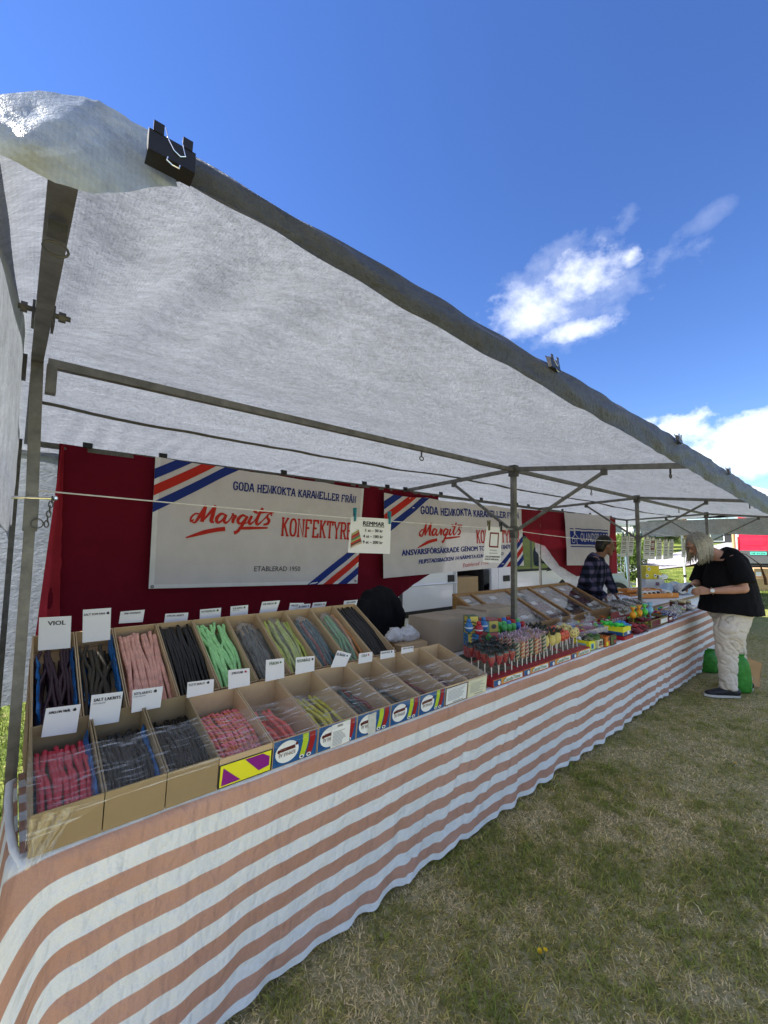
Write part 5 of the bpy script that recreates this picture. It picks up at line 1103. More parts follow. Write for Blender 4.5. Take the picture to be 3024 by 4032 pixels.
# ---- surprise egg stand
PB = mat('panel_blue', (.05, .25, .52), .5); PY = mat('panel_yellow', (.62, .52, .12), .5); PR = mat('panel_red', (.38, .04, .05), .5); PP = mat('panel_pink', (.55, .16, .17), .5); PC = mat('panel_cyan', (.22, .50, .58), .5); PG = mat('panel_green', (.04, .12, .07), .5); DKG = mat('base_green', (.02, .05, .03), .5)
TOYB = mat('toy_blue', (.03, .16, .42), .25, spec=.5); TOYR = mat('toy_red', (.45, .02, .03), .25, spec=.5); TOYG = mat('toy_green', (.06, .42, .05), .3, spec=.5)
def egg_stand():
    c = Vector((2.36, 1.80, ZTT)); t = thing('carousel_stand', 'carousel stand with printed square column on a round dark green foot', 'display stand', c)
    b = MB(); b.lathe([(.085, 0), (.09, .008), (.085, .016), (.03, .02)], c, 24); build(b, 'foot', DKG, t, smooth=True, sharp=40)
    R = rotz(radians(-28)); w = .075
    b = MB(); b.box(c+Vector((0, 0, .155)), (w, w, .27), R=R); build(b, 'column', PG, t)
    def pane(side, z0, z1, m, u0=-.5, u1=.5, pat=None):
        d = R @ Vector(((0, -1, 0), (-1, 0, 0), (1, 0, 0))[side]); r = Vector((0, 0, 1)).cross(d)*-1; q = c+d*(w/2+.001); b = MB()
        b.poly([q+r*(w*u0)+Vector((0, 0, z0)), q+r*(w*u1)+Vector((0, 0, z0)), q+r*(w*u1)+Vector((0, 0, z1)), q+r*(w*u0)+Vector((0, 0, z1))]); build(b, 'printed_panel', m, t)
        if pat:
            b = MB(); q = q+d*.001
            for k in range(3): stroke(b, [(-.02, z0+.02+.022*k), (.005*(k-1), z0+.032+.022*k), (.02, z0+.024+.022*k)], .007, lambda x, y: q+r*x+Vector((0, 0, y)))
            build(b, 'panel_print', pat, t)
    for side in (0, 1, 2):
        pane(side, .020, .085, PP, pat=PR); pane(side, .087, .175, PB if side else PB, -.5, .12 if side == 0 else .5, BLKP); pane(side, .087, .175, PY, .14, .5) if side == 0 else None
        pane(side, .178, .288, PY, -.45, .30, BLKP); 
    for k, (a, z, m) in enumerate(((-2.65, .225, TOYB), (-1.85, .21, TOYR), (-.75, .225, TOYB), (-.45, .215, TOYR))):
        q = c+Vector((cos(a)*.085, sin(a)*.085, z)); tt = thing('toy_egg', ['blue ribbed toy bottle hanging at the left of the carousel', 'red ribbed toy bottle on the front of the carousel', 'blue ribbed toy bottle on the right of the carousel', 'red toy bottle half hidden behind the blue one'][k], 'toy', q-Vector((0, 0, .03)), 'toy bottles on the carousel')
        b = MB(); b.lathe([(.006, -.033), (.022, -.026), (.028, -.008), (.0255, -.005), (.029, .004), (.0255, .008), (.027, .016), (.015, .032), (.012, .033)], q, 12); build(b, 'bottle_body', m, tt, smooth=True)
        b = MB(); b.lathe([(.013, .033), (.015, .036), (.015, .050), (.008, .055)], q, 10); build(b, 'bottle_cap', m, tt, smooth=True); b = MB(); b.lathe([(.0292, -.004), (.0295, .003)], q, 12); build(b, 'label_band', WHP, tt)
egg_stand()
def hex_stand():
    c = Vector((2.60, 1.83, ZTT)); t = thing('hexagon_stand', 'six sided printed stand with a red top behind the strawberry lollipops', 'display stand', c); n = 6; r = .075; H_ = .235
    P_ = [c+Vector((cos(2*pi*k/n-.35)*r, sin(2*pi*k/n-.35)*r, 0)) for k in range(n)]
    b = MB(); b.prism(P_, Vector((0, 0, H_))); build(b, 'column', PG, t)
    b = MB(); b.prism([p+(p-c)*.02+Vector((0, 0, H_)) for p in P_], Vector((0, 0, .006))); build(b, 'top', mat('stand_top', (.32, .09, .10), .5), t)
    for k in range(n):
        a, d = P_[k], P_[(k+1) % n]; nn = ((a+d)/2-c).normalized()*.0012
        for j, m in enumerate((PG, PP, PC)):
            z0, z1 = H_*j/3+.003, H_*(j+1)/3-.003; mm = m if k % 2 else (PY if j == 2 else m); b = MB(); b.poly([a+nn+Vector((0, 0, z0)), d+nn+Vector((0, 0, z0)), d+nn+Vector((0, 0, z1)), a+nn+Vector((0, 0, z1))]); build(b, 'printed_panel', mm, t)
            if j: m_ = (a+d)/2+nn*2+Vector((0, 0, (z0+z1)/2)); r_ = (d-a).normalized(); b = MB(); b.poly([m_+r_*(.022*cos(q))+Vector((0, 0, .017*sin(q))) for q in [2*pi*i/12 for i in range(12)]]); build(b, 'printed_egg', mat('egg_print', (.10, .10, .10), .5), t)
    for k, (a, z) in enumerate(((-.2, .145), (-2.5, .12))):
        q = c+Vector((cos(a)*.085, sin(a)*.085, z)); b = MB(); b.ball(q, (.022, .022, .028), 12); b.ball(q+Vector((0, 0, .026)), .009, 8); build(b, 'toy_egg', TOYG, smooth=True, base=q, label=('green toy egg on the right of the six sided stand', 'green toy egg between the two stands')[k], cat='toy', group='toy eggs')
hex_stand()
# ---- bottle sweets in a printed tray
CAPS = {'green': mat('cap_green', (.10, .48, .14), .3), 'blue': mat('cap_blue', (.05, .18, .55), .3), 'red': mat('cap_red', (.45, .03, .03), .3)}
BODY = {'green': mat('bottle_green', (.07, .28, .02), .3), 'blue': mat('bottle_blue', (.02, .08, .38), .3), 'navy': mat('bottle_navy', (.02, .03, .12), .3), 'red': mat('bottle_red', (.35, .05, .04), .3), 'yellow': mat('bottle_yellow', (.65, .42, .02), .3)}
def bottle_proto(cap, body):
    t = thing('spray_bottle', 'x', 'sweet bottle', (0, 0, 0)); b = MB(); b.lathe([(.016, 0), (.018, .003), (.018, .05), (.016, .055), (.018, .06), (.018, .088), (.014, .092)], n=12); build(b, 'bottle_body', BODY[body], t, smooth=True, sharp=40)
    b = MB(); b.lathe([(.0184, .018), (.0184, .042)], n=12); build(b, 'label_band', PB if body != 'blue' else PR, t)
    b = MB(); b.lathe([(.019, .092), (.0205, .096), (.0205, .118), (.015, .128), (.004, .131)], n=12); build(b, 'cap', CAPS[cap], t, smooth=True); return t
bp = {}
spots = [('green', 'green'), ('green', 'navy'), ('green', 'green'), ('blue', 'blue'), ('green', 'green'), ('red', 'red'), ('blue', 'red'), ('green', 'red')]
k = 0
for j in range(3):
    for i in range(5):
        key = [('green', 'navy'), ('green', 'green'), ('green', 'green'), ('blue', 'blue'), ('red', 'red')][(i+j) % 5] if j < 2 else [('blue', 'yellow'), ('red', 'yellow'), ('blue', 'red'), ('red', 'red'), ('blue', 'yellow')][i]
        p = (2.74+.062*i+.02*j, 1.80-.055*(2-j)+.10, ZTT+.055+.012*j); lb = '%s capped sweet bottle, %s in the %s row of the printed tray' % (key[0], ['first', 'second', 'third', 'fourth', 'fifth'][i], ['front', 'middle', 'rear'][j])
        if key not in bp: o = bottle_proto(*key); bp[key] = o; o.location = p; o['label'] = lb; o['group'] = 'sweet bottles in the printed tray'
        else: dup(bp[key], p, (0, 0, random.random()*6), 1., lb, 'sweet bottles in the printed tray')
def bottle_tray():
    c = Vector((2.70, 1.74, ZTT)); t = thing('bottle_tray', 'printed card tray with wavy yellow end holding the sweet bottles', 'display tray', c); W_, D_ = .36, .24
    YC = mat('tray_khaki', (.45, .37, .14), .6)
    prof = [(0, 0), (D_, 0), (D_, .20), (D_*.85, .21), (D_*.70, .18), (D_*.55, .12), (D_*.3, .085), (D_*.12, .07), (0, .055)]
    for x in (0, W_): b = MB(); b.prism([c+Vector((x, y, z)) for y, z in prof], Vector((.004, 0, 0))); build(b, 'wavy_end', YC, t)
    b = MB(); b.prism([c+Vector((0, 0, .0)), c+Vector((W_, 0, .0)), c+Vector((W_, 0, .06)), c+Vector((0, 0, .055))], Vector((0, .004, 0))); build(b, 'front_panel', PC, t)
    b = MB(); b.box(c+Vector((W_/2+.002, D_/2, .025)), (W_-.008, D_-.012, .048)); build(b, 'bottle_bed', YC, t)
    b = MB(); F = lambda y, z: c+Vector((-.0012, y, z)); b.poly([F(.03, .03), F(.12, .03), F(.13, .055), F(.04, .055)]); b.poly([F(.13, .02), F(.19, .02), F(.19, .07), F(.15, .08)]); build(b, 'end_print', BLUEP, t)
bottle_tray()
# ---- lollipop trays along the table edge
def lolly_tray(x0, x1, lab):
    c = Vector((x0, YT+.012, ZTT)); D_ = .26; W_ = x1-x0; t = thing('lollipop_tray', lab, 'display tray', c, 'printed lollipop trays on the table edge')
    RP = mat('tray_red', (.33, .02, .03), .5, var=.15, vs=12); OR = mat('tray_orange', (.62, .30, .07), .5)
    b = MB(); b.prism([c+Vector((0, 0, .0)), c+Vector((0, D_, 0)), c+Vector((0, D_, .060)), c+Vector((0, 0, .040))], Vector((W_, 0, 0))); build(b, 'tray_body', RP, t)
    b = MB(); P_ = lambda x, y: c+Vector((x, y, .0402+.02*y/D_+.0008)); b.poly([P_(.02, .06), P_(W_-.02, .05), P_(W_-.02, .24), P_(.02, .24)]); build(b, 'top_print', mat('tray_top_print', (.16, .14, .10), .6, var=.8, vs=25), t)
    F = lambda x, z, l=.001: c+Vector((x, -l, z))
    b = MB(); b.poly([F(.004, .002), F(W_-.004, .002), F(W_-.004, .0365), F(.004, .0365)]); build(b, 'front_print', OR, t)
    b = MB(); b.poly([F(.10*W_/.3, .008, .0016), F(W_*.97, .005, .0016), F(W_*.97, .030, .0016), F(W_*.45, .033, .0016), F(.10*W_/.3, .018, .0016)]); build(b, 'white_flash', WHP, t)
    b = MB(); b.poly([F(.006, .004, .0018), F(.075, .004, .0018), F(.075, .034, .0018), F(.006, .034, .0018)]); build(b, 'corner_print', BLUEP, t)
    b = MB(); b.poly([F(.055+.013*cos(a), .016+.012*sin(a), .0022) for a in [2*pi*j/12 for j in range(12)]]); build(b, 'mark', WHP, t)
    b = MB(); text(b, 'CandyTime', lambda x, y: F(.095+x, .010+y, .0026), .17, .020, bold=.0008, slant=.15); build(b, 'lettering', mat('candy_green', (.05, .25, .02), .5), t)
    b = MB(); b.prism([F(0, .0, .0012), F(W_, .0, .0012), F(W_, .003, .0012), F(0, .003, .0012)], Vector((0, -.001, 0))); build(b, 'red_edge', PR, t)
for i, lb in enumerate(('first printed lollipop tray, under the strawberry lollipops', 'second printed lollipop tray, under the twisted lollipops', 'third printed lollipop tray, under the pale yellow lollipops', 'fourth printed lollipop tray, under the smiling lollipops')):
    lolly_tray(1.975+.302*i, 1.975+.302*i+.297, lb)
STICK = mat('white_stick', (.78, .76, .72), .5); LRED = mat('lolly_red', (.33, .008, .012), .12, spec=.6, var=.25, vs=30); LEAF = mat('lolly_leaf', (.02, .05, .025), .4); CEL = clear_mat('cellophane', gloss=.07, haze=.02, streak=.10, sscale=(60, 60, 60), bump=1.2, bs=120)
LYEL = mat('lolly_yellow', (.62, .52, .17), .45, bump=.4, bs=260, var=.15, vs=60); SMY = mat('smile_yellow', (.62, .52, .20), .35); SMR = mat('smile_red', (.60, .10, .05), .3); DCEL = mat('dark_wrap', (.03, .045, .045), .18, var=.8, vs=60, bump=1, bs=90, spec=.6)
def ragged(b, z, r, n=9, h=.022, mi=0):
    for k in range(n):
        a = 2*pi*k/n+random.uniform(-.2, .2); q = r*random.uniform(.7, 1.5); b.poly([(cos(a-.28)*r*.35, sin(a-.28)*r*.35, z), (cos(a+.28)*r*.35, sin(a+.28)*r*.35, z), (cos(a+.3)*q, sin(a+.3)*q, z+h*random.uniform(.5, 1.1)), (cos(a)*q*1.15, sin(a)*q*1.15, z+h*random.uniform(.7, 1.3)), (cos(a-.3)*q, sin(a-.3)*q, z+h*random.uniform(.5, 1.1))], mi)
def lp(kind, m1=None, m2=None):
    t = thing('lollipop', 'x', 'lollipop', (0, 0, 0)); b = MB()
    if kind == 'berry':
        b.tube([(0, 0, -.01), (0, 0, .075)], .0032, 6); build(b, 'stick', STICK, t)
        b = MB(); b.lathe([(.002, .052), (.010, .060), (.019, .082), (.024, .105), (.023, .118), (.012, .126)], n=14, sy=.7); build(b, 'strawberry', LRED, t, smooth=True)
        b = MB(); b.lathe([(.0245, .112), (.021, .126), (.010, .132)], n=9, sy=.75); ragged(b, .124, .024, 10, .022); build(b, 'leaf_crown', DCEL, t)
        b = MB(); b.lathe([(.004, .048), (.020, .078), (.026, .106), (.025, .122), (.012, .130)], n=12, sy=.8); build(b, 'wrapper', CEL, t, smooth=True)
    elif kind == 'twist':
        b.tube([(0, 0, -.01), (0, 0, .05)], .0030, 6); build(b, 'stick', STICK, t); b = MB()
        for s_ in range(4): b.tube([Vector((cos(j*.55+s_*pi/2)*.0062, sin(j*.55+s_*pi/2)*.0062, .045+.0036*j)) for j in range(25)], .0066, 6, mi=s_ % 2)
        build(b, 'twisted_candy', [m1, m2], t, smooth=True)
        b = MB(); b.lathe([(.011, .042), (.0145, .05), (.0145, .132), (.006, .138)], n=10); build(b, 'wrapper', CEL, t, smooth=True)
        b = MB(); ragged(b, .134, .016, 8, .024); build(b, 'wrapper_twist', mat('purple_wrap', (.45, .34, .42), .2, var=.6, vs=60), t)
    elif kind == 'oval':
        b.tube([(0, 0, -.01), (0, 0, .06)], .0030, 6); build(b, 'stick', STICK, t); b = MB(); b.ball((0, 0, .09), (.021, .008, .036), 14); build(b, 'sugar_oval', LYEL, t, smooth=True)
        b = MB(); ragged(b, .124, .020, 9, .02); b.ball((0, 0, .128), (.016, .008, .010), 8); build(b, 'dark_wrapper', DCEL, t)
    else:
        b.tube([(0, 0, -.01), (0, 0, .07)], .0028, 6); build(b, 'stick', STICK, t); b = MB(); b.ball((0, 0, .098), (.026, .008, .031), 16); build(b, 'face_disc', m1, t, smooth=True)
        b = MB()
        for s_ in (-1, 1): b.ball((s_*.009, -.0075, .106), (.0032, .0015, .0055), 8)
        b.tube([(-.014, -.0065, .092), (-.008, -.0082, .084), (0, -.0085, .081), (.008, -.0082, .084), (.014, -.0065, .092)], .0016, 5); build(b, 'smile', mat('smile_ink', (.06, .02, .01), .5), t)
    return t
LP = {'berry': [lp('berry')], 'twist': [lp('twist', mat('tw_cream', (.60, .50, .32), .4), mat('tw_green', (.02, .10, .05), .4)), lp('twist', MATS['tw_cream'], mat('tw_orange', (.55, .14, .03), .4)), lp('twist', MATS['tw_cream'], mat('tw_red', (.30, .02, .04), .4))], 'oval': [lp('oval')], 'smile': [lp('smile', SMR), lp('smile', SMY)]}
used = set()
def put(kind, vi, x, y, lab, grp, s=1.):
    o = LP[kind][vi]; z = ZTT+.040+.02*(y-YT-.012)/.26; rot = (random.uniform(-.05, .05), random.uniform(-.07, .07), radians(-38)+random.uniform(-.35, .35))
    if (kind, vi) not in used: used.add((kind, vi)); o.location = (x, y, z); o.rotation_euler = rot; o.scale = (s, s, s); o['label'] = lab; o['group'] = grp
    else: dup(o, (x, y, z), rot, s, lab, grp)
for i in range(4):
    for j in range(4): put('berry', 0, 2.015+.066*i+.018*j, 1.40+.058*j, 'red strawberry lollipop with a dark leafy wrapper top', 'strawberry lollipops', random.uniform(.88, 1.0))
for i in range(7):
    for j in range(3): k = (i+2*j) % 3; put('twist', k, 2.29+.052*i+.02*j, 1.41+.065*j, ('green and cream', 'orange and cream', 'dark red and cream')[k]+' twisted stick lollipop', ('green', 'orange', 'red')[k]+' twisted lollipops', random.uniform(1.0, 1.12))
for i in range(3):
    for j in range(4): put('oval', 0, 2.665+.062*i+.022*j, 1.42+.055*j, 'pale yellow sugared oval lollipop', 'yellow oval lollipops', random.uniform(1.05, 1.2))
for i in range(2):
    for j in range(3): put('smile', 0, 2.88+.07*i+.02*j, 1.42+.062*j, 'orange red smiling face lollipop', 'orange smiling lollipops', random.uniform(.98, 1.08))
for i in range(2):
    for j in range(3): put('smile', 1, 3.03+.065*i+.02*j, 1.42+.062*j, 'pale yellow smiling face lollipop', 'yellow smiling lollipops', random.uniform(.98, 1.1))
# ---- small boxes, bins and bags further along
def tray(name, label, o, ax, ay, h, m, prints=(), group=None, cat='box', lift=.0012, th=.003):
    """open printed tray"""
    o, ax, ay = Vector(o), Vector(ax), Vector(ay); up = Vector((0, 0, h)); t = thing(name, label, cat, o, group); nx, ny = ax.normalized()*th, ay.normalized()*th
    def P(nm, pts, ext, mm=m): b = MB(); b.prism(pts, ext); build(b, nm, mm, t)
    P('floor', [o, o+ax, o+ax+ay, o+ay], Vector((0, 0, th))); P('front_panel', [o, o+ax, o+ax+up, o+up], ny); P('back_panel', [o+ay-ny, o+ax+ay-ny, o+ax+ay+up-ny, o+ay+up-ny], ny)
    P('side_panel', [o+ny, o+ay-ny, o+ay+up-ny, o+up+ny], nx); P('side_panel', [o+ax-nx+ny, o+ax+ay-nx-ny, o+ax+ay+up-nx-ny, o+ax+up-nx+ny], nx)
    for i, (sd, u0, v0, u1, v1, mm) in enumerate(prints):
        b = MB(); e = (ax if sd == 'f' else ay); q = o-(ay.normalized() if sd == 'f' else ax.normalized())*(lift+.0004*i); n_ = 10
        b.poly([q+e*u0+up*v0, q+e*u1+up*v0, q+e*u1+up*v1, q+e*u0+up*v1]); build(b, 'printed_patch', mm, t)
    return t
CLEARBOX = clear_mat('bin_plastic', gloss=.06, haze=.22, hcol=(.75, .72, .80), rough=.25, bump=.1); OPR = mat('orange_print', (.62, .16, .03), .45); DPR = mat('dark_print', (.05, .03, .03), .45); GPR = mat('leaf_print', (.08, .16, .04), .45)
tray('sweet_box', 'small yellow box with blue rings holding black and white sweets', (3.215, 1.385, ZTT), (.10, 0, 0), (0, .12, 0), .07, YLW, [('f', .25, .1, .75, .7, PC), ('f', .35, .2, .65, .6, BLUEP), ('s', .2, .2, .8, .7, PC)])
def blobs(label, cen, ext, n, r, mats, cat='sweet', group=None, name='wrapped_sweet', seed=0, flat=.6):
    rs = random.Random(seed)
    for k in range(n):
        p = Vector((cen[0]+rs.uniform(-1, 1)*ext[0], cen[1]+rs.uniform(-1, 1)*ext[1], cen[2]+rs.uniform(0, 1)*ext[2])); m = mats[rs.randrange(len(mats))]; b = MB(); a = rs.random()*6; d = Vector((cos(a), sin(a), rs.uniform(-.3, .3)))
        q = r*rs.uniform(.8, 1.25); b.tube([p-d*q*2.0, p-d*q*1.25, p-d*q*.8, p, p+d*q*.8, p+d*q*1.25, p+d*q*2.0], [(q*.7, q*.25), (q*.25, q*.15), (q*.75, q*.6), (q, q*.8), (q*.75, q*.6), (q*.25, q*.15), (q*.7, q*.25)], 8)
        build(b, name, m, smooth=True, base=p, label=label, cat=cat, group=group or label+'s')
BW1 = mat('wrap_black', (.015, .015, .02), .2, spec=.6); BW2 = mat('wrap_white', (.72, .73, .74), .25, spec=.5, bump=.5); OLV = mat('wrap_olive', (.12, .14, .06), .25, spec=.5)
blobs('black or white wrapped sweet in the small yellow box', (3.265, 1.44, ZTT+.055), (.035, .045, .03), 14, .016, [BW1, BW2, OLV], seed=1)
tray('sweet_box', 'small cream box with dark berry print beside the yellow one', (3.345, 1.375, ZTT), (.085, .0, 0), (0, .10, 0), .065, PALEY, [('f', .1, .3, .9, .5, DPR), ('f', .2, .15, .8, .25, OPR), ('f', .2, .55, .85, .8, DPR)])
blobs('olive green wrapped sweet above the berry print box', (3.39, 1.43, ZTT+.06), (.035, .04, .03), 10, .018, [OLV, GPR], seed=2)
tray('sweet_box', 'small orange printed box in the row at the table edge', (3.445, 1.36, ZTT), (.075, 0, 0), (0, .10, 0), .075, OPR, [('f', .1, .1, .55, .5, YLW), ('f', .6, .55, .95, .9, DPR), ('s', .1, .2, .9, .8, DPR)])
tray('sweet_box', 'small dark box with green and red print at the table edge', (3.525, 1.355, ZTT), (.11, 0, 0), (0, .10, 0), .078, DPR, [('f', .08, .1, .4, .85, GPR), ('f', .5, .2, .95, .45, PR), ('f', .5, .55, .95, .8, GPR)])
tray('clear_bin', 'frosted clear plastic bin behind the small printed boxes', (3.34, 1.50, ZTT), (.44, -.03, 0), (.0, .27, 0), .105, CLEARBOX, cat='plastic bin', th=.004)
PINKB = mat('bag_magenta', (.42, .02, .10), .35); blobs('magenta wrapped sweet in the frosted bin', (3.45, 1.60, ZTT+.02), (.07, .09, .07), 10, .028, [PINKB, PR], seed=3)
tray('sweet_box', 'yellow and blue printed box on a red tray with green and blue sweets', (3.83, 1.372, ZTT+.028), (.17, 0, 0), (0, .15, 0), .075, YLW, [('f', .02, .03, .98, .42, BLUEP), ('f', .5, .12, .8, .5, WHP), ('s', .02, .03, .98, .42, BLUEP)])
b = MB(); b.box((3.915, 1.445, ZTT+.014), (.20, .17, .027)); build(b, 'red_tray', mat('red_plastic', (.38, .01, .025), .3), base=(3.915, 1.445, ZTT), label='shallow red plastic tray under the yellow and blue box', cat='tray')
NEON = mat('neon_green', (.05, .62, .08), .4, spec=.4); SKYB = mat('wrap_sky', (.06, .28, .62), .35)
blobs('neon green wrapped sweet on the yellow and blue box', (3.87, 1.47, ZTT+.10), (.05, .05, .02), 8, .022, [NEON], seed=4); blobs('sky blue wrapped sweet on the yellow and blue box', (3.965, 1.44, ZTT+.10), (.02, .04, .02), 5, .022, [SKYB], seed=5)
# toy things lying between bin and case
TOYS = [NEON, SKYB, PINKB, BW2, TOYB, OPR, YLW, BW1, PR]
def toy_car(p, m, lab, a, s=1.):
    t = thing('toy_car', lab, 'toy', p, 'toys lying on the table'); R = rotz(a); p = Vector(p)
    P_ = lambda x, y, z: p+R @ Vector((x*s, y*s, z*s)); b = MB(); b.prism([P_(-.05, -.022, .012), P_(.05, -.022, .012), P_(.052, -.022, .026), P_(.024, -.022, .030), P_(.010, -.022, .046), P_(-.028, -.022, .046), P_(-.040, -.022, .030), P_(-.052, -.022, .026)], R @ Vector((0, .044*s, 0))); build(b, 'body', m, t)
    for x in (-.03, .03):
        for y in (-.024, .018): b = MB(); b.tube([P_(x, y, .012), P_(x, y+.007, .012)], .012*s, 10); build(b, 'wheel', BW1, t)
for k, (x, y, m, lab, a) in enumerate([(3.55, 1.80, NEON, 'neon green toy car in front of the glazed case', .4), (3.70, 1.72, SKYB, 'blue toy car beside the green one', .2), (3.85, 1.66, PINKB, 'magenta toy car by the frosted bin', -.2), (3.98, 1.74, BW2, 'white toy car near the grey tubs', .8), (3.62, 1.66, YLW, 'yellow toy car behind the frosted bin', 1.2), (4.05, 1.62, TOYB, 'dark blue toy car by the red sweets', .1)]):
    toy_car((x, y, ZTT), m, lab, a, 1.5)
def glasses(p, m, lab, a):
    t = thing('sunglasses', lab, 'sunglasses', p, 'sunglasses on the table'); R = rotz(a); p = Vector(p); P_ = lambda x, y, z: p+R @ Vector((x, y, z))
    for s_ in (-1, 1):
        b = MB(); b.tube([P_(s_*.033+cos(q)*.026, 0, .024+sin(q)*.020) for q in [2*pi*j/14 for j in range(14)]], .004, 6, closed=True); build(b, 'rim', m, t)
        b = MB(); b.poly([P_(s_*.033+cos(q)*.025, 0, .024+sin(q)*.019) for q in [2*pi*j/14 for j in range(14)]]); build(b, 'lens', BW1, t); b = MB(); b.tube([P_(s_*.062, 0, .034), P_(s_*.063, .10, .032), P_(s_*.06, .125, .015)], .003, 5); build(b, 'temple', m, t)
    b = MB(); b.tube([P_(-.009, 0, .028), P_(.009, 0, .028)], .003, 5); build(b, 'bridge', m, t)
for k in range(6): glasses((3.10+.075*k, 1.74-.01*k, ZTT+.06), [BW1, BW1, BW1, NEON, BW1, PINKB][k], ['first', 'second', 'third', 'neon green framed', 'fifth', 'magenta framed'][k]+' pair of sunglasses on the green rack', .25)
tray('sunglasses_rack', 'green and grey printed rack under the sunglasses', (3.05, 1.70, ZTT), (.50, -.04, 0), (.02, .10, 0), .055, mat('rack_green', (.14, .22, .12), .5, var=.5, vs=30), [('f', .05, .2, .3, .8, NEON), ('f', .4, .2, .6, .8, WHP), ('f', .75, .2, .95, .8, NEON)])
# clear bags of white sweets, silvery parcels
BAGF = clear_mat('bag_film', gloss=.14, haze=.14, hcol=(.85, .87, .9), streak=.30, sscale=(45, 45, 45), bump=1., bs=60)
def sweetbag(c, r, lab, m_in, seed, m=BAGF, stretch=(1, 1, 1), fill=6):
    t = thing('sweet_bag', lab, 'sweet bag', (c[0], c[1], ZTT), 'clear bags of sweets on the table'); c = Vector(c); rs = random.Random(seed); b = MB(); b.ball(c, (r*stretch[0], r*stretch[1], r*stretch[2]), 16)
    top = c+Vector((rs.uniform(-.3, .3)*r, rs.uniform(-.3, .3)*r, r*stretch[2])); b.tube([top-Vector((0, 0, r*.25)), top, top+Vector((0, 0, r*.35)), top+Vector((0, 0, r*.7))], [(r*.4, r*.3), (r*.12, r*.12), (r*.25, r*.2), (r*.42, r*.3)], 10, cap=False)
    b.v = [v+Vector((nz3(v.x*30, v.y*30, v.z*30+seed), nz3(v.x*30+7, v.y*30, v.z*30+seed), .6*nz3(v.x*30, v.y*30+3, v.z*30+seed)))*r*.28 for v in b.v]; build(b, 'film', m, t, smooth=True, sharp=50)
    for k in range(fill):
        q = c+Vector((rs.uniform(-.6, .6)*r*stretch[0], rs.uniform(-.6, .6)*r*stretch[1], rs.uniform(-.7, .3)*r*stretch[2])); b = MB(); b.ball(q, (r*.3, r*.3, r*.24), 8); build(b, 'sweet', m_in[k % len(m_in)], t, smooth=True)
SILV = mat('silver_foil', (.62, .63, .66), .25, .6, var=.4, vs=40, bump=.8, bs=60); CHOC = mat('chocolate', (.05, .02, .012), .5); PLUM = mat('plum_wrap', (.14, .012, .03), .25, spec=.5, var=.4, vs=30)
for k, (x, y, r, lab, mi, st) in enumerate([
 (3.75, 1.86, .06, 'clear bag of white sweets in front of the case', [BW2], (1.4, 1, .8)), (3.95, 1.86, .06, 'clear bag of white and blue sweets', [BW2, SKYB], (1.4, 1, .8)), (4.12, 1.80, .055, 'clear bag of white sweets beside the grey tub', [BW2], (1.3, 1, .8)),
 (4.35, 1.86, .05, 'clear bag of dark and white sweets left of the tall printed box', [BW2, DPR], (1.5, 1, .9)), (4.75, 1.75, .06, 'clear bag of white sweets behind the red sweets', [BW2], (1.6, 1, .8)), (5.05, 1.72, .06, 'clear bag of silvery sweets under the middle post', [SILV, BW2], (1.6, 1, .8)),
 (5.30, 1.66, .065, 'clear bag of pale sweets near the brown parcels', [BW2, SILV], (1.4, 1.1, .8)), (5.75, 1.50, .06, 'clear bag of pale sweets at the right of the striped sticks', [BW2, SILV], (1.6, 1, .7)), (6.05, 1.55, .065, 'clear bag of white sweets before the jam jars', [BW2], (1.5, 1.1, .7)), (6.35, 1.50, .06, 'last clear bag of white sweets by the customer', [BW2, SILV], (1.6, 1, .7))]):
    sweetbag((x, y, ZTT+r*st[2]*.9), r, lab, mi, k*3.7, stretch=st)
blobs('plum red wrapped sweet heaped at the table edge', (4.35, 1.44, ZTT+.01), (.17, .06, .05), 40, .020, [PLUM, PLUM, PR, CHOC], seed=8); blobs('plum or olive wrapped sweet in the tall printed box', (4.62, 1.46, ZTT+.05), (.10, .05, .04), 16, .020, [PLUM, OLV, YLW], seed=9)
t = tray('candy_display', 'tall dark red printed display box with white lettering on its raised back', (4.22, 1.50, ZTT), (.42, -.02, 0), (.01, .14, 0), .06, mat('display_brown', (.08, .015, .012), .5))
o = Vector((4.18, 1.60, ZTT+.06)); ax = Vector((.33, -.02, 0)); b = MB(); b.prism([o, o+ax, o+ax+Vector((0, 0, .055)), o+ax*.55+Vector((0, 0, .06)), o+ax*.5+Vector((0, 0, .10)), o+ax*.05+Vector((0, 0, .10)), o+Vector((0, 0, .05))], Vector((0, .003, 0))); build(b, 'raised_back', mat('display_red', (.14, .01, .025), .5), t)
b = MB(); text(b, 'DOUBLE DIPS', lambda x, y: o+ax.normalized()*(x+.02)+Vector((0, -.0015, y+.012)), .29, .032, bold=.001); build(b, 'lettering', WHP, t)
YO = mat('lolly_orange', (.75, .32, .02), .35); LGR = mat('lolly_green', (.10, .55, .06), .35); LSK = mat('lolly_sky', (.22, .48, .66), .3)
for k, (x, m, lab) in enumerate([(4.50, YO, 'orange'), (4.58, LGR, 'green'), (4.66, YO, 'orange'), (4.73, YO, 'orange'), (4.82, LGR, 'green'), (4.90, LSK, 'pale blue'), (4.98, LSK, 'pale blue'), (5.05, LSK, 'pale blue')]):
    b = MB(); c = Vector((x, 1.52+.02*(k % 2), ZTT+.12)); b.ball(c, (.032, .03, .034), 12); b.tube([c-Vector((0, 0, .03)), c-Vector((0, 0, .12))], .003, 6); b.tube([c+Vector((0, 0, .03)), c+Vector((0, 0, .05)), c+Vector((0, 0, .075))], [.008, .012, .028], 8); build(b, 'round_lollipop', m, smooth=True, base=c, label=lab+' round wrapped lollipop in the tall printed display', cat='lollipop', group=lab+' round lollipops')
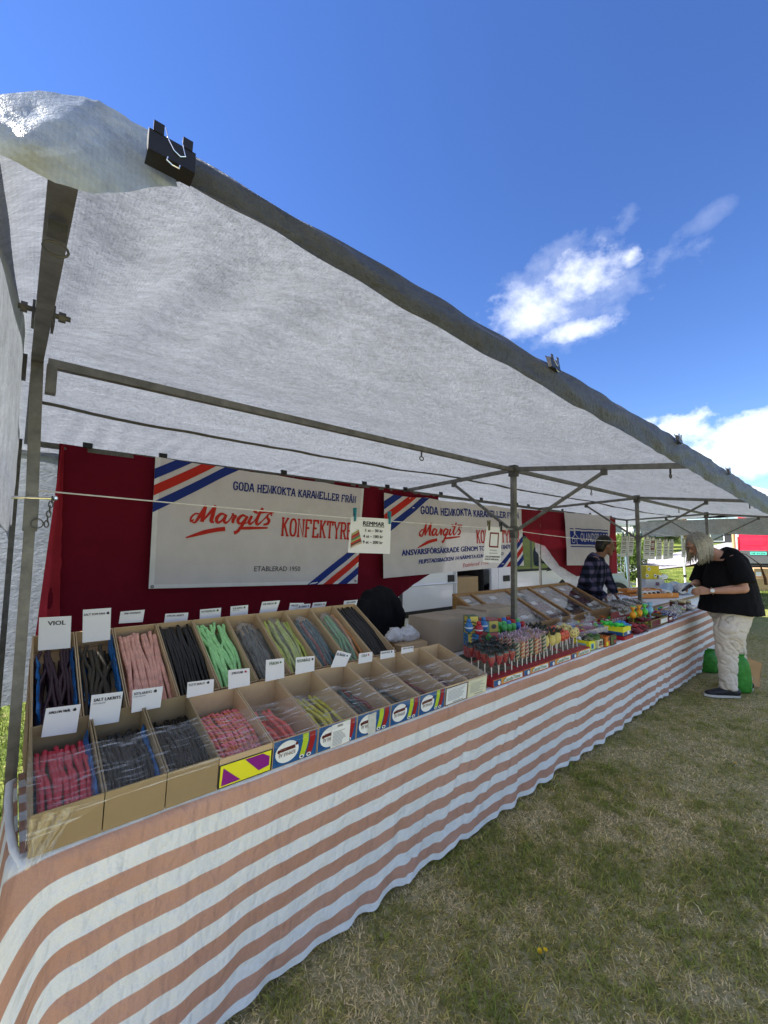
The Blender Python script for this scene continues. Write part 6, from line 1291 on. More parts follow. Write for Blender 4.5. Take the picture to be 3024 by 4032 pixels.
tray('candy_tray', 'clear edged tray with olive print holding the round lollipops', (4.60, 1.40, ZTT), (.52, 0, 0), (0, .2, 0), .07, mat('tray_olive', (.22, .18, .06), .5, var=.6, vs=30), [('f', .05, .1, .5, .9, PLUM), ('f', .55, .2, .95, .8, WHP)])
BST = mat('stripe_blue', (.03, .04, .28), .4)
for k in range(14):     # blue and white striped sticks
    x = 5.28+.028*(k % 9)+.03*(k//9); y = 1.40+.03*(k % 3)+.04*(k//9); z = ZTT+.02+.022*(k//5); b = MB(); d = Vector((.75, .6, .12*random.uniform(-1, 1))).normalized(); u, v = frame_of(d); p = Vector((x, y, z))
    for s_ in range(4): b.tube([p+d*(.008*j)+(u*cos(j*.7+s_*pi/2)+v*sin(j*.7+s_*pi/2))*.007 for j in range(20)], .0075, 6, mi=s_ % 2)
    build(b, 'striped_candy_stick', [BW2, BST], smooth=True, base=p, label='blue and white striped candy stick heaped at the table edge', cat='candy', group='blue and white striped sticks')
tray('sweet_box', 'small dark red and white box left of the striped sticks', (5.10, 1.39, ZTT), (.16, 0, 0), (0, .12, 0), .05, PLUM, [('f', .1, .5, .7, .95, WHP)])
PARC = clear_mat('parcel_film', tint=(.8, .8, .78), gloss=.22, haze=.30, hcol=(.30, .29, .27), streak=.25, sscale=(20, 20, 20), bump=.8)
for k in range(7):      # long parcels in clear film
    p = Vector((4.95+.14*k, 1.80-.012*k, ZTT+.045+.05*(k % 2))); bagmesh([p, p+Vector((.05, .10, .005)), p+Vector((.10, .20, .01)), p+Vector((.16, .32, .02))], [(.03, .025), (.05, .042), (.05, .042), (.03, .025)], PARC, 'film_parcel', ['first', 'second', 'third', 'fourth', 'fifth', 'sixth', 'seventh'][k]+' dark sausage shaped parcel in clear film, counted from the left', 'parcel', seed=k*2., group='parcels in clear film', amp=.12)
for k in range(9):      # silver and white sheets of sweets beyond the post
    p = Vector((5.35+.20*(k % 5), 2.05+.16*(k//5), .755+.02)); bagmesh([p, p+Vector((.09, .02, .02)), p+Vector((.18, .03, .0))], [(.05, .018), (.08, .03), (.05, .018)], [CLEAR, SILV, WB][k % 3], 'sweet_packet', ('shiny', 'silvery', 'white')[k % 3]+' flat packet lying beyond the middle post, '+('near' if k < 5 else 'far')+' row', 'packet', seed=k*5., group='flat packets beyond the post', amp=.4)
for k, (m_, nm) in enumerate(((NEON, 'neon green'), (SKYB, 'sky blue'), (PINKB, 'magenta'), (BW2, 'white'), (YLW, 'yellow'), (OPR, 'orange'), (PR, 'red'))):
    blobs(nm+' loose sweet in the mixed spread before the case', (4.05, 1.735, ZTT+.015), (.85, .10, .05), 14, .017, [m_], seed=40+k)
    blobs(nm+' loose sweet strewn along the far end of the table', (5.55, 1.62, ZTT+.015), (.75, .13, .04), 8, .018, [m_], seed=60+k)
# ---- kraft tray boxes by the case
for k, (x, y) in enumerate(((4.98, 1.93), (5.22, 1.86))):
    tray('kraft_tray', ('flat kraft tray leaning at the case corner', 'flat kraft tray with printed paper beyond the case')[k], (x, y, ZTT), (.24, -.02, 0), (.02, .20, 0), .05, CARD, [('f', .1, .2, .9, .8, YLW)]); blobs(('purple', 'orange')[k]+' wrapped sweet in the flat kraft tray', (x+.12, y+.10, ZTT+.03), (.08, .06, .02), 9, .02, [PLUM, YO][k:k+1], seed=20+k)
# ---- glazed wooden candy case
OAK = mat('oak_frame', (.30, .165, .065), .5, var=.25, vs=5, stretch=(1, 10, 10), bump=.15, bs=30); GLASS = clear_mat('case_glass', gloss=.10, haze=.015, rough=.03, bump=.02)
def case():
    x0, x1 = 2.93, 5.06; yf, yb = 1.93, 2.42; zf, zb = .845, 1.085; t = thing('candy_case', 'sloping wooden candy case with glazed compartments and oak frame', 'display case', (4., 2.15, .75))
    tilt = math.atan2(zb-zf, yb-yf); L_ = math.hypot(zb-zf, yb-yf); S = lambda x, l, h=0: Vector((x, yf+l*cos(tilt)-h*sin(tilt), zf+l*sin(tilt)+h*cos(tilt)))
    def bar(nm, a, b_, w, h): b = MB(); b.bar(a, b_, w, h); return build(b, nm, OAK, t)
    bar('front_rail', S(x0, 0), S(x1, 0), .035, .025); bar('back_rail', S(x0, L_), S(x1, L_), .035, .025)
    xs = [x0, 3.16, 3.72, 4.14, 4.60, x1]
    for i, x in enumerate(xs): bar('divider_rail', S(x, 0.018), S(x, L_-.018), .034, .026)
    for x in (x0, x1): b = MB(); b.prism([(x-.008, yf, .752), (x-.008, yb, .752), (x-.008, yb, zb-.016), (x-.008, yf, zf-.016)], Vector((.016, 0, 0))); build(b, 'side_panel', OAK, t)
    b = MB(); b.prism([(x0, yb+.001, .752), (x1, yb+.001, .752), (x1, yb+.001, zb-.016), (x0, yb+.001, zb-.016)], Vector((0, .014, 0))); build(b, 'back_panel', OAK, t)
    b = MB(); b.prism([(x0, yf-.015, .752), (x1, yf-.015, .752), (x1, yf-.015, zf-.016), (x0, yf-.015, zf-.016)], Vector((0, .014, 0))); build(b, 'front_panel', OAK, t)
    for a, c in zip(xs[:-1], xs[1:]):
        b = MB(); b.prism([S(a+.017, .018), S(c-.017, .018), S(c-.017, L_-.018), S(a+.017, L_-.018)], S(0, 0, .003)-S(0, 0, 0)); build(b, 'glass_pane', GLASS, t)
    bed = mat('case_bed', (.23, .21, .20), .8, var=.3, vs=9); n = 0
    ms = [PLUM, CHOC, mat('case_grey', (.20, .20, .21), .6), mat('case_cream', (.42, .40, .36), .6), BW1, mat('case_brown', (.12, .05, .03), .5), mat('case_wine', (.10, .02, .03), .5), mat('case_taupe', (.17, .14, .12), .6)]
    for i, (a, c) in enumerate(zip(xs[:-1], xs[1:])):
        for j in range(3):
            l0, l1 = .03+j*(L_-.05)/3, .02+(j+1)*(L_-.05)/3; m = ms[(i*3+j*2) % 8]; b = MB()
            b.grid(lambda u, v: S(a+.02+(c-a-.04)*u, l0+(l1-l0)*v, -.045+.010*nz3(u*9+i, v*6+j, 1.)+.010*nz3(u*30, v*20, i)), 16, 8); build(b, 'sweet_bed', m, t)
            b = MB(); q = (a+c)/2+random.uniform(-.04, .04); l = (l0+l1)/2+.03; b.prism([S(q-.045, l-.022, -.018), S(q+.045, l-.022, -.018), S(q+.045, l+.022, -.016), S(q-.045, l+.022, -.016)], Vector((0, 0, .001))); build(b, 'price_slip', PAPER, t)
case()
b = MB(); b.lathe([(.035, 0), (.04, .004), (.04, .10), (.03, .125), (.012, .135), (.012, .155), (.016, .157), (.016, .17)], (5.32, 2.05, .755), 14); build(b, 'spray_bottle', mat('bottle_white', (.70, .72, .74), .35), smooth=True, base=(5.32, 2.05, .755), label='white hand spray bottle beside the seller\'s hand', cat='bottle', sharp=40)
# ---- far table: white carton, yellow boxes, orange trays, paper rolls, jars
YB1 = mat('box_yellow', (.66, .52, .015), .45); WBX = mat('box_white', (.62, .60, .56), .6); GRS = mat('label_violet', (.22, .12, .16), .6)
zf_ = .757; A = Z(2526, 2322, zf_); Bq = Z(2600, 2322, zf_)
e = Vector((.31, -.21, 0)); dn = Vector((.14, .20, 0)); A = Vector((8.75, 2.72, zf_))
t = cart('carton', 'long white carton carrying the yellow boxes', A, e, dn, .20, WBX)
q = A-dn.normalized()*.002; b = MB(); b.poly([q+e*.52+Vector((0, 0, .09)), q+e*.72+Vector((0, 0, .09)), q+e*.72+Vector((0, 0, .15)), q+e*.52+Vector((0, 0, .15))]); build(b, 'shipping_label', GRS, t)
for k, (u, z, w, lab) in enumerate(((.05, .207, .40, 'lower left yellow box with a white round print on the white carton'), (.47, .207, .46, 'lower right yellow box on the white carton'), (.10, .327, .70, 'upper yellow box on top of the two others'))):
    t = cart('yellow_box', lab, A+e*u+dn*.1+Vector((0, 0, z)), e*w, dn*.7, .115, YB1, group='yellow boxes on the white carton'); q = A+e*(u+w*.22)+dn*.1-dn.normalized()*.003+Vector((0, 0, z+.06)); r_ = e.normalized(); b = MB(); b.poly([q+r_*(.03*cos(a))+Vector((0, 0, .030*sin(a))) for a in [2*pi*j/14 for j in range(14)]]); build(b, 'round_print', WHP, t)
    b = MB(); b.poly([q+dn.normalized()*-.001+r_*(.018*cos(a))+Vector((0, 0, .012*sin(a))) for a in [2*pi*j/10 for j in range(10)]]); build(b, 'mark', DPR, t)
def roll(p, d, L_, r, m, lab, grp='white paper rolls'):
    t = thing('paper_roll', lab, 'paper roll', p, grp); p, d = Vector(p), Vector(d).normalized(); b = MB(); b.tube([p, p+d*L_], r, 16); build(b, 'rolled_sheet', m, t, smooth=True, sharp=40); b = MB(); b.tube([p-d*.002, p+d*.004], r*.62, 12); build(b, 'core', BW1, t)
for k in range(4): roll((7.35+.13*k, 2.30-.02*k, zf_+.055), (.5, .55, 0), .55, .05, BW2, ['first', 'second', 'third', 'fourth'][k]+' white roll with dark core lying in front of the yellow boxes')
roll((8.98, 2.60, zf_+.245), (.7, -.2, 0), .26, .04, BW2, 'white roll with dark core lying on the white carton'); roll((7.75, 2.10, zf_+.055), (.6, .4, 0), .5, .055, BW2, 'white roll with dark core nearest the customer')
for k in range(6): bagmesh([Vector((8.35+.22*(k % 3), 2.05+.2*(k//3), zf_+.07)), Vector((8.5+.22*(k % 3), 2.12+.2*(k//3), zf_+.10)), Vector((8.65+.22*(k % 3), 2.2+.2*(k//3), zf_+.06))], [(.06, .05), (.10, .08), (.06, .05)], [WB, mat('pale_blue_wrap', (.42, .55, .70), .4, bump=.6)][k % 2], 'wrapped_bundle', ('white', 'pale blue')[k % 2]+' wrapped bundle on the far table, '+['left', 'middle', 'right'][k % 3]+(' front' if k < 3 else ' back'), 'bundle', seed=k*7., group='wrapped bundles on the far table')
ORT = mat('orange_tray', (.60, .22, .04), .5); ORD = mat('dark_orange_tray', (.40, .10, .02), .5)
for k, (p, a, c, h) in enumerate(((Vector((7.05, 2.42, zf_)), Vector((.85, -.42, 0)), Vector((.10, .20, 0)), .07), (Vector((7.25, 2.52, zf_+.072)), Vector((.6, -.30, 0)), Vector((.10, .2, 0)), .045), (Vector((6.55, 2.80, zf_)), Vector((.4, -.18, 0)), Vector((.1, .2, 0)), .05))): tray('orange_tray', ('lower orange tray of the pair', 'upper orange tray of the pair', 'dark orange tray by the meadow side')[k], p, a, c, h, (ORT, ORT, ORD)[k])
b = MB(); b.grid(lambda u, v: (6.25+.95*u, 2.25+.45*v, zf_+.05+.02*nz3(u*7, v*7, 0)), 20, 12); build(b, 'plastic_sheet', clear_mat('sheet_plastic', gloss=.25, haze=.35, rough=.2, bump=.8), smooth=True, base=(6.7, 2.4, zf_), label='pale plastic sheet folded over goods before the orange trays', cat='plastic sheet')
JAM = mat('jam_brown', (.09, .018, .006), .12, spec=.6, var=.3); GOLD = mat('jar_lid', (.60, .52, .30), .35, .6)
for k in range(4):
    p = Vector((6.28+.10*(k % 2)+.03*(k//2), 1.56+.10*(k//2)-.03*(k % 2), ZTT)); t = thing('jam_jar', ('front left', 'front right', 'rear left', 'rear right')[k]+' brown jam jar under the customer\'s hands', 'jar', p, 'brown jam jars'); b = MB(); b.lathe([(.040, 0), (.043, .004), (.043, .085), (.036, .095)], p, 16); build(b, 'glass_body', JAM, t, smooth=True, sharp=40)
    b = MB(); b.lathe([(.039, .095), (.040, .097), (.040, .112), (.038, .114)], p, 16); build(b, 'lid', GOLD, t, smooth=True, sharp=40); a0 = -2.6; b = MB()
    for j in range(5): a, c = a0+.16*j, a0+.16*(j+1); b.poly([p+Vector((cos(a)*.0436, sin(a)*.0436, .02)), p+Vector((cos(c)*.0436, sin(c)*.0436, .02)), p+Vector((cos(c)*.0436, sin(c)*.0436, .07)), p+Vector((cos(a)*.0436, sin(a)*.0436, .07))])
    build(b, 'paper_label', WHP, t)
# ------------------------------------------------------------------ people
SKIN = mat('skin_fair', (.46, .25, .18), .5, var=.10, vs=18, bump=.08, bs=90, spec=.4); SKIND = mat('skin_tanned', (.20, .10, .065), .5, var=.12, vs=18, bump=.08, bs=90)
def hand(b, wrist, d, palm_n, thumb, s=1., curl=.7):
    """palm and five fingers: d points along the hand, palm_n is the palm side, thumb the thumb side"""
    wrist, d, pn, th = Vector(wrist), Vector(d).normalized(), Vector(palm_n).normalized(), Vector(thumb).normalized()
    b.tube([wrist, wrist+d*.035*s, wrist+d*.085*s], [(.026*s, .018*s), (.036*s, .016*s), (.040*s, .014*s)], 10, ref=tuple(th.cross(d)))
    for k, (o, L_) in enumerate(((.028, .070), (.010, .080), (-.010, .075), (-.028, .058))):
        p = wrist+d*.082*s+th*o*s; c1, c2 = curl*.8, curl*1.7
        q = p+(d*cos(c1*.5)+pn*sin(c1*.5))*L_*.45*s; r = q+(d*cos(c1*1.4)+pn*sin(c1*1.4))*L_*.32*s; e = r+(d*cos(c2)+pn*sin(c2))*L_*.25*s
        b.tube([p-d*.01*s, q, r, e], [.0095*s, .009*s, .0082*s, .0068*s], 8, rnd=True)
    p = wrist+d*.030*s+th*.026*s; q = p+(d*.55+th*.6+pn*.35).normalized()*.040*s; e = q+(d*.85+th*.1+pn*.5).normalized()*.034*s
    b.tube([p, q, e], [.012*s, .0105*s, .008*s], 8, rnd=True)
def person_customer():
    O = Vector((5.735, 1.085, 0)); F = Vector((-.65, .76, 0)).normalized(); L_ = Vector((-F.y, F.x, 0)); P = lambda u, l, z: O+F*u+L_*l+Vector((0, 0, z)); V = lambda u, l, z: F*u+L_*l+Vector((0, 0, z))
    t = thing('person', 'grey haired customer in black shirt and white trousers bent over the table', 'person', O)
    hc = P(.185, 0, 1.565); up = V(.50, 0, .86).normalized(); fc = V(.86, 0, -.50).normalized()
    b = MB()      # one continuous body: head, neck, trunk, arms, hands, legs
    R = Matrix((fc, L_, up)).transposed()
    b.ball(hc, (.093, .074, .112), 20, R=R); b.ball(hc-up*.045+fc*.030, (.060, .056, .070), 14, R=R)
    b.tube([hc-up*.005+fc*.085, hc-up*.022+fc*.104, hc-up*.035+fc*.112, hc-up*.046+fc*.092], [.009, .012, .014, .012], 8, rnd=True)      # nose
    b.tube([hc-up*.082+fc*.078-L_*.022, hc-up*.084+fc*.090, hc-up*.082+fc*.078+L_*.022], .008, 6, rnd=True); b.ball(hc-up*.112+fc*.062, .025, 10)       # lips, chin
    b.tube([hc+up*.02+fc*.083-L_*.04, hc+up*.024+fc*.092, hc+up*.02+fc*.083+L_*.04], .010, 6, rnd=True)
    for s_ in (-1, 1): b.ball(hc-up*.02-fc*.005+L_*(.074*s_), (.020, .008, .032), 10, R=R)
    b.tube([hc-up*.07-fc*.02, P(.03, 0, 1.47), P(-.05, 0, 1.42)], [.056, .060, .075], 12)
    b.tube([P(-.06, 0, 1.42), P(-.09, 0, 1.25), P(-.10, 0, 1.08), P(-.10, 0, .92)], [(.17, .10), (.20, .15), (.22, .19), (.20, .19)], 16, ref=tuple(F))
    EL, WL = P(-.075, .27, 1.115), P(.175, .17, 1.075); ER, WR = P(.06, -.26, 1.12), P(.225, -.03, 1.145)
    b.tube([P(-.05, .19, 1.40), P(-.07, .24, 1.26), EL], [.055, .050, .042], 10, rnd=True); b.tube([EL, EL.lerp(WL, .35), WL], [.046, .046, .028], 10, rnd=True)
    b.tube([P(-.03, -.19, 1.40), P(.02, -.23, 1.26), ER], [.055, .050, .042], 10, rnd=True); b.tube([ER, ER.lerp(WR, .35), WR], [.044, .044, .027], 10, rnd=True)
    hand(b, WL, P(.30, .10, 1.07)-WL, V(.1, -.7, -.6), V(.1, -.3, .9), 1.05, .9); hand(b, WR, P(.33, .02, 1.10)-WR, V(0, .5, -.8), V(.2, .8, .3), 1.05, .8)
    for hip, kn, an in ((P(-.06, .11, .86), P(.04, .13, .47), P(.05, .13, .07)), (P(-.11, -.11, .86), P(-.18, -.14, .47), P(-.25, -.15, .08))):
        b.tube([hip, kn, an], [.095, .065, .042], 12, rnd=True); b.tube([an-F*.04, an+F*.12-Vector((0, 0, .035))], [.028, .018], 8, rnd=True)
    remesh(b, 'body', SKIN, .0065, t, 3)
    BLKC = cloth_mat('black_shirt', (.006, .006, .008), 0, .3, .45); WHT = cloth_mat('white_trousers', (.66, .60, .52), .02, .05, .9)
    b = MB(); b.tube([P(-.045, 0, 1.49), P(-.075, 0, 1.46), P(-.10, 0, 1.40), P(-.105, 0, 1.27), P(-.105, 0, 1.12), P(-.10, 0, .97), P(-.095, 0, .845)], [(.075, .075), (.13, .12), (.20, .16), (.235, .20), (.25, .235), (.272, .262), (.288, .285)], 22, ref=tuple(F))
    b.tube([P(-.05, .17, 1.42), P(-.06, .25, 1.28), P(-.072, .285, 1.165)], [.085, .095, .098], 14); b.tube([P(-.04, -.17, 1.42), P(.0, -.25, 1.28), P(.05, -.27, 1.12)], [.085, .095, .10], 14)
    remesh(b, 'shirt', BLKC, .011, t, 3, disp=lambda p, n: n*((.010*nz3(p.x*9, p.y*9, p.z*4)+.006*nz3(p.x*22, p.y*22, p.z*11))*min(1, max(.25, (1.45-p.z)*2))))
    b = MB(); b.ball(P(-.10, .0, .84), (.19, .20, .12), 16); b.tube([P(-.09, .09, .85), P(-.01, .125, .66), P(.035, .13, .46), P(.035, .13, .24), P(.035, .13, .085)], [(.150, .150), (.142, .142), (.098, .095), (.084, .082), (.076, .075)], 18); b.tube([P(-.12, -.09, .85), P(-.16, -.13, .66), P(-.20, -.14, .46), P(-.24, -.15, .25), P(-.27, -.15, .11)], [.150, .138, .102, .086, .078], 18)
    def wr(p, n): return n*(.013*nz3(p.x*7+p.z*4, p.y*7, p.z*7)-.026*max(0, .16-abs(nz3(p.x*8+p.z*6, p.y*8-p.z*4, p.z*9)))/.16*.5-.016*max(0, .14-abs(nz3(p.x*13-p.z*8, p.y*13, p.z*17+4)))/.14*.5)
    remesh(b, 'trousers', WHT, .010, t, 2, disp=wr)
    for an, k in ((P(.05, .13, 0), 0), (P(-.25, -.15, .0), 1)):
        SH = mat('dark_shoe', (.016, .018, .024), .5, bump=.3, bs=120); SOLE = mat('shoe_sole', (.55, .54, .50), .6)
        b = MB(); b.tube([an-F*.085+Vector((0, 0, .055)), an+Vector((0, 0, .062)), an+F*.09+Vector((0, 0, .050)), an+F*.185+Vector((0, 0, .036))], [(.042, .040), (.046, .046), (.048, .034), (.040, .022)], 14, ref=(0, 0, 1), rnd=True); s = remesh(b, 'shoe', SH, .008, t, 2)
        b = MB(); ou = [(-.105, -.028), (-.115, 0), (-.105, .028), (-.02, .036), (.09, .050), (.17, .044), (.222, .012), (.215, -.022), (.15, -.046), (.06, -.046), (-.02, -.036)]; b.prism([an+F*u+L_*l+Vector((0, 0, .004)) for u, l in ou], Vector((0, 0, .022))); build(b, 'sole', SOLE, s)
    # shoulder length grey hair: a cap plus combed strands
    HAIR = mat('grey_hair', (.24, .23, .20), .45, var=.45, vs=60, stretch=(1, 1, 1), spec=.5); b = MB()
    b.ball(hc+up*.022-fc*.018, (.100, .089, .108), 18, R=R); b.ball(hc-up*.05-fc*.055, (.060, .080, .085), 14, R=R)
    hair = remesh(b, 'hair', HAIR, .009, t, 2); b = MB(); rs = random.Random(4)
    for k in range(420):
        a = rs.uniform(-1, 1)*2.5; e0 = rs.uniform(.35, 1.25); dirv = (R @ Vector((cos(a)*cos(e0)*-1, sin(a)*cos(e0), sin(e0)))); p = hc+up*.02-fc*.015+Vector(dirv)*.112
        side = 1 if dirv.dot(L_) > 0 else -1; out = (dirv-up*dirv.dot(up)); out = out.normalized() if out.length > .01 else L_
        q = hc+out*.112-up*.03+fc*rs.uniform(-.03, .03); e = hc+out*(.095+.03*rs.random())-Vector((0, 0, .135+.085*rs.random()))-fc*.01+F*rs.uniform(-.02, .03)
        if out.dot(fc) > .62: continue
        b.tube([p, p.lerp(q, .6)+out*.010, q, q.lerp(e, .55)+out*.006, e], [.0035, .005, .005, .004, .0015], 5)
    build(b, 'hair_strands', mat('grey_hair_light', (.36, .345, .30), .45, var=.4, vs=80, spec=.5), hair, smooth=True)
    STR = mat('leather_strap', (.16, .09, .06), .6); b = MB()
    b.tube([P(-.03, -.10, 1.50), P(-.085, .02, 1.507), P(-.20, .135, 1.46), P(-.30, .17, 1.36), P(-.345, .16, 1.22), P(-.365, .14, 1.15)], [(.014, .004)]*6, 6, ref=(0, 0, 1)); build(b, 'bag_strap', STR, t)
    b = MB(); wd = (WL-EL).normalized(); u, v = frame_of(wd); c = WL-wd*.012; b.tube([c+(u*cos(a)+v*sin(a))*.034 for a in [2*pi*j/16 for j in range(16)]], [(.004, .010)]*16, 6, closed=True); w = build(b, 'watch', mat('watch_gold', (.5, .36, .12), .3, .8), t); b = MB(); n = (Vector((-.9, -.35, .2))).normalized(); n = (n-wd*n.dot(wd)).normalized(); b.tube([c+n*.031, c+n*.042], .019, 14); build(b, 'watch_face', WHP, w)
    b = MB(); gl = hc+up*.0; fr = mat('glasses_frame', (.20, .12, .10), .4)
    for s_ in (-1, 1): b.tube([hc+up*(.004+sin(a)*.016)+fc*.098+L_*(s_*.032+cos(a)*.021) for a in [2*pi*j/12 for j in range(12)]], .002, 5, closed=True); b.tube([hc+up*.008+fc*.098+L_*(.053*s_), hc+up*.0+L_*(.079*s_)], .002, 5)
    b.tube([hc+up*.008+fc*.10-L_*.011, hc+up*.008+fc*.10+L_*.011], .002, 5); build(b, 'glasses', fr, t)
    # the wallet between the hands
    WAL = mat('dark_wallet', (.02, .022, .03), .45, bump=.3); q = P(.335, .05, 1.085); b = MB(); RR = Matrix((F, L_, Vector((0, 0, 1)))).transposed() @ Matrix.Rotation(.5, 3, 'Y') @ Matrix.Rotation(.3, 3, 'X')
    b.box(q, (.085, .10, .012), R=RR); b.box(q+RR @ Vector((.0, 0, .020)), (.085, .10, .010), R=RR @ Matrix.Rotation(.25, 3, 'Y')); b.box(q+RR @ Vector((-.042, 0, .008)), (.008, .098, .022), R=RR); build(b, 'wallet', WAL, base=q, label='dark folded wallet held in the customer\'s hands', cat='wallet')
person_customer()
def plaid():
    m = bpy.data.materials.new('plaid_flannel'); m.use_nodes = True; nt = m.node_tree; N = nt.nodes; L = nt.links; b = N['Principled BSDF']; b.inputs['Roughness'].default_value = .9; b.inputs['Specular IOR Level'].default_value = .1
    tc = N.new('ShaderNodeTexCoord'); sp = N.new('ShaderNodeSeparateXYZ'); mp = N.new('ShaderNodeMapping'); mp.inputs['Rotation'].default_value = (0, 0, .3); L.new(tc.outputs['Object'], mp.inputs[0]); L.new(mp.outputs[0], sp.inputs[0])
    def band(o, f, ph):
        a = N.new('ShaderNodeMath'); a.operation = 'MULTIPLY_ADD'; a.inputs[1].default_value = f; a.inputs[2].default_value = ph; L.new(o, a.inputs[0]); s_ = N.new('ShaderNodeMath'); s_.operation = 'SINE'; L.new(a.outputs[0], s_.inputs[0])
        r = N.new('ShaderNodeMapRange'); r.inputs[1].default_value = -.3; r.inputs[2].default_value = .5; L.new(s_.outputs[0], r.inputs[0]); return r.outputs[0]
    x = band(sp.outputs['X'], 62, 0); z = band(sp.outputs['Z'], 62, 1); x2 = band(sp.outputs['X'], 124, 1.3)
    a = N.new('ShaderNodeMath'); a.operation = 'ADD'; L.new(x, a.inputs[0]); L.new(z, a.inputs[1]); h = N.new('ShaderNodeMath'); h.operation = 'MULTIPLY'; h.inputs[1].default_value = .5; L.new(a.outputs[0], h.inputs[0])
    r = N.new('ShaderNodeValToRGB'); e = r.color_ramp.elements; e[0].color = (.006, .007, .014, 1); e[1].color = (.10, .085, .16, 1); k = e.new(.5); k.color = (.022, .026, .055, 1); L.new(h.outputs[0], r.inputs[0])
    L.new(r.outputs[0], b.inputs['Base Color']); return m
def person_seller():
    O = Vector((5.62, 2.30, 0)); F = Vector((.30, -.95, 0)).normalized(); L_ = Vector((-F.y, F.x, 0)); P = lambda u, l, z: O+F*u+L_*l+Vector((0, 0, z)); V = lambda u, l, z: F*u+L_*l+Vector((0, 0, z))
    t = thing('person', 'dark haired seller in a blue plaid shirt leaning on the counter behind the case', 'person', O)
    hc = P(.115, .03, 1.555); G = Vector((.62, -.70, -.12)).normalized(); up = (Vector((0, 0, 1))-G*G.z).normalized(); lf = up.cross(G); R = Matrix((G, lf, up)).transposed(); b = MB()
    b.ball(hc, (.094, .074, .112), 20, R=R); b.ball(hc-up*.05+G*.030, (.060, .054, .066), 14, R=R)
    b.tube([hc-up*.002+G*.086, hc-up*.022+G*.108, hc-up*.036+G*.116, hc-up*.046+G*.092], [.009, .012, .015, .012], 8, rnd=True); b.tube([hc-up*.080+G*.080-lf*.022, hc-up*.082+G*.090, hc-up*.080+G*.080+lf*.022], .008, 6, rnd=True); b.ball(hc-up*.110+G*.060, .025, 10)
    b.tube([hc+up*.022+G*.083-lf*.04, hc+up*.026+G*.092, hc+up*.022+G*.083+lf*.04], .010, 6, rnd=True)
    for s_ in (-1, 1): b.ball(hc-up*.015-G*.005+lf*(.075*s_), (.020, .008, .032), 10, R=R)
    b.tube([hc-up*.07-G*.02, P(.04, .01, 1.42), P(.0, 0, 1.36)], [.055, .060, .08], 12)
    b.tube([P(.0, 0, 1.36), P(-.03, 0, 1.18), P(-.09, 0, 1.0), P(-.12, 0, .88)], [(.17, .09), (.17, .11), (.165, .11), (.17, .12)], 16, ref=tuple(F))
    ER, WR = P(-.12, -.30, 1.12), P(.10, -.25, .93); EL, WL = P(.10, .25, 1.12), P(.19, .20, .93)
    b.tube([P(.0, -.19, 1.36), P(-.05, -.25, 1.25), ER], [.055, .05, .042], 10, rnd=True); b.tube([ER, ER.lerp(WR, .4), WR], [.044, .042, .027], 10, rnd=True)
    b.tube([P(.0, .19, 1.36), P(.05, .23, 1.25), EL], [.055, .05, .042], 10, rnd=True); b.tube([EL, EL.lerp(WL, .4), WL], [.044, .042, .027], 10, rnd=True)
    hand(b, WL, V(.35, .05, -.9), V(1, 0, .1), V(.0, -1, 0), 1., .5); hand(b, WR, V(.35, .05, -.9), V(1, 0, .1), V(.0, 1, 0), 1., .5)
    for s_ in (-1, 1): b.tube([P(-.13, .1*s_, .88), P(-.10, .12*s_, .47), P(-.12, .12*s_, .07)], [.095, .065, .045], 12, rnd=True); b.tube([P(-.15, .12*s_, .05), P(.08, .12*s_, .04)], [.035, .03], 8, rnd=True)
    remesh(b, 'body', SKIND, .0065, t, 3)
    b = MB(); b.tube([P(.02, 0, 1.43), P(.0, 0, 1.39), P(-.01, 0, 1.33), P(-.035, 0, 1.18), P(-.09, 0, 1.0), P(-.11, 0, .84)], [(.09, .075), (.18, .10), (.215, .125), (.215, .145), (.215, .15), (.225, .165)], 20, ref=tuple(F))
    b.tube([P(.0, -.18, 1.365), P(-.055, -.255, 1.25), ER, ER.lerp(WR, .5), WR], [.078, .082, .070, .060, .045], 14); b.tube([P(.0, .18, 1.365), P(.055, .235, 1.25), EL, EL.lerp(WL, .5), WL], [.078, .080, .068, .058, .045], 14)
    remesh(b, 'shirt', plaid(), .010, t, 3, disp=lambda p, n: n*(.010*nz3(p.x*9, p.y*9, p.z*6)+.005*nz3(p.x*22, p.y*22, p.z*18)))
    b = MB(); b.ball(P(-.12, 0, .86), (.17, .18, .12), 14)
    for s_ in (-1, 1): b.tube([P(-.13, .1*s_, .88), P(-.10, .12*s_, .47), P(-.12, .12*s_, .10)], [.12, .09, .075], 14)
    remesh(b, 'trousers', cloth_mat('dark_denim', (.02, .025, .04), 0, .2, .6), .012, t, 2)
    for s_ in (-1, 1): b = MB(); b.tube([P(-.19, .12*s_, .05), P(-.10, .12*s_, .055), P(.04, .13*s_, .04), P(.10, .13*s_, .03)], [(.04, .04), (.045, .045), (.045, .032), (.035, .02)], 12, ref=(0, 0, 1), rnd=True); remesh(b, 'shoe', mat('dark_shoe', (.016, .018, .024), .5), .009, t, 2)
    b = MB(); b.ball(hc+up*.030-G*.030, (.096, .086, .100), 18, R=R); b.ball(hc-up*.03-G*.065, (.062, .078, .085), 14, R=R); b.ball(hc-up*.075-G*.075, (.04, .05, .04), 10, R=R); hr = remesh(b, 'hair', mat('black_hair', (.010, .009, .009), .4, var=.4, vs=80), .009, t, 2, disp=lambda p, n: n*(.006*nz3(p.x*40, p.y*40, p.z*25)))
    b = MB(); b.tube([hc-up*.068+G*.092-lf*.03, hc-up*.064+G*.104, hc-up*.068+G*.092+lf*.03], .007, 6, rnd=True); build(b, 'moustache', mat('moustache', (.03, .02, .015), .7), t)
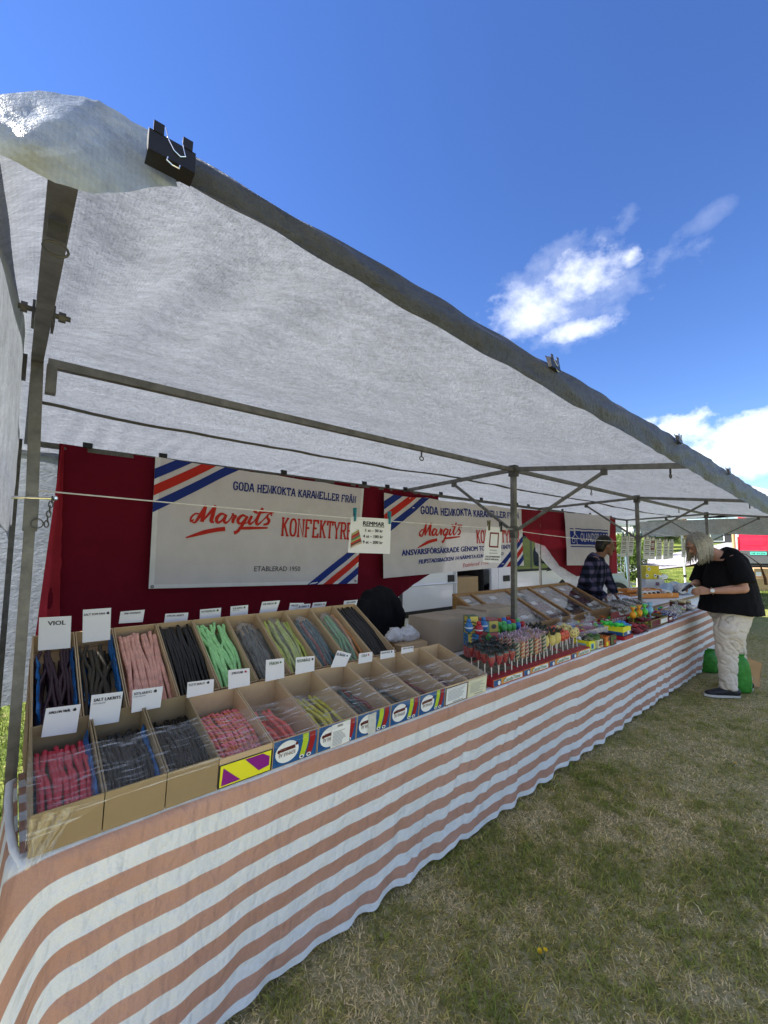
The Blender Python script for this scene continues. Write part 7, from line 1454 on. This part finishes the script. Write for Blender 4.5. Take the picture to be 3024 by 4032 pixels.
    fr = mat('red_frames', (.18, .02, .02), .35); b = MB()
    for s_ in (-1, 1): b.tube([hc+up*(.006+sin(a)*.018)+G*.102+lf*(s_*.034+cos(a)*.024) for a in [2*pi*j/12 for j in range(12)]], .003, 5, closed=True); b.tube([hc+up*.012+G*.100+lf*(.058*s_), hc+up*.008+lf*(.080*s_)-G*.01], .003, 5)
    b.tube([hc+up*.010+G*.106-lf*.011, hc+up*.010+G*.106+lf*.011], .003, 5); build(b, 'glasses', fr, t)
    b = MB(); b.poly([P(.18, -.05, 1.40), P(.19, .0, 1.30), P(.16, .01, 1.42)]); b.poly([P(.18, .06, 1.40), P(.19, .0, 1.30), P(.16, .01, 1.42)])
person_seller()
# ---- bags at the customer's feet
GB = mat('green_nylon', (.04, .26, .03), .45, var=.25, vs=12, bump=.8, bs=25, transl=.1)
def green_bag(c, w, h, lab, seed):
    b = MB(); c = Vector(c); r = Vector((.76, -.65, 0)); d = Vector((.65, .76, 0)); N_ = 14; K = 22; vs = []
    prof = [(.78, 0), (1., .04), (1.05, .2), (1.02, .5), (.95, .78), (.72, .93), (.40, .97), (.55, 1.03), (.62, 1.05)]
    for q, z in prof:
        for j in range(K): a = 2*pi*j/K; k = 1+.10*sin(a*5+seed)*max(0, z-.4)+.06*nz3(cos(a)*2, sin(a)*2, z*4+seed); vs.append(c+r*(w/2*q*k*cos(a))+d*(w*.36*q*k*sin(a))+Vector((0, 0, h*z)))
    fs = [(i*K+j, i*K+(j+1) % K, (i+1)*K+(j+1) % K, (i+1)*K+j) for i in range(len(prof)-1) for j in range(K)]+[tuple(reversed(range(K)))]
    b.add(vs, fs); o = build(b, 'drawstring_bag', GB, smooth=True, base=c, label=lab, cat='bag', group='green drawstring bags'); o.modifiers.new('s', 'SUBSURF').levels = 1; o.modifiers['s'].render_levels = 2
pg = Z(2919, 2724, 0); green_bag(pg, .21, .38, 'bright green drawstring bag standing right of the customer\'s near leg', 1.)
pg2 = Z(2822, 2690, 0)+Vector((.50, .16, 0)); green_bag(pg2, .24, .26, 'green drawstring bag half hidden behind the customer\'s leg by the cloth', 4.)
KR = mat('kraft_paper', (.46, .28, .13), .75, var=.12, vs=6, bump=.35, bs=14)
def paper_bag():
    c = Z(2968, 2720, 0)+Vector((.05, .1, 0)); t = thing('paper_bag', 'open brown kraft paper bag standing behind the green bag', 'bag', c); r = Vector((.80, -.60, 0)); d = Vector((.60, .80, 0)); w, dp, h = .21, .13, .30
    lean = Vector((.03, 0, 0)); P = lambda u, v, z: c+r*(u*w)+d*(v*dp)+Vector((0, 0, z*h))+r*(.06*z*z*w/.2)
    for nm, f in (('front_panel', lambda u, v: P(u, .0+.04*sin(v*3)*u, v*(1-.16*u*u))), ('back_panel', lambda u, v: P(u, 1., v*(1-.1*u))), ('side_panel', lambda u, v: P(0, u, v)-r*(.02*sin(pi*u)*v)), ('side_panel', lambda u, v: P(1, u, v*(.84+.06*u))+r*(-.02*sin(pi*u)*v))):
        b = MB(); b.grid(f, 6, 8); build(b, nm, KR, t, smooth=True)
    b = MB(); b.poly([P(0, 0, .01), P(1, 0, .01), P(1, 1, .01), P(0, 1, .01)]); build(b, 'bottom', KR, t)
paper_bag()
# ------------------------------------------------------------------ behind and beyond the stall
VWHITE = mat('van_white', (.66, .69, .74), .28, var=.03, vs=3, coat=.4, spec=.5); RUB = mat('black_rubber', (.014, .014, .015), .6); VGL = mat('van_glass', (.02, .035, .045), .06, spec=.8, coat=.5); INT = mat('dark_interior', (.02, .02, .022), .8)
OSB = mat('chipboard', (.30, .165, .06), .8, var=.45, vs=40, detail=6, bump=.2, bs=60, stretch=(1, 1, 1))
def white_van():
    y0, y1 = 4.20, 6.15; t = thing('white_van', 'white delivery van parked behind the banners with its sliding door open', 'van', (6.2, 5.1, 0))
    def P(nm, pts, ext, m=VWHITE, par=None): b = MB(); b.prism(pts, ext); return build(b, nm, m, par or t)
    th = Vector((0, .04, 0)); side = lambda pts, y=y0: [(x, y, z) for x, z in pts]
    P('rear_side_panel', side([(3.1, .42), (5.06, .42), (5.06, 2.02), (3.3, 2.05), (3.1, 1.95)]), th)
    P('sill', side([(5.06, .38), (6.10, .38), (6.10, .56), (5.06, .56)]), th); P('pillar', side([(6.08, .56), (6.285, .56), (6.285, 2.02), (6.08, 2.02)], y0+.004), th)
    P('roof_rail', side([(5.06, 1.86), (6.08, 1.86), (6.08, 2.02), (5.06, 2.02)]), th)
    d = P('front_door', side([(6.29, .40), (8.03, .40), (8.10, .9), (8.10, 1.10), (6.29, 1.10)]), th)
    P('window_pane', side([(6.86, 1.11), (8.06, 1.11), (7.52, 1.66), (7.40, 1.74), (6.86, 1.74)], y0+.012), th*.4, VGL, d)
    b = MB(); fr = side([(6.80, 1.10), (8.12, 1.10), (7.56, 1.70), (7.42, 1.79), (6.80, 1.79), (6.80, 1.10)], y0-.004); b.tube(fr, .022, 6, cap=True); build(b, 'window_frame', RUB, d)
    P('upper_door_frame', side([(6.29, 1.10), (6.80, 1.10), (6.80, 1.80), (7.42, 1.80), (7.38, 2.02), (6.29, 2.02)]), th); P('quarter_seal', side([(7.9, 1.06), (8.30, 1.08), (8.10, 1.24), (7.62, 1.70), (7.56, 1.70), (8.05, 1.14)], y0-.006), th*.5, RUB)
    P('door_handle', side([(6.42, .93), (6.60, .93), (6.60, 1.03), (6.42, 1.03)], y0-.02), Vector((0, .02, 0)), RUB, d)
    P('fender', side([(8.03, .40), (8.25, .40), (8.35, .78), (8.6, .90), (8.95, .86), (9.15, .62), (9.2, .45), (9.42, .45), (9.46, .74), (9.36, .93), (8.95, 1.02), (8.35, 1.16), (8.10, 1.10), (8.10, .9)]), th)
    # bonnet, windscreen, roof, far side, tail
    def strip(nm, pts, m=VWHITE):
        b = MB()
        for (xa, za), (xb, zb) in zip(pts[:-1], pts[1:]): b.prism([(xa, y0+.04, za), (xb, y0+.04, zb), (xb, y1-.04, zb), (xa, y1-.04, za)], Vector((0, 0, -.02)))
        build(b, nm, m, t)
    strip('bonnet', [(9.36, .93), (8.95, 1.03), (8.35, 1.17)]); strip('windscreen', [(8.33, 1.18), (7.58, 1.86)], VGL); strip('roof', [(7.56, 1.88), (7.2, 2.0), (3.3, 2.06), (3.1, 1.95)]); strip('nose', [(9.45, .46), (9.46, .74), (9.36, .93)])
    b = MB(); b.prism([(3.1, y0+.04, .42), (3.1, y1, .42), (3.1, y1, 1.95), (3.1, y0+.04, 1.95)], Vector((.04, 0, 0))); build(b, 'rear_panel', VWHITE, t)
    P('far_side', side([(3.1, .42), (9.4, .42), (9.36, .93), (8.35, 1.17), (7.56, 1.88), (7.2, 2.0), (3.3, 2.05)], y1), Vector((0, .04, 0)))
    P('floor', side([(3.14, .50), (9.3, .50), (9.3, .54), (3.14, .54)], y0+.05), Vector((0, y1-y0-.06, 0)), INT)
    # sliding door, pushed back along the side
    sd = P('sliding_door', side([(3.72, .46), (5.06, .46), (5.085, 1.0), (5.05, 1.88), (3.74, 1.9)], y0-.075), Vector((0, .05, 0))); P('door_seal', side([(4.985, .47), (5.04, .47), (5.06, 1.0), (5.03, 1.86), (4.975, 1.86)], y0-.080), Vector((0, .004, 0)), mat('door_edge_grey', (.42, .44, .47), .4), sd)
    P('door_latch', side([(4.86, 1.00), (5.0, 1.00), (5.0, 1.10), (4.86, 1.10)], y0-.090), Vector((0, .014, 0)), RUB, sd); P('side_moulding', side([(3.72, .56), (5.07, .56), (5.07, .64), (3.72, .64)], y0-.088), Vector((0, .012, 0)), RUB, sd)
    b = MB(); b.tube([(3.72, y0-.075, .98), (5.07, y0-.075, .98)], .012, 6); build(b, 'swage_line', VWHITE, sd)
    P('bulkhead', [(4.75, 4.95, .54), (6.15, 4.95, .54), (6.15, 4.95, 1.9), (4.75, 4.95, 1.9)], Vector((0, .02, 0)), OSB); P('shelf_side', [(5.98, 4.3, .54), (5.98, 4.9, .54), (5.98, 4.9, 1.85), (5.98, 4.3, 1.85)], Vector((.02, 0, 0)), INT)
    # mirror
    b = MB(); c = Vector((8.10, 3.94, 1.34)); b.tube([c+Vector((0, 0, -.15)), c+Vector((.02, 0, -.05)), c+Vector((.02, 0, .08)), c+Vector((0, 0, .16))], [(.08, .05), (.10, .065), (.10, .065), (.07, .045)], 14, rnd=True); m_ = build(b, 'wing_mirror', RUB, t, smooth=True); b = MB(); b.tube([(8.08, y0+.01, 1.20), (8.09, 4.0, 1.24)], .022, 8); b.tube([(8.06, y0+.01, 1.32), (8.09, 4.0, 1.34)], .016, 8); build(b, 'mirror_arm', RUB, m_)
    for x in (4.15, 8.72):
        w = None
        for y in (y0+.02, y1-.22):
            b = MB(); c = Vector((x, y, .33)); b.tube([c, c+Vector((0, .03, 0)), c+Vector((0, .17, 0)), c+Vector((0, .2, 0))], [.29, .33, .33, .29], 24); w = build(b, 'wheel', RUB, t, smooth=True, sharp=35); b = MB(); b.tube([c+Vector((0, -.008, 0)), c+Vector((0, .02, 0))], [.17, .19], 18); build(b, 'wheel_rim', STEEL, w)
white_van()
b = MB(); c = Vector((5.80, 4.42, 1.36)); b.lathe([(.055, -.2), (.06, -.19), (.06, .12), (.04, .17), (.02, .18)], c, 14); e = thing('fire_extinguisher', 'red fire extinguisher hanging inside the open van', 'fire extinguisher', c-Vector((0, 0, .2))); build(b, 'cylinder', mat('extinguisher_red', (.45, .01, .012), .3), e, smooth=True, sharp=40)
b = MB(); b.box(c+Vector((0, -.062, -.02)), (.05, .002, .12)); build(b, 'label', WHP, e); b = MB(); b.tube([c+Vector((.02, 0, .17)), c+Vector((.09, -.02, .14)), c+Vector((.08, -.03, -.1))], .010, 6); build(b, 'hose', RUB, e); b = MB(); b.box(c+Vector((0, 0, .2)), (.03, .08, .03)); build(b, 'valve', BLACK, e)
cart('cardboard_box', 'upright corrugated cardboard sheet box standing in the van doorway', (5.32, 4.36, .545), (.60, 0, 0), (0, .25, 0), .48, mat('light_cardboard', (.46, .33, .17), .8, var=.08, vs=5))
# ---- red van, far right
VRED = mat('van_red', (.62, .018, .055), .32, var=.05, vs=2, coat=.3); GREY = mat('bumper_grey', (.075, .08, .085), .6)
def red_van():
    A = D(2901, 2238, 18.2); d = Vector((A.x, A.y, 0)).normalized(); d = (d+Vector((.0, -.05, 0))).normalized(); r = Vector((d.y, -d.x, 0)); z0 = tz(A.x, A.y); t = thing('red_van', 'red panel van seen from behind at the right border', 'van', (A.x, A.y, z0)); O = Vector((A.x, A.y, z0)); W_ = 2.02
    Q = lambda u, z, k=0.: O+r*u+d*k+Vector((0, 0, z))
    def P(nm, pts, k, th, m, par=None): b = MB(); b.prism([Q(u, z, k) for u, z in pts], d*th); return build(b, nm, m, par or t)
    P('body', [(.06, .42), (W_-.06, .42), (W_, .55), (W_, 1.5), (W_-.10, 2.35), (W_-.22, 2.45), (.22, 2.45), (.10, 2.35), (0, 1.5), (0, .55)], .03, 5.0, VRED)
    for a, c in ((.13, W_/2-.006), (W_/2+.006, W_-.13)):
        dr = P('rear_door', [(a, .66), (c, .66), (c, 2.30), (a, 2.30)], .0, .03, VRED); e = .08; P('pressed_panel', [(a+e, 1.15), (a+e+.08, 1.08), (c-e, 1.08), (c-e, 2.1), (a+e, 2.1)], -.012, .013, VRED, dr)
    for u in (.0, W_-.14): P('tail_light', [(u, .95), (u+.13, .95), (u+.13, 1.45), (u, 1.45)], -.02, .05, mat('tail_red', (.40, .008, .01), .15, coat=.6)); P('corner_trim', [(u+.02, 1.46), (u+.12, 1.46), (u+.14, 2.3), (u+.05, 2.3)], -.012, .04, mat('trim_white', (.7, .7, .7), .4))
    P('bumper', [(.0, .34), (W_, .34), (W_, .64), (0, .64)], -.06, .10, GREY); P('step', [(.3, .22), (W_-.3, .22), (W_-.3, .32), (.3, .32)], -.02, .06, RUB); P('door_trim', [(.13, .645), (W_/2-.01, .645), (W_/2-.01, .88), (.13, .88)], -.012, .012, GREY); P('door_trim', [(W_/2+.01, .645), (W_-.13, .645), (W_-.13, .88), (W_/2+.01, .88)], -.012, .012, GREY)
    pl = P('number_plate', [(.47, .70), (.99, .70), (.99, .82), (.47, .82)], -.026, .012, mat('plate_green', (.10, .55, .42), .4)); b = MB(); text(b, 'NF 91256', lambda x, y: Q(.51+x, .725+y, -.028), .44, .07, bold=.004); build(b, 'plate_lettering', BLKP, pl)
    b = MB(); b.prism([Q(1.22+.07*cos(a), 1.12+.10*sin(a), -.03) for a in [2*pi*j/16 for j in range(16)]], d*.03); build(b, 'door_handle', BLACK, t); P('lock_bar', [(1.19, 1.06), (1.25, 1.06), (1.25, 1.19), (1.19, 1.19)], -.04, .01, STEELD)
    for u in (.02, W_-.24):
        b = MB(); c = Q(u, .33, .9); b.tube([c, c+r*.22], .33, 20); w = build(b, 'wheel', RUB, t); b = MB(); b.tube([c-r*.01, c+r*.23], .19, 14); build(b, 'wheel_rim', STEEL, w)
red_van()
for k, (px, py, t_, w, h, lab) in enumerate(((2972, 2372, 12.2, .95, .36, 'lower of two large brown shipping boxes on the grass at the right edge'), (2974, 2325, 12.3, .9, .28, 'upper large brown shipping box with a white label at the right edge'))):
    q = D(px, py, t_); r = Vector((.80, -.60, 0)); z = tz(q.x, q.y)+(.362 if k else 0); c_ = cart('shipping_box', lab, (q.x, q.y, z), r*w, Vector((.6, .8, 0))*.6, h, mat('tan_cardboard', (.50, .33, .17), .8, var=.08, vs=4), group='large shipping boxes on the grass')
    if k: b = MB(); o = Vector((q.x, q.y, z))-Vector((.6, .8, 0))*.003; b.poly([o+r*.05+Vector((0, 0, .06)), o+r*.22+Vector((0, 0, .06)), o+r*.22+Vector((0, 0, .18)), o+r*.05+Vector((0, 0, .18))]); build(b, 'white_label', WHP, c_)
# ---- trailer
def trailer():
    A = D(2400, 2262, 10.6); z0 = tz(A.x, A.y); r = Vector((.80, -.60, 0)); d = Vector((.60, .80, 0)); t = thing('utility_trailer', 'small grey galvanised trailer with mesh sides on the lawn behind the seller', 'trailer', (A.x, A.y, z0)); O = Vector((A.x, A.y, z0))-r*.9; Q = lambda u, v, z: O+r*u+d*v+Vector((0, 0, z)); GZ = mat('zinc_sheet', (.36, .40, .42), .45, .5, var=.12)
    b = MB(); b.box(Q(.65, .5, .62), (.0, .0, .0)); b = MB(); b.prism([Q(0, 0, .45), Q(1.3, 0, .45), Q(1.3, 0, .78), Q(0, 0, .78)], d*1.0); build(b, 'tub', GZ, t)
    for k in range(14): b = MB(); b.bar(Q(.0+.1*k, -.01, .78), Q(.0+.1*k, -.01, 1.22), .012); build(b, 'mesh_bar', GZ, t)
    for k in range(5): b = MB(); b.bar(Q(0, -.012, .80+.1*k), Q(1.3, -.012, .80+.1*k), .012); build(b, 'mesh_wire', GZ, t)
    b = MB(); b.bar(Q(0, -.015, 1.23), Q(1.3, -.015, 1.23), .035); build(b, 'top_rail', GZ, t); b = MB(); c = Q(1.08, -.08, .27); b.tube([c, c+d*.16], .27, 20); w = build(b, 'wheel', RUB, t); b = MB(); b.tube([c-d*.01, c+d*.05], .15, 16); build(b, 'wheel_rim', mat('rim_cream', (.55, .5, .45), .5), w)
    b = MB(); b.tube([c+r*(.34*cos(a))+Vector((0, 0, .34*sin(a)))+d*.08 for a in [pi*j/12 for j in range(13)]], [(.10, .01)]*13, 6, ref=tuple(d)); build(b, 'mudguard', GZ, t); b = MB(); b.bar(Q(1.3, .5, .5), Q(2.0, .5, .45), .06); build(b, 'drawbar', GZ, t); b = MB(); b.tube([Q(1.75, .45, .0), Q(1.75, .45, .5)], .03, 8); b.ball(Q(1.75, .45, .08), .09, 10); build(b, 'jockey_wheel', STEEL, t)
trailer()
# ---- pop-up canopy poles beyond
def canopy():
    t = thing('pop_up_canopy', 'white legged pop-up canopy of the next stall beyond the table', 'canopy', (13.5, 2.5, 0)); WP = mat('pole_white', (.68, .70, .70), .4); zz = {}
    for k, (px, py, top) in enumerate(((2701, 2287, (2682, 2065)), (2797, 2262, (2790, 2060)), (2478, 2268, (2462, 2160)), (2905, 2245, (2898, 2060)))):
        dist = (10.2, 11.5, 11.0, 14.0)[k]; a = D(px, py, dist); a.z = tz(a.x, a.y); c = D(*top, dist); b = MB(); b.tube([a, a.lerp(c, .5)], .022, 8); b.tube([a.lerp(c, .48), c], .028, 8); p = build(b, 'leg', WP if k != 2 else mat('pole_bluegrey', (.16, .24, .28), .5), t); m_ = a.lerp(c, .35); b = MB(); b.tube([m_, m_+Vector((0, 0, .05))], .035, 8); build(b, 'clamp', BLACK, p)
    q = [Vector((11.4, .8, 2.55)), Vector((14.4, .8, 2.60)), Vector((14.4, 3.6, 2.6)), Vector((11.4, 3.6, 2.55))]; pk = Vector((12.9, 2.2, 3.2)); b = MB()
    for k in range(4): b.add([q[k], q[(k+1) % 4], pk], [(0, 1, 2)])
    for k in range(4): b.prism([q[k], q[(k+1) % 4], q[(k+1) % 4]-Vector((0, 0, .22)), q[k]-Vector((0, 0, .22))], Vector((0, 0, .004)))
    build(b, 'canopy_top', TARP_G, t)
canopy()
# ---- notices on the far cord
cord(D(2440, 2040+30, 5.5), D(2775, 2124, 7.4), .03, 'notice_cord', 'thin cord carrying the paper notices over the far table')
NB = [(160, 535, 780, 62, -16), (232, 535, 772, 56, -16), (318, 555, 785, 40, -10), (395, 567, 803, 70, -8), (455, 575, 805, 60, -12), (522, 588, 808, 58, -6), (592, 595, 806, 50, -4), (652, 595, 798, 50, -14), (780, 598, 786, 44, -4), (876, 580, 712, 54, -4)]
for k, (x, y0_, y1_, w, ln) in enumerate(NB):
    dist = 5.6+1.6*(x-160)/716; c8 = lambda a, c: (2400+a/2.659, 1900+c/2.659); q = [D(*c8(x-w/2, y0_+4), dist-.05), D(*c8(x+w/2, y0_), dist+.06), D(*c8(x+w/2+ln, y1_-4), dist+.06), D(*c8(x-w/2+ln, y1_), dist-.05)]
    lab = ['first', 'second', 'third', 'fourth', 'fifth', 'sixth', 'seventh', 'eighth', 'ninth', 'tenth'][k]; t = thing('paper_notice', lab+' hanging paper notice from the left on the far cord', 'notice', q[0], 'paper notices on the far cord'); nrm = (q[1]-q[0]).cross(q[3]-q[0]).normalized(); nrm = nrm if nrm.dot(q[0]-CP) < 0 else -nrm
    b = MB(); b.prism(q, -nrm*.001); build(b, 'sheet', mat('notice_paper', (.70, .70, .70), .7, transl=.25, var=.02), t); b = MB(); pz = lambda u, v: q[0].lerp(q[1], u).lerp(q[3].lerp(q[2], u), v)+nrm*.002
    for j in range(9): v = .12+.085*j; a = .18 if j % 3 else .1; b.poly([pz(a, v), pz(1-a, v), pz(1-a, v+(.045 if j % 2 else .025)), pz(a, v+(.045 if j % 2 else .025))])
    build(b, 'print', mat('notice_ink', (.10, .10, .12), .7), t)
    if k == 4: b = MB(); stroke(b, [(.2, .2), (.8, .2), (.8, .5), (.2, .5), (.2, .2)], .08, lambda u, v: pz(u, v)+nrm*.001); build(b, 'red_frame', MATS['frame_red'], t)
    for s_, u in (('left', .2), ('right', .8)): peg(pz(u, 0)+Vector((0, 0, .0)), PEG if k < 3 else PEGD, s_+' peg of the '+lab+' notice', .9 if k < 3 else .7, 'pegs of the paper notices')
# ---- trees, bushes, far houses
def leaf_mat(name, c): return attr_mat(name, 'Col', .6, .35)
LEAFM = leaf_mat('leaves', None); BARK = mat('bark', (.09, .065, .045), .9, bump=.6, bs=30)
def foliage(cl, n, size, col, seed, name, parent):
    rs = np.random.RandomState(seed); V = []; C = []; tot = sum(r[0]*r[1]*r[2] for _, r in cl)**.5 if 0 else None
    vs = []; cs = []
    for c, r in cl:
        k = int(n*(r[0]*r[1]*r[2])**(2/3)/sum((q[0]*q[1]*q[2])**(2/3) for _, q in cl)); d = rs.randn(k, 3); d /= np.linalg.norm(d, axis=1)[:, None]; rad = rs.rand(k)**.45*(1+.25*rs.randn(k)*.5)
        p = np.array(c)+d*rad[:, None]*np.array(r); a = rs.randn(k, 3); a /= np.linalg.norm(a, axis=1)[:, None]; b_ = np.cross(a, rs.randn(k, 3)); b_ /= np.linalg.norm(b_, axis=1)[:, None]; s = size*(.6+.8*rs.rand(k))[:, None]
        vs.append(np.stack([p-a*s, p+b_*s*.5, p+a*s, p-b_*s*.5], 1)); cs.append(np.array(col)*(.45+.95*rs.rand(k, 1)))
    V = np.concatenate(vs); C = np.concatenate(cs); k = len(V); me = bpy.data.meshes.new(name); me.vertices.add(k*4); me.vertices.foreach_set('co', (V-np.array(OFF[parent.name])).astype(np.float32).ravel()); me.loops.add(k*4); me.loops.foreach_set('vertex_index', np.arange(k*4, dtype=np.int32)); me.polygons.add(k); me.polygons.foreach_set('loop_start', np.arange(k, dtype=np.int32)*4); me.update(calc_edges=True)
    ca = me.attributes.new('Col', 'FLOAT_COLOR', 'POINT'); c4 = np.ones((k, 4, 4)); c4[:, :, :3] = C[:, None, :]; ca.data.foreach_set('color', c4.astype(np.float32).ravel()); me.materials.append(LEAFM); return link(name, me, parent)
def tree(name, lab, cat, px, py, dist, h, w, col, seed, n=5000, trunk=True, group=None, leaf=None, base_off=0):
    q = D(px, py, dist); z = tz(q.x, q.y)+base_off; O = Vector((q.x, q.y, z)); t = thing(name, lab, cat, O, group); rs = random.Random(seed); cl = []; lo = .30 if trunk else .08
    for k in range(11):
        a = rs.random()*2*pi; rr = rs.random()**.6*w*.36; zz = h*(lo+(.92-lo)*rs.random()); f = 1-.5*abs((zz/h-.5)); s = w*.22*rs.uniform(.7, 1.25)*f; cl.append(((O.x+cos(a)*rr*f, O.y+sin(a)*rr*f, O.z+zz-s*.2), (s, s, s*.8)))
    foliage(cl, n, leaf or h*.022, col, seed, 'crown', t); b = MB(); b.tube([O-Vector((0, 0, .2)), O+Vector((.02*h, 0, h*.3)), O+Vector((0, .01*h, h*.7))], [h*.03, h*.022, h*.008], 8)
    for k in range(5): c = Vector(cl[k][0]); b.tube([O+Vector((0, 0, h*rs.uniform(.25, .5))), c], [h*.012, h*.004], 6)
    build(b, 'trunk' if trunk else 'stems', BARK, t, smooth=True)
tree('leafy_tree', 'dark green leafy tree seen between the posts above the road', 'tree', 2620, 2165, 30, 3.2, 3.4, (.035, .075, .018), 1, group='trees beyond the road')
tree('leafy_tree', 'second dark tree left of the first, behind the notices', 'tree', 2560, 2165, 34, 3.4, 3.0, (.045, .09, .02), 2, group='trees beyond the road')
for k, (px, py, dist, h, w, c, lab) in enumerate(((2440, 2215, 16, 1.7, 2.4, (.12, .19, .035), 'bright green bush right of the seller\'s post'), (2415, 2215, 17.5, 1.9, 2.4, (.13, .20, .04), 'bright green bush behind the seller'), (2490, 2190, 22, 2.0, 2.6, (.11, .18, .035), 'bright green bush behind the first notices'), (2530, 2170, 27, 1.7, 2.4, (.09, .16, .03), 'green bush behind the fifth notice'),
    (2660, 2150, 38, 1.5, 3.2, (.06, .11, .025), 'low dark hedge bush at the road bend'), (2715, 2140, 46, 2.0, 4., (.06, .11, .025), 'dark bush near the far awning'), (2835, 2140, 50, 2.0, 4., (.07, .12, .03), 'dark bush between the customer and the shed'))): tree('green_bush', lab, 'bush', px, py, dist, h, w, c, 10+k, 3500, False, 'bushes along the road', h*.03)
def house(lab, px, py, dist, w, h, dp, mw, mr, yaw=0., gable=True, win=3, group=None, name='far_house'):
    q = D(px, py, dist); O = Vector((q.x, q.y, min(q.z, tz(q.x, q.y)+1.0)-.2)); t = thing(name, lab, 'building', O, group); d = Vector((O.x, O.y, 0)).normalized(); r = Vector((d.y, -d.x, 0))
    b = MB(); b.prism([O-r*w/2, O+r*w/2, O+r*w/2+Vector((0, 0, h)), O-r*w/2+Vector((0, 0, h))], d*dp); build(b, 'wall', mw, t); e = Vector((0, 0, h)); b = MB()
    rg = h*.55 if gable else .15; a, c = O-r*(w/2+.3)+e-d*.3, O+r*(w/2+.3)+e-d*.3; m_ = d*(dp/2+.3)+Vector((0, 0, rg)); f = d*(dp+.6); b.add([a, c, c+m_, a+m_, a+f, c+f], [(0, 1, 2, 3), (3, 2, 5, 4), (0, 3, 4), (1, 5, 2)]); build(b, 'roof', mr, t)
    for k in range(win): u = -w/2+w*(k+.5)/win; o = O+r*u-d*.02; b = MB(); b.prism([o-r*.5+Vector((0, 0, h*.35)), o+r*.5+Vector((0, 0, h*.35)), o+r*.5+Vector((0, 0, h*.8)), o-r*.5+Vector((0, 0, h*.8))], d*.01); f_ = build(b, 'window', WHP, t); o -= d*.01; b = MB(); b.poly([o-r*.42+Vector((0, 0, h*.38)), o+r*.42+Vector((0, 0, h*.38)), o+r*.42+Vector((0, 0, h*.77)), o-r*.42+Vector((0, 0, h*.77))]); build(b, 'pane', VGL, f_)
HW = mat('house_white', (.68, .68, .66), .7); HR = mat('house_red', (.25, .05, .035), .8); RF = mat('roof_tile', (.24, .09, .05), .8); RG = mat('roof_grey', (.14, .14, .15), .7); BRN_ = mat('timber_brown', (.22, .11, .05), .8); DK = mat('shed_dark', (.03, .032, .035), .8)
ry = math.atan2(cR.y, cR.x)
house('white house far behind the seller', 2436, 2118, 62, 7, 2.6, 6, HW, RG, ry); house('white far building behind the trees', 2620, 2120, 75, 6, 2.4, 6, HW, RF, ry, group=None)
house('far brown market booth with a red roof edge left of the customer', 2728, 2126, 44, 3.4, 1.0, 3, BRN_, mat('awning_red', (.55, .05, .04), .6), ry, False, 0, name='market_booth'); house('dark shed between the customer and the red van', 2872, 2150, 36, 3.2, 1.7, 3, DK, RG, ry, False, 2, name='dark_shed')
q = D(2890, 2158, 30); b = MB(); b.tube([Vector((q.x, q.y, tz(q.x, q.y)-.1)), Vector((q.x, q.y, tz(q.x, q.y)+1.3))], .09, 8); build(b, 'wooden_post', mat('post_wood', (.40, .30, .14), .8), base=(q.x, q.y, tz(q.x, q.y)), label='pale wooden post standing before the dark shed', cat='post')
# wooded ridge that closes the view
RGM = mat('far_wood', (.05, .085, .035), .95, var=.5, vs=.4, detail=8)
b = MB(); b.grid(lambda u, v: (150+40*sin(u*3)+30*v, -160+420*u, 2.+(6+3.5*nz3(u*40, 0, 1)+2.5*nz3(u*150, v*9, 4))*v), 300, 6); build(b, 'far_wood', RGM, smooth=False, label='distant belt of woods along the horizon', cat='woods', kind='stuff')
b = MB(); b.grid(lambda u, v: (-120+300*u, 190+20*sin(u*5)+20*v, 1.+(8+3.5*nz3(u*40, 0, 7)+2.5*nz3(u*150, v*9, 8))*v), 300, 6); build(b, 'far_wood', RGM, smooth=False, label='distant belt of woods behind the white van', cat='woods', kind='stuff')
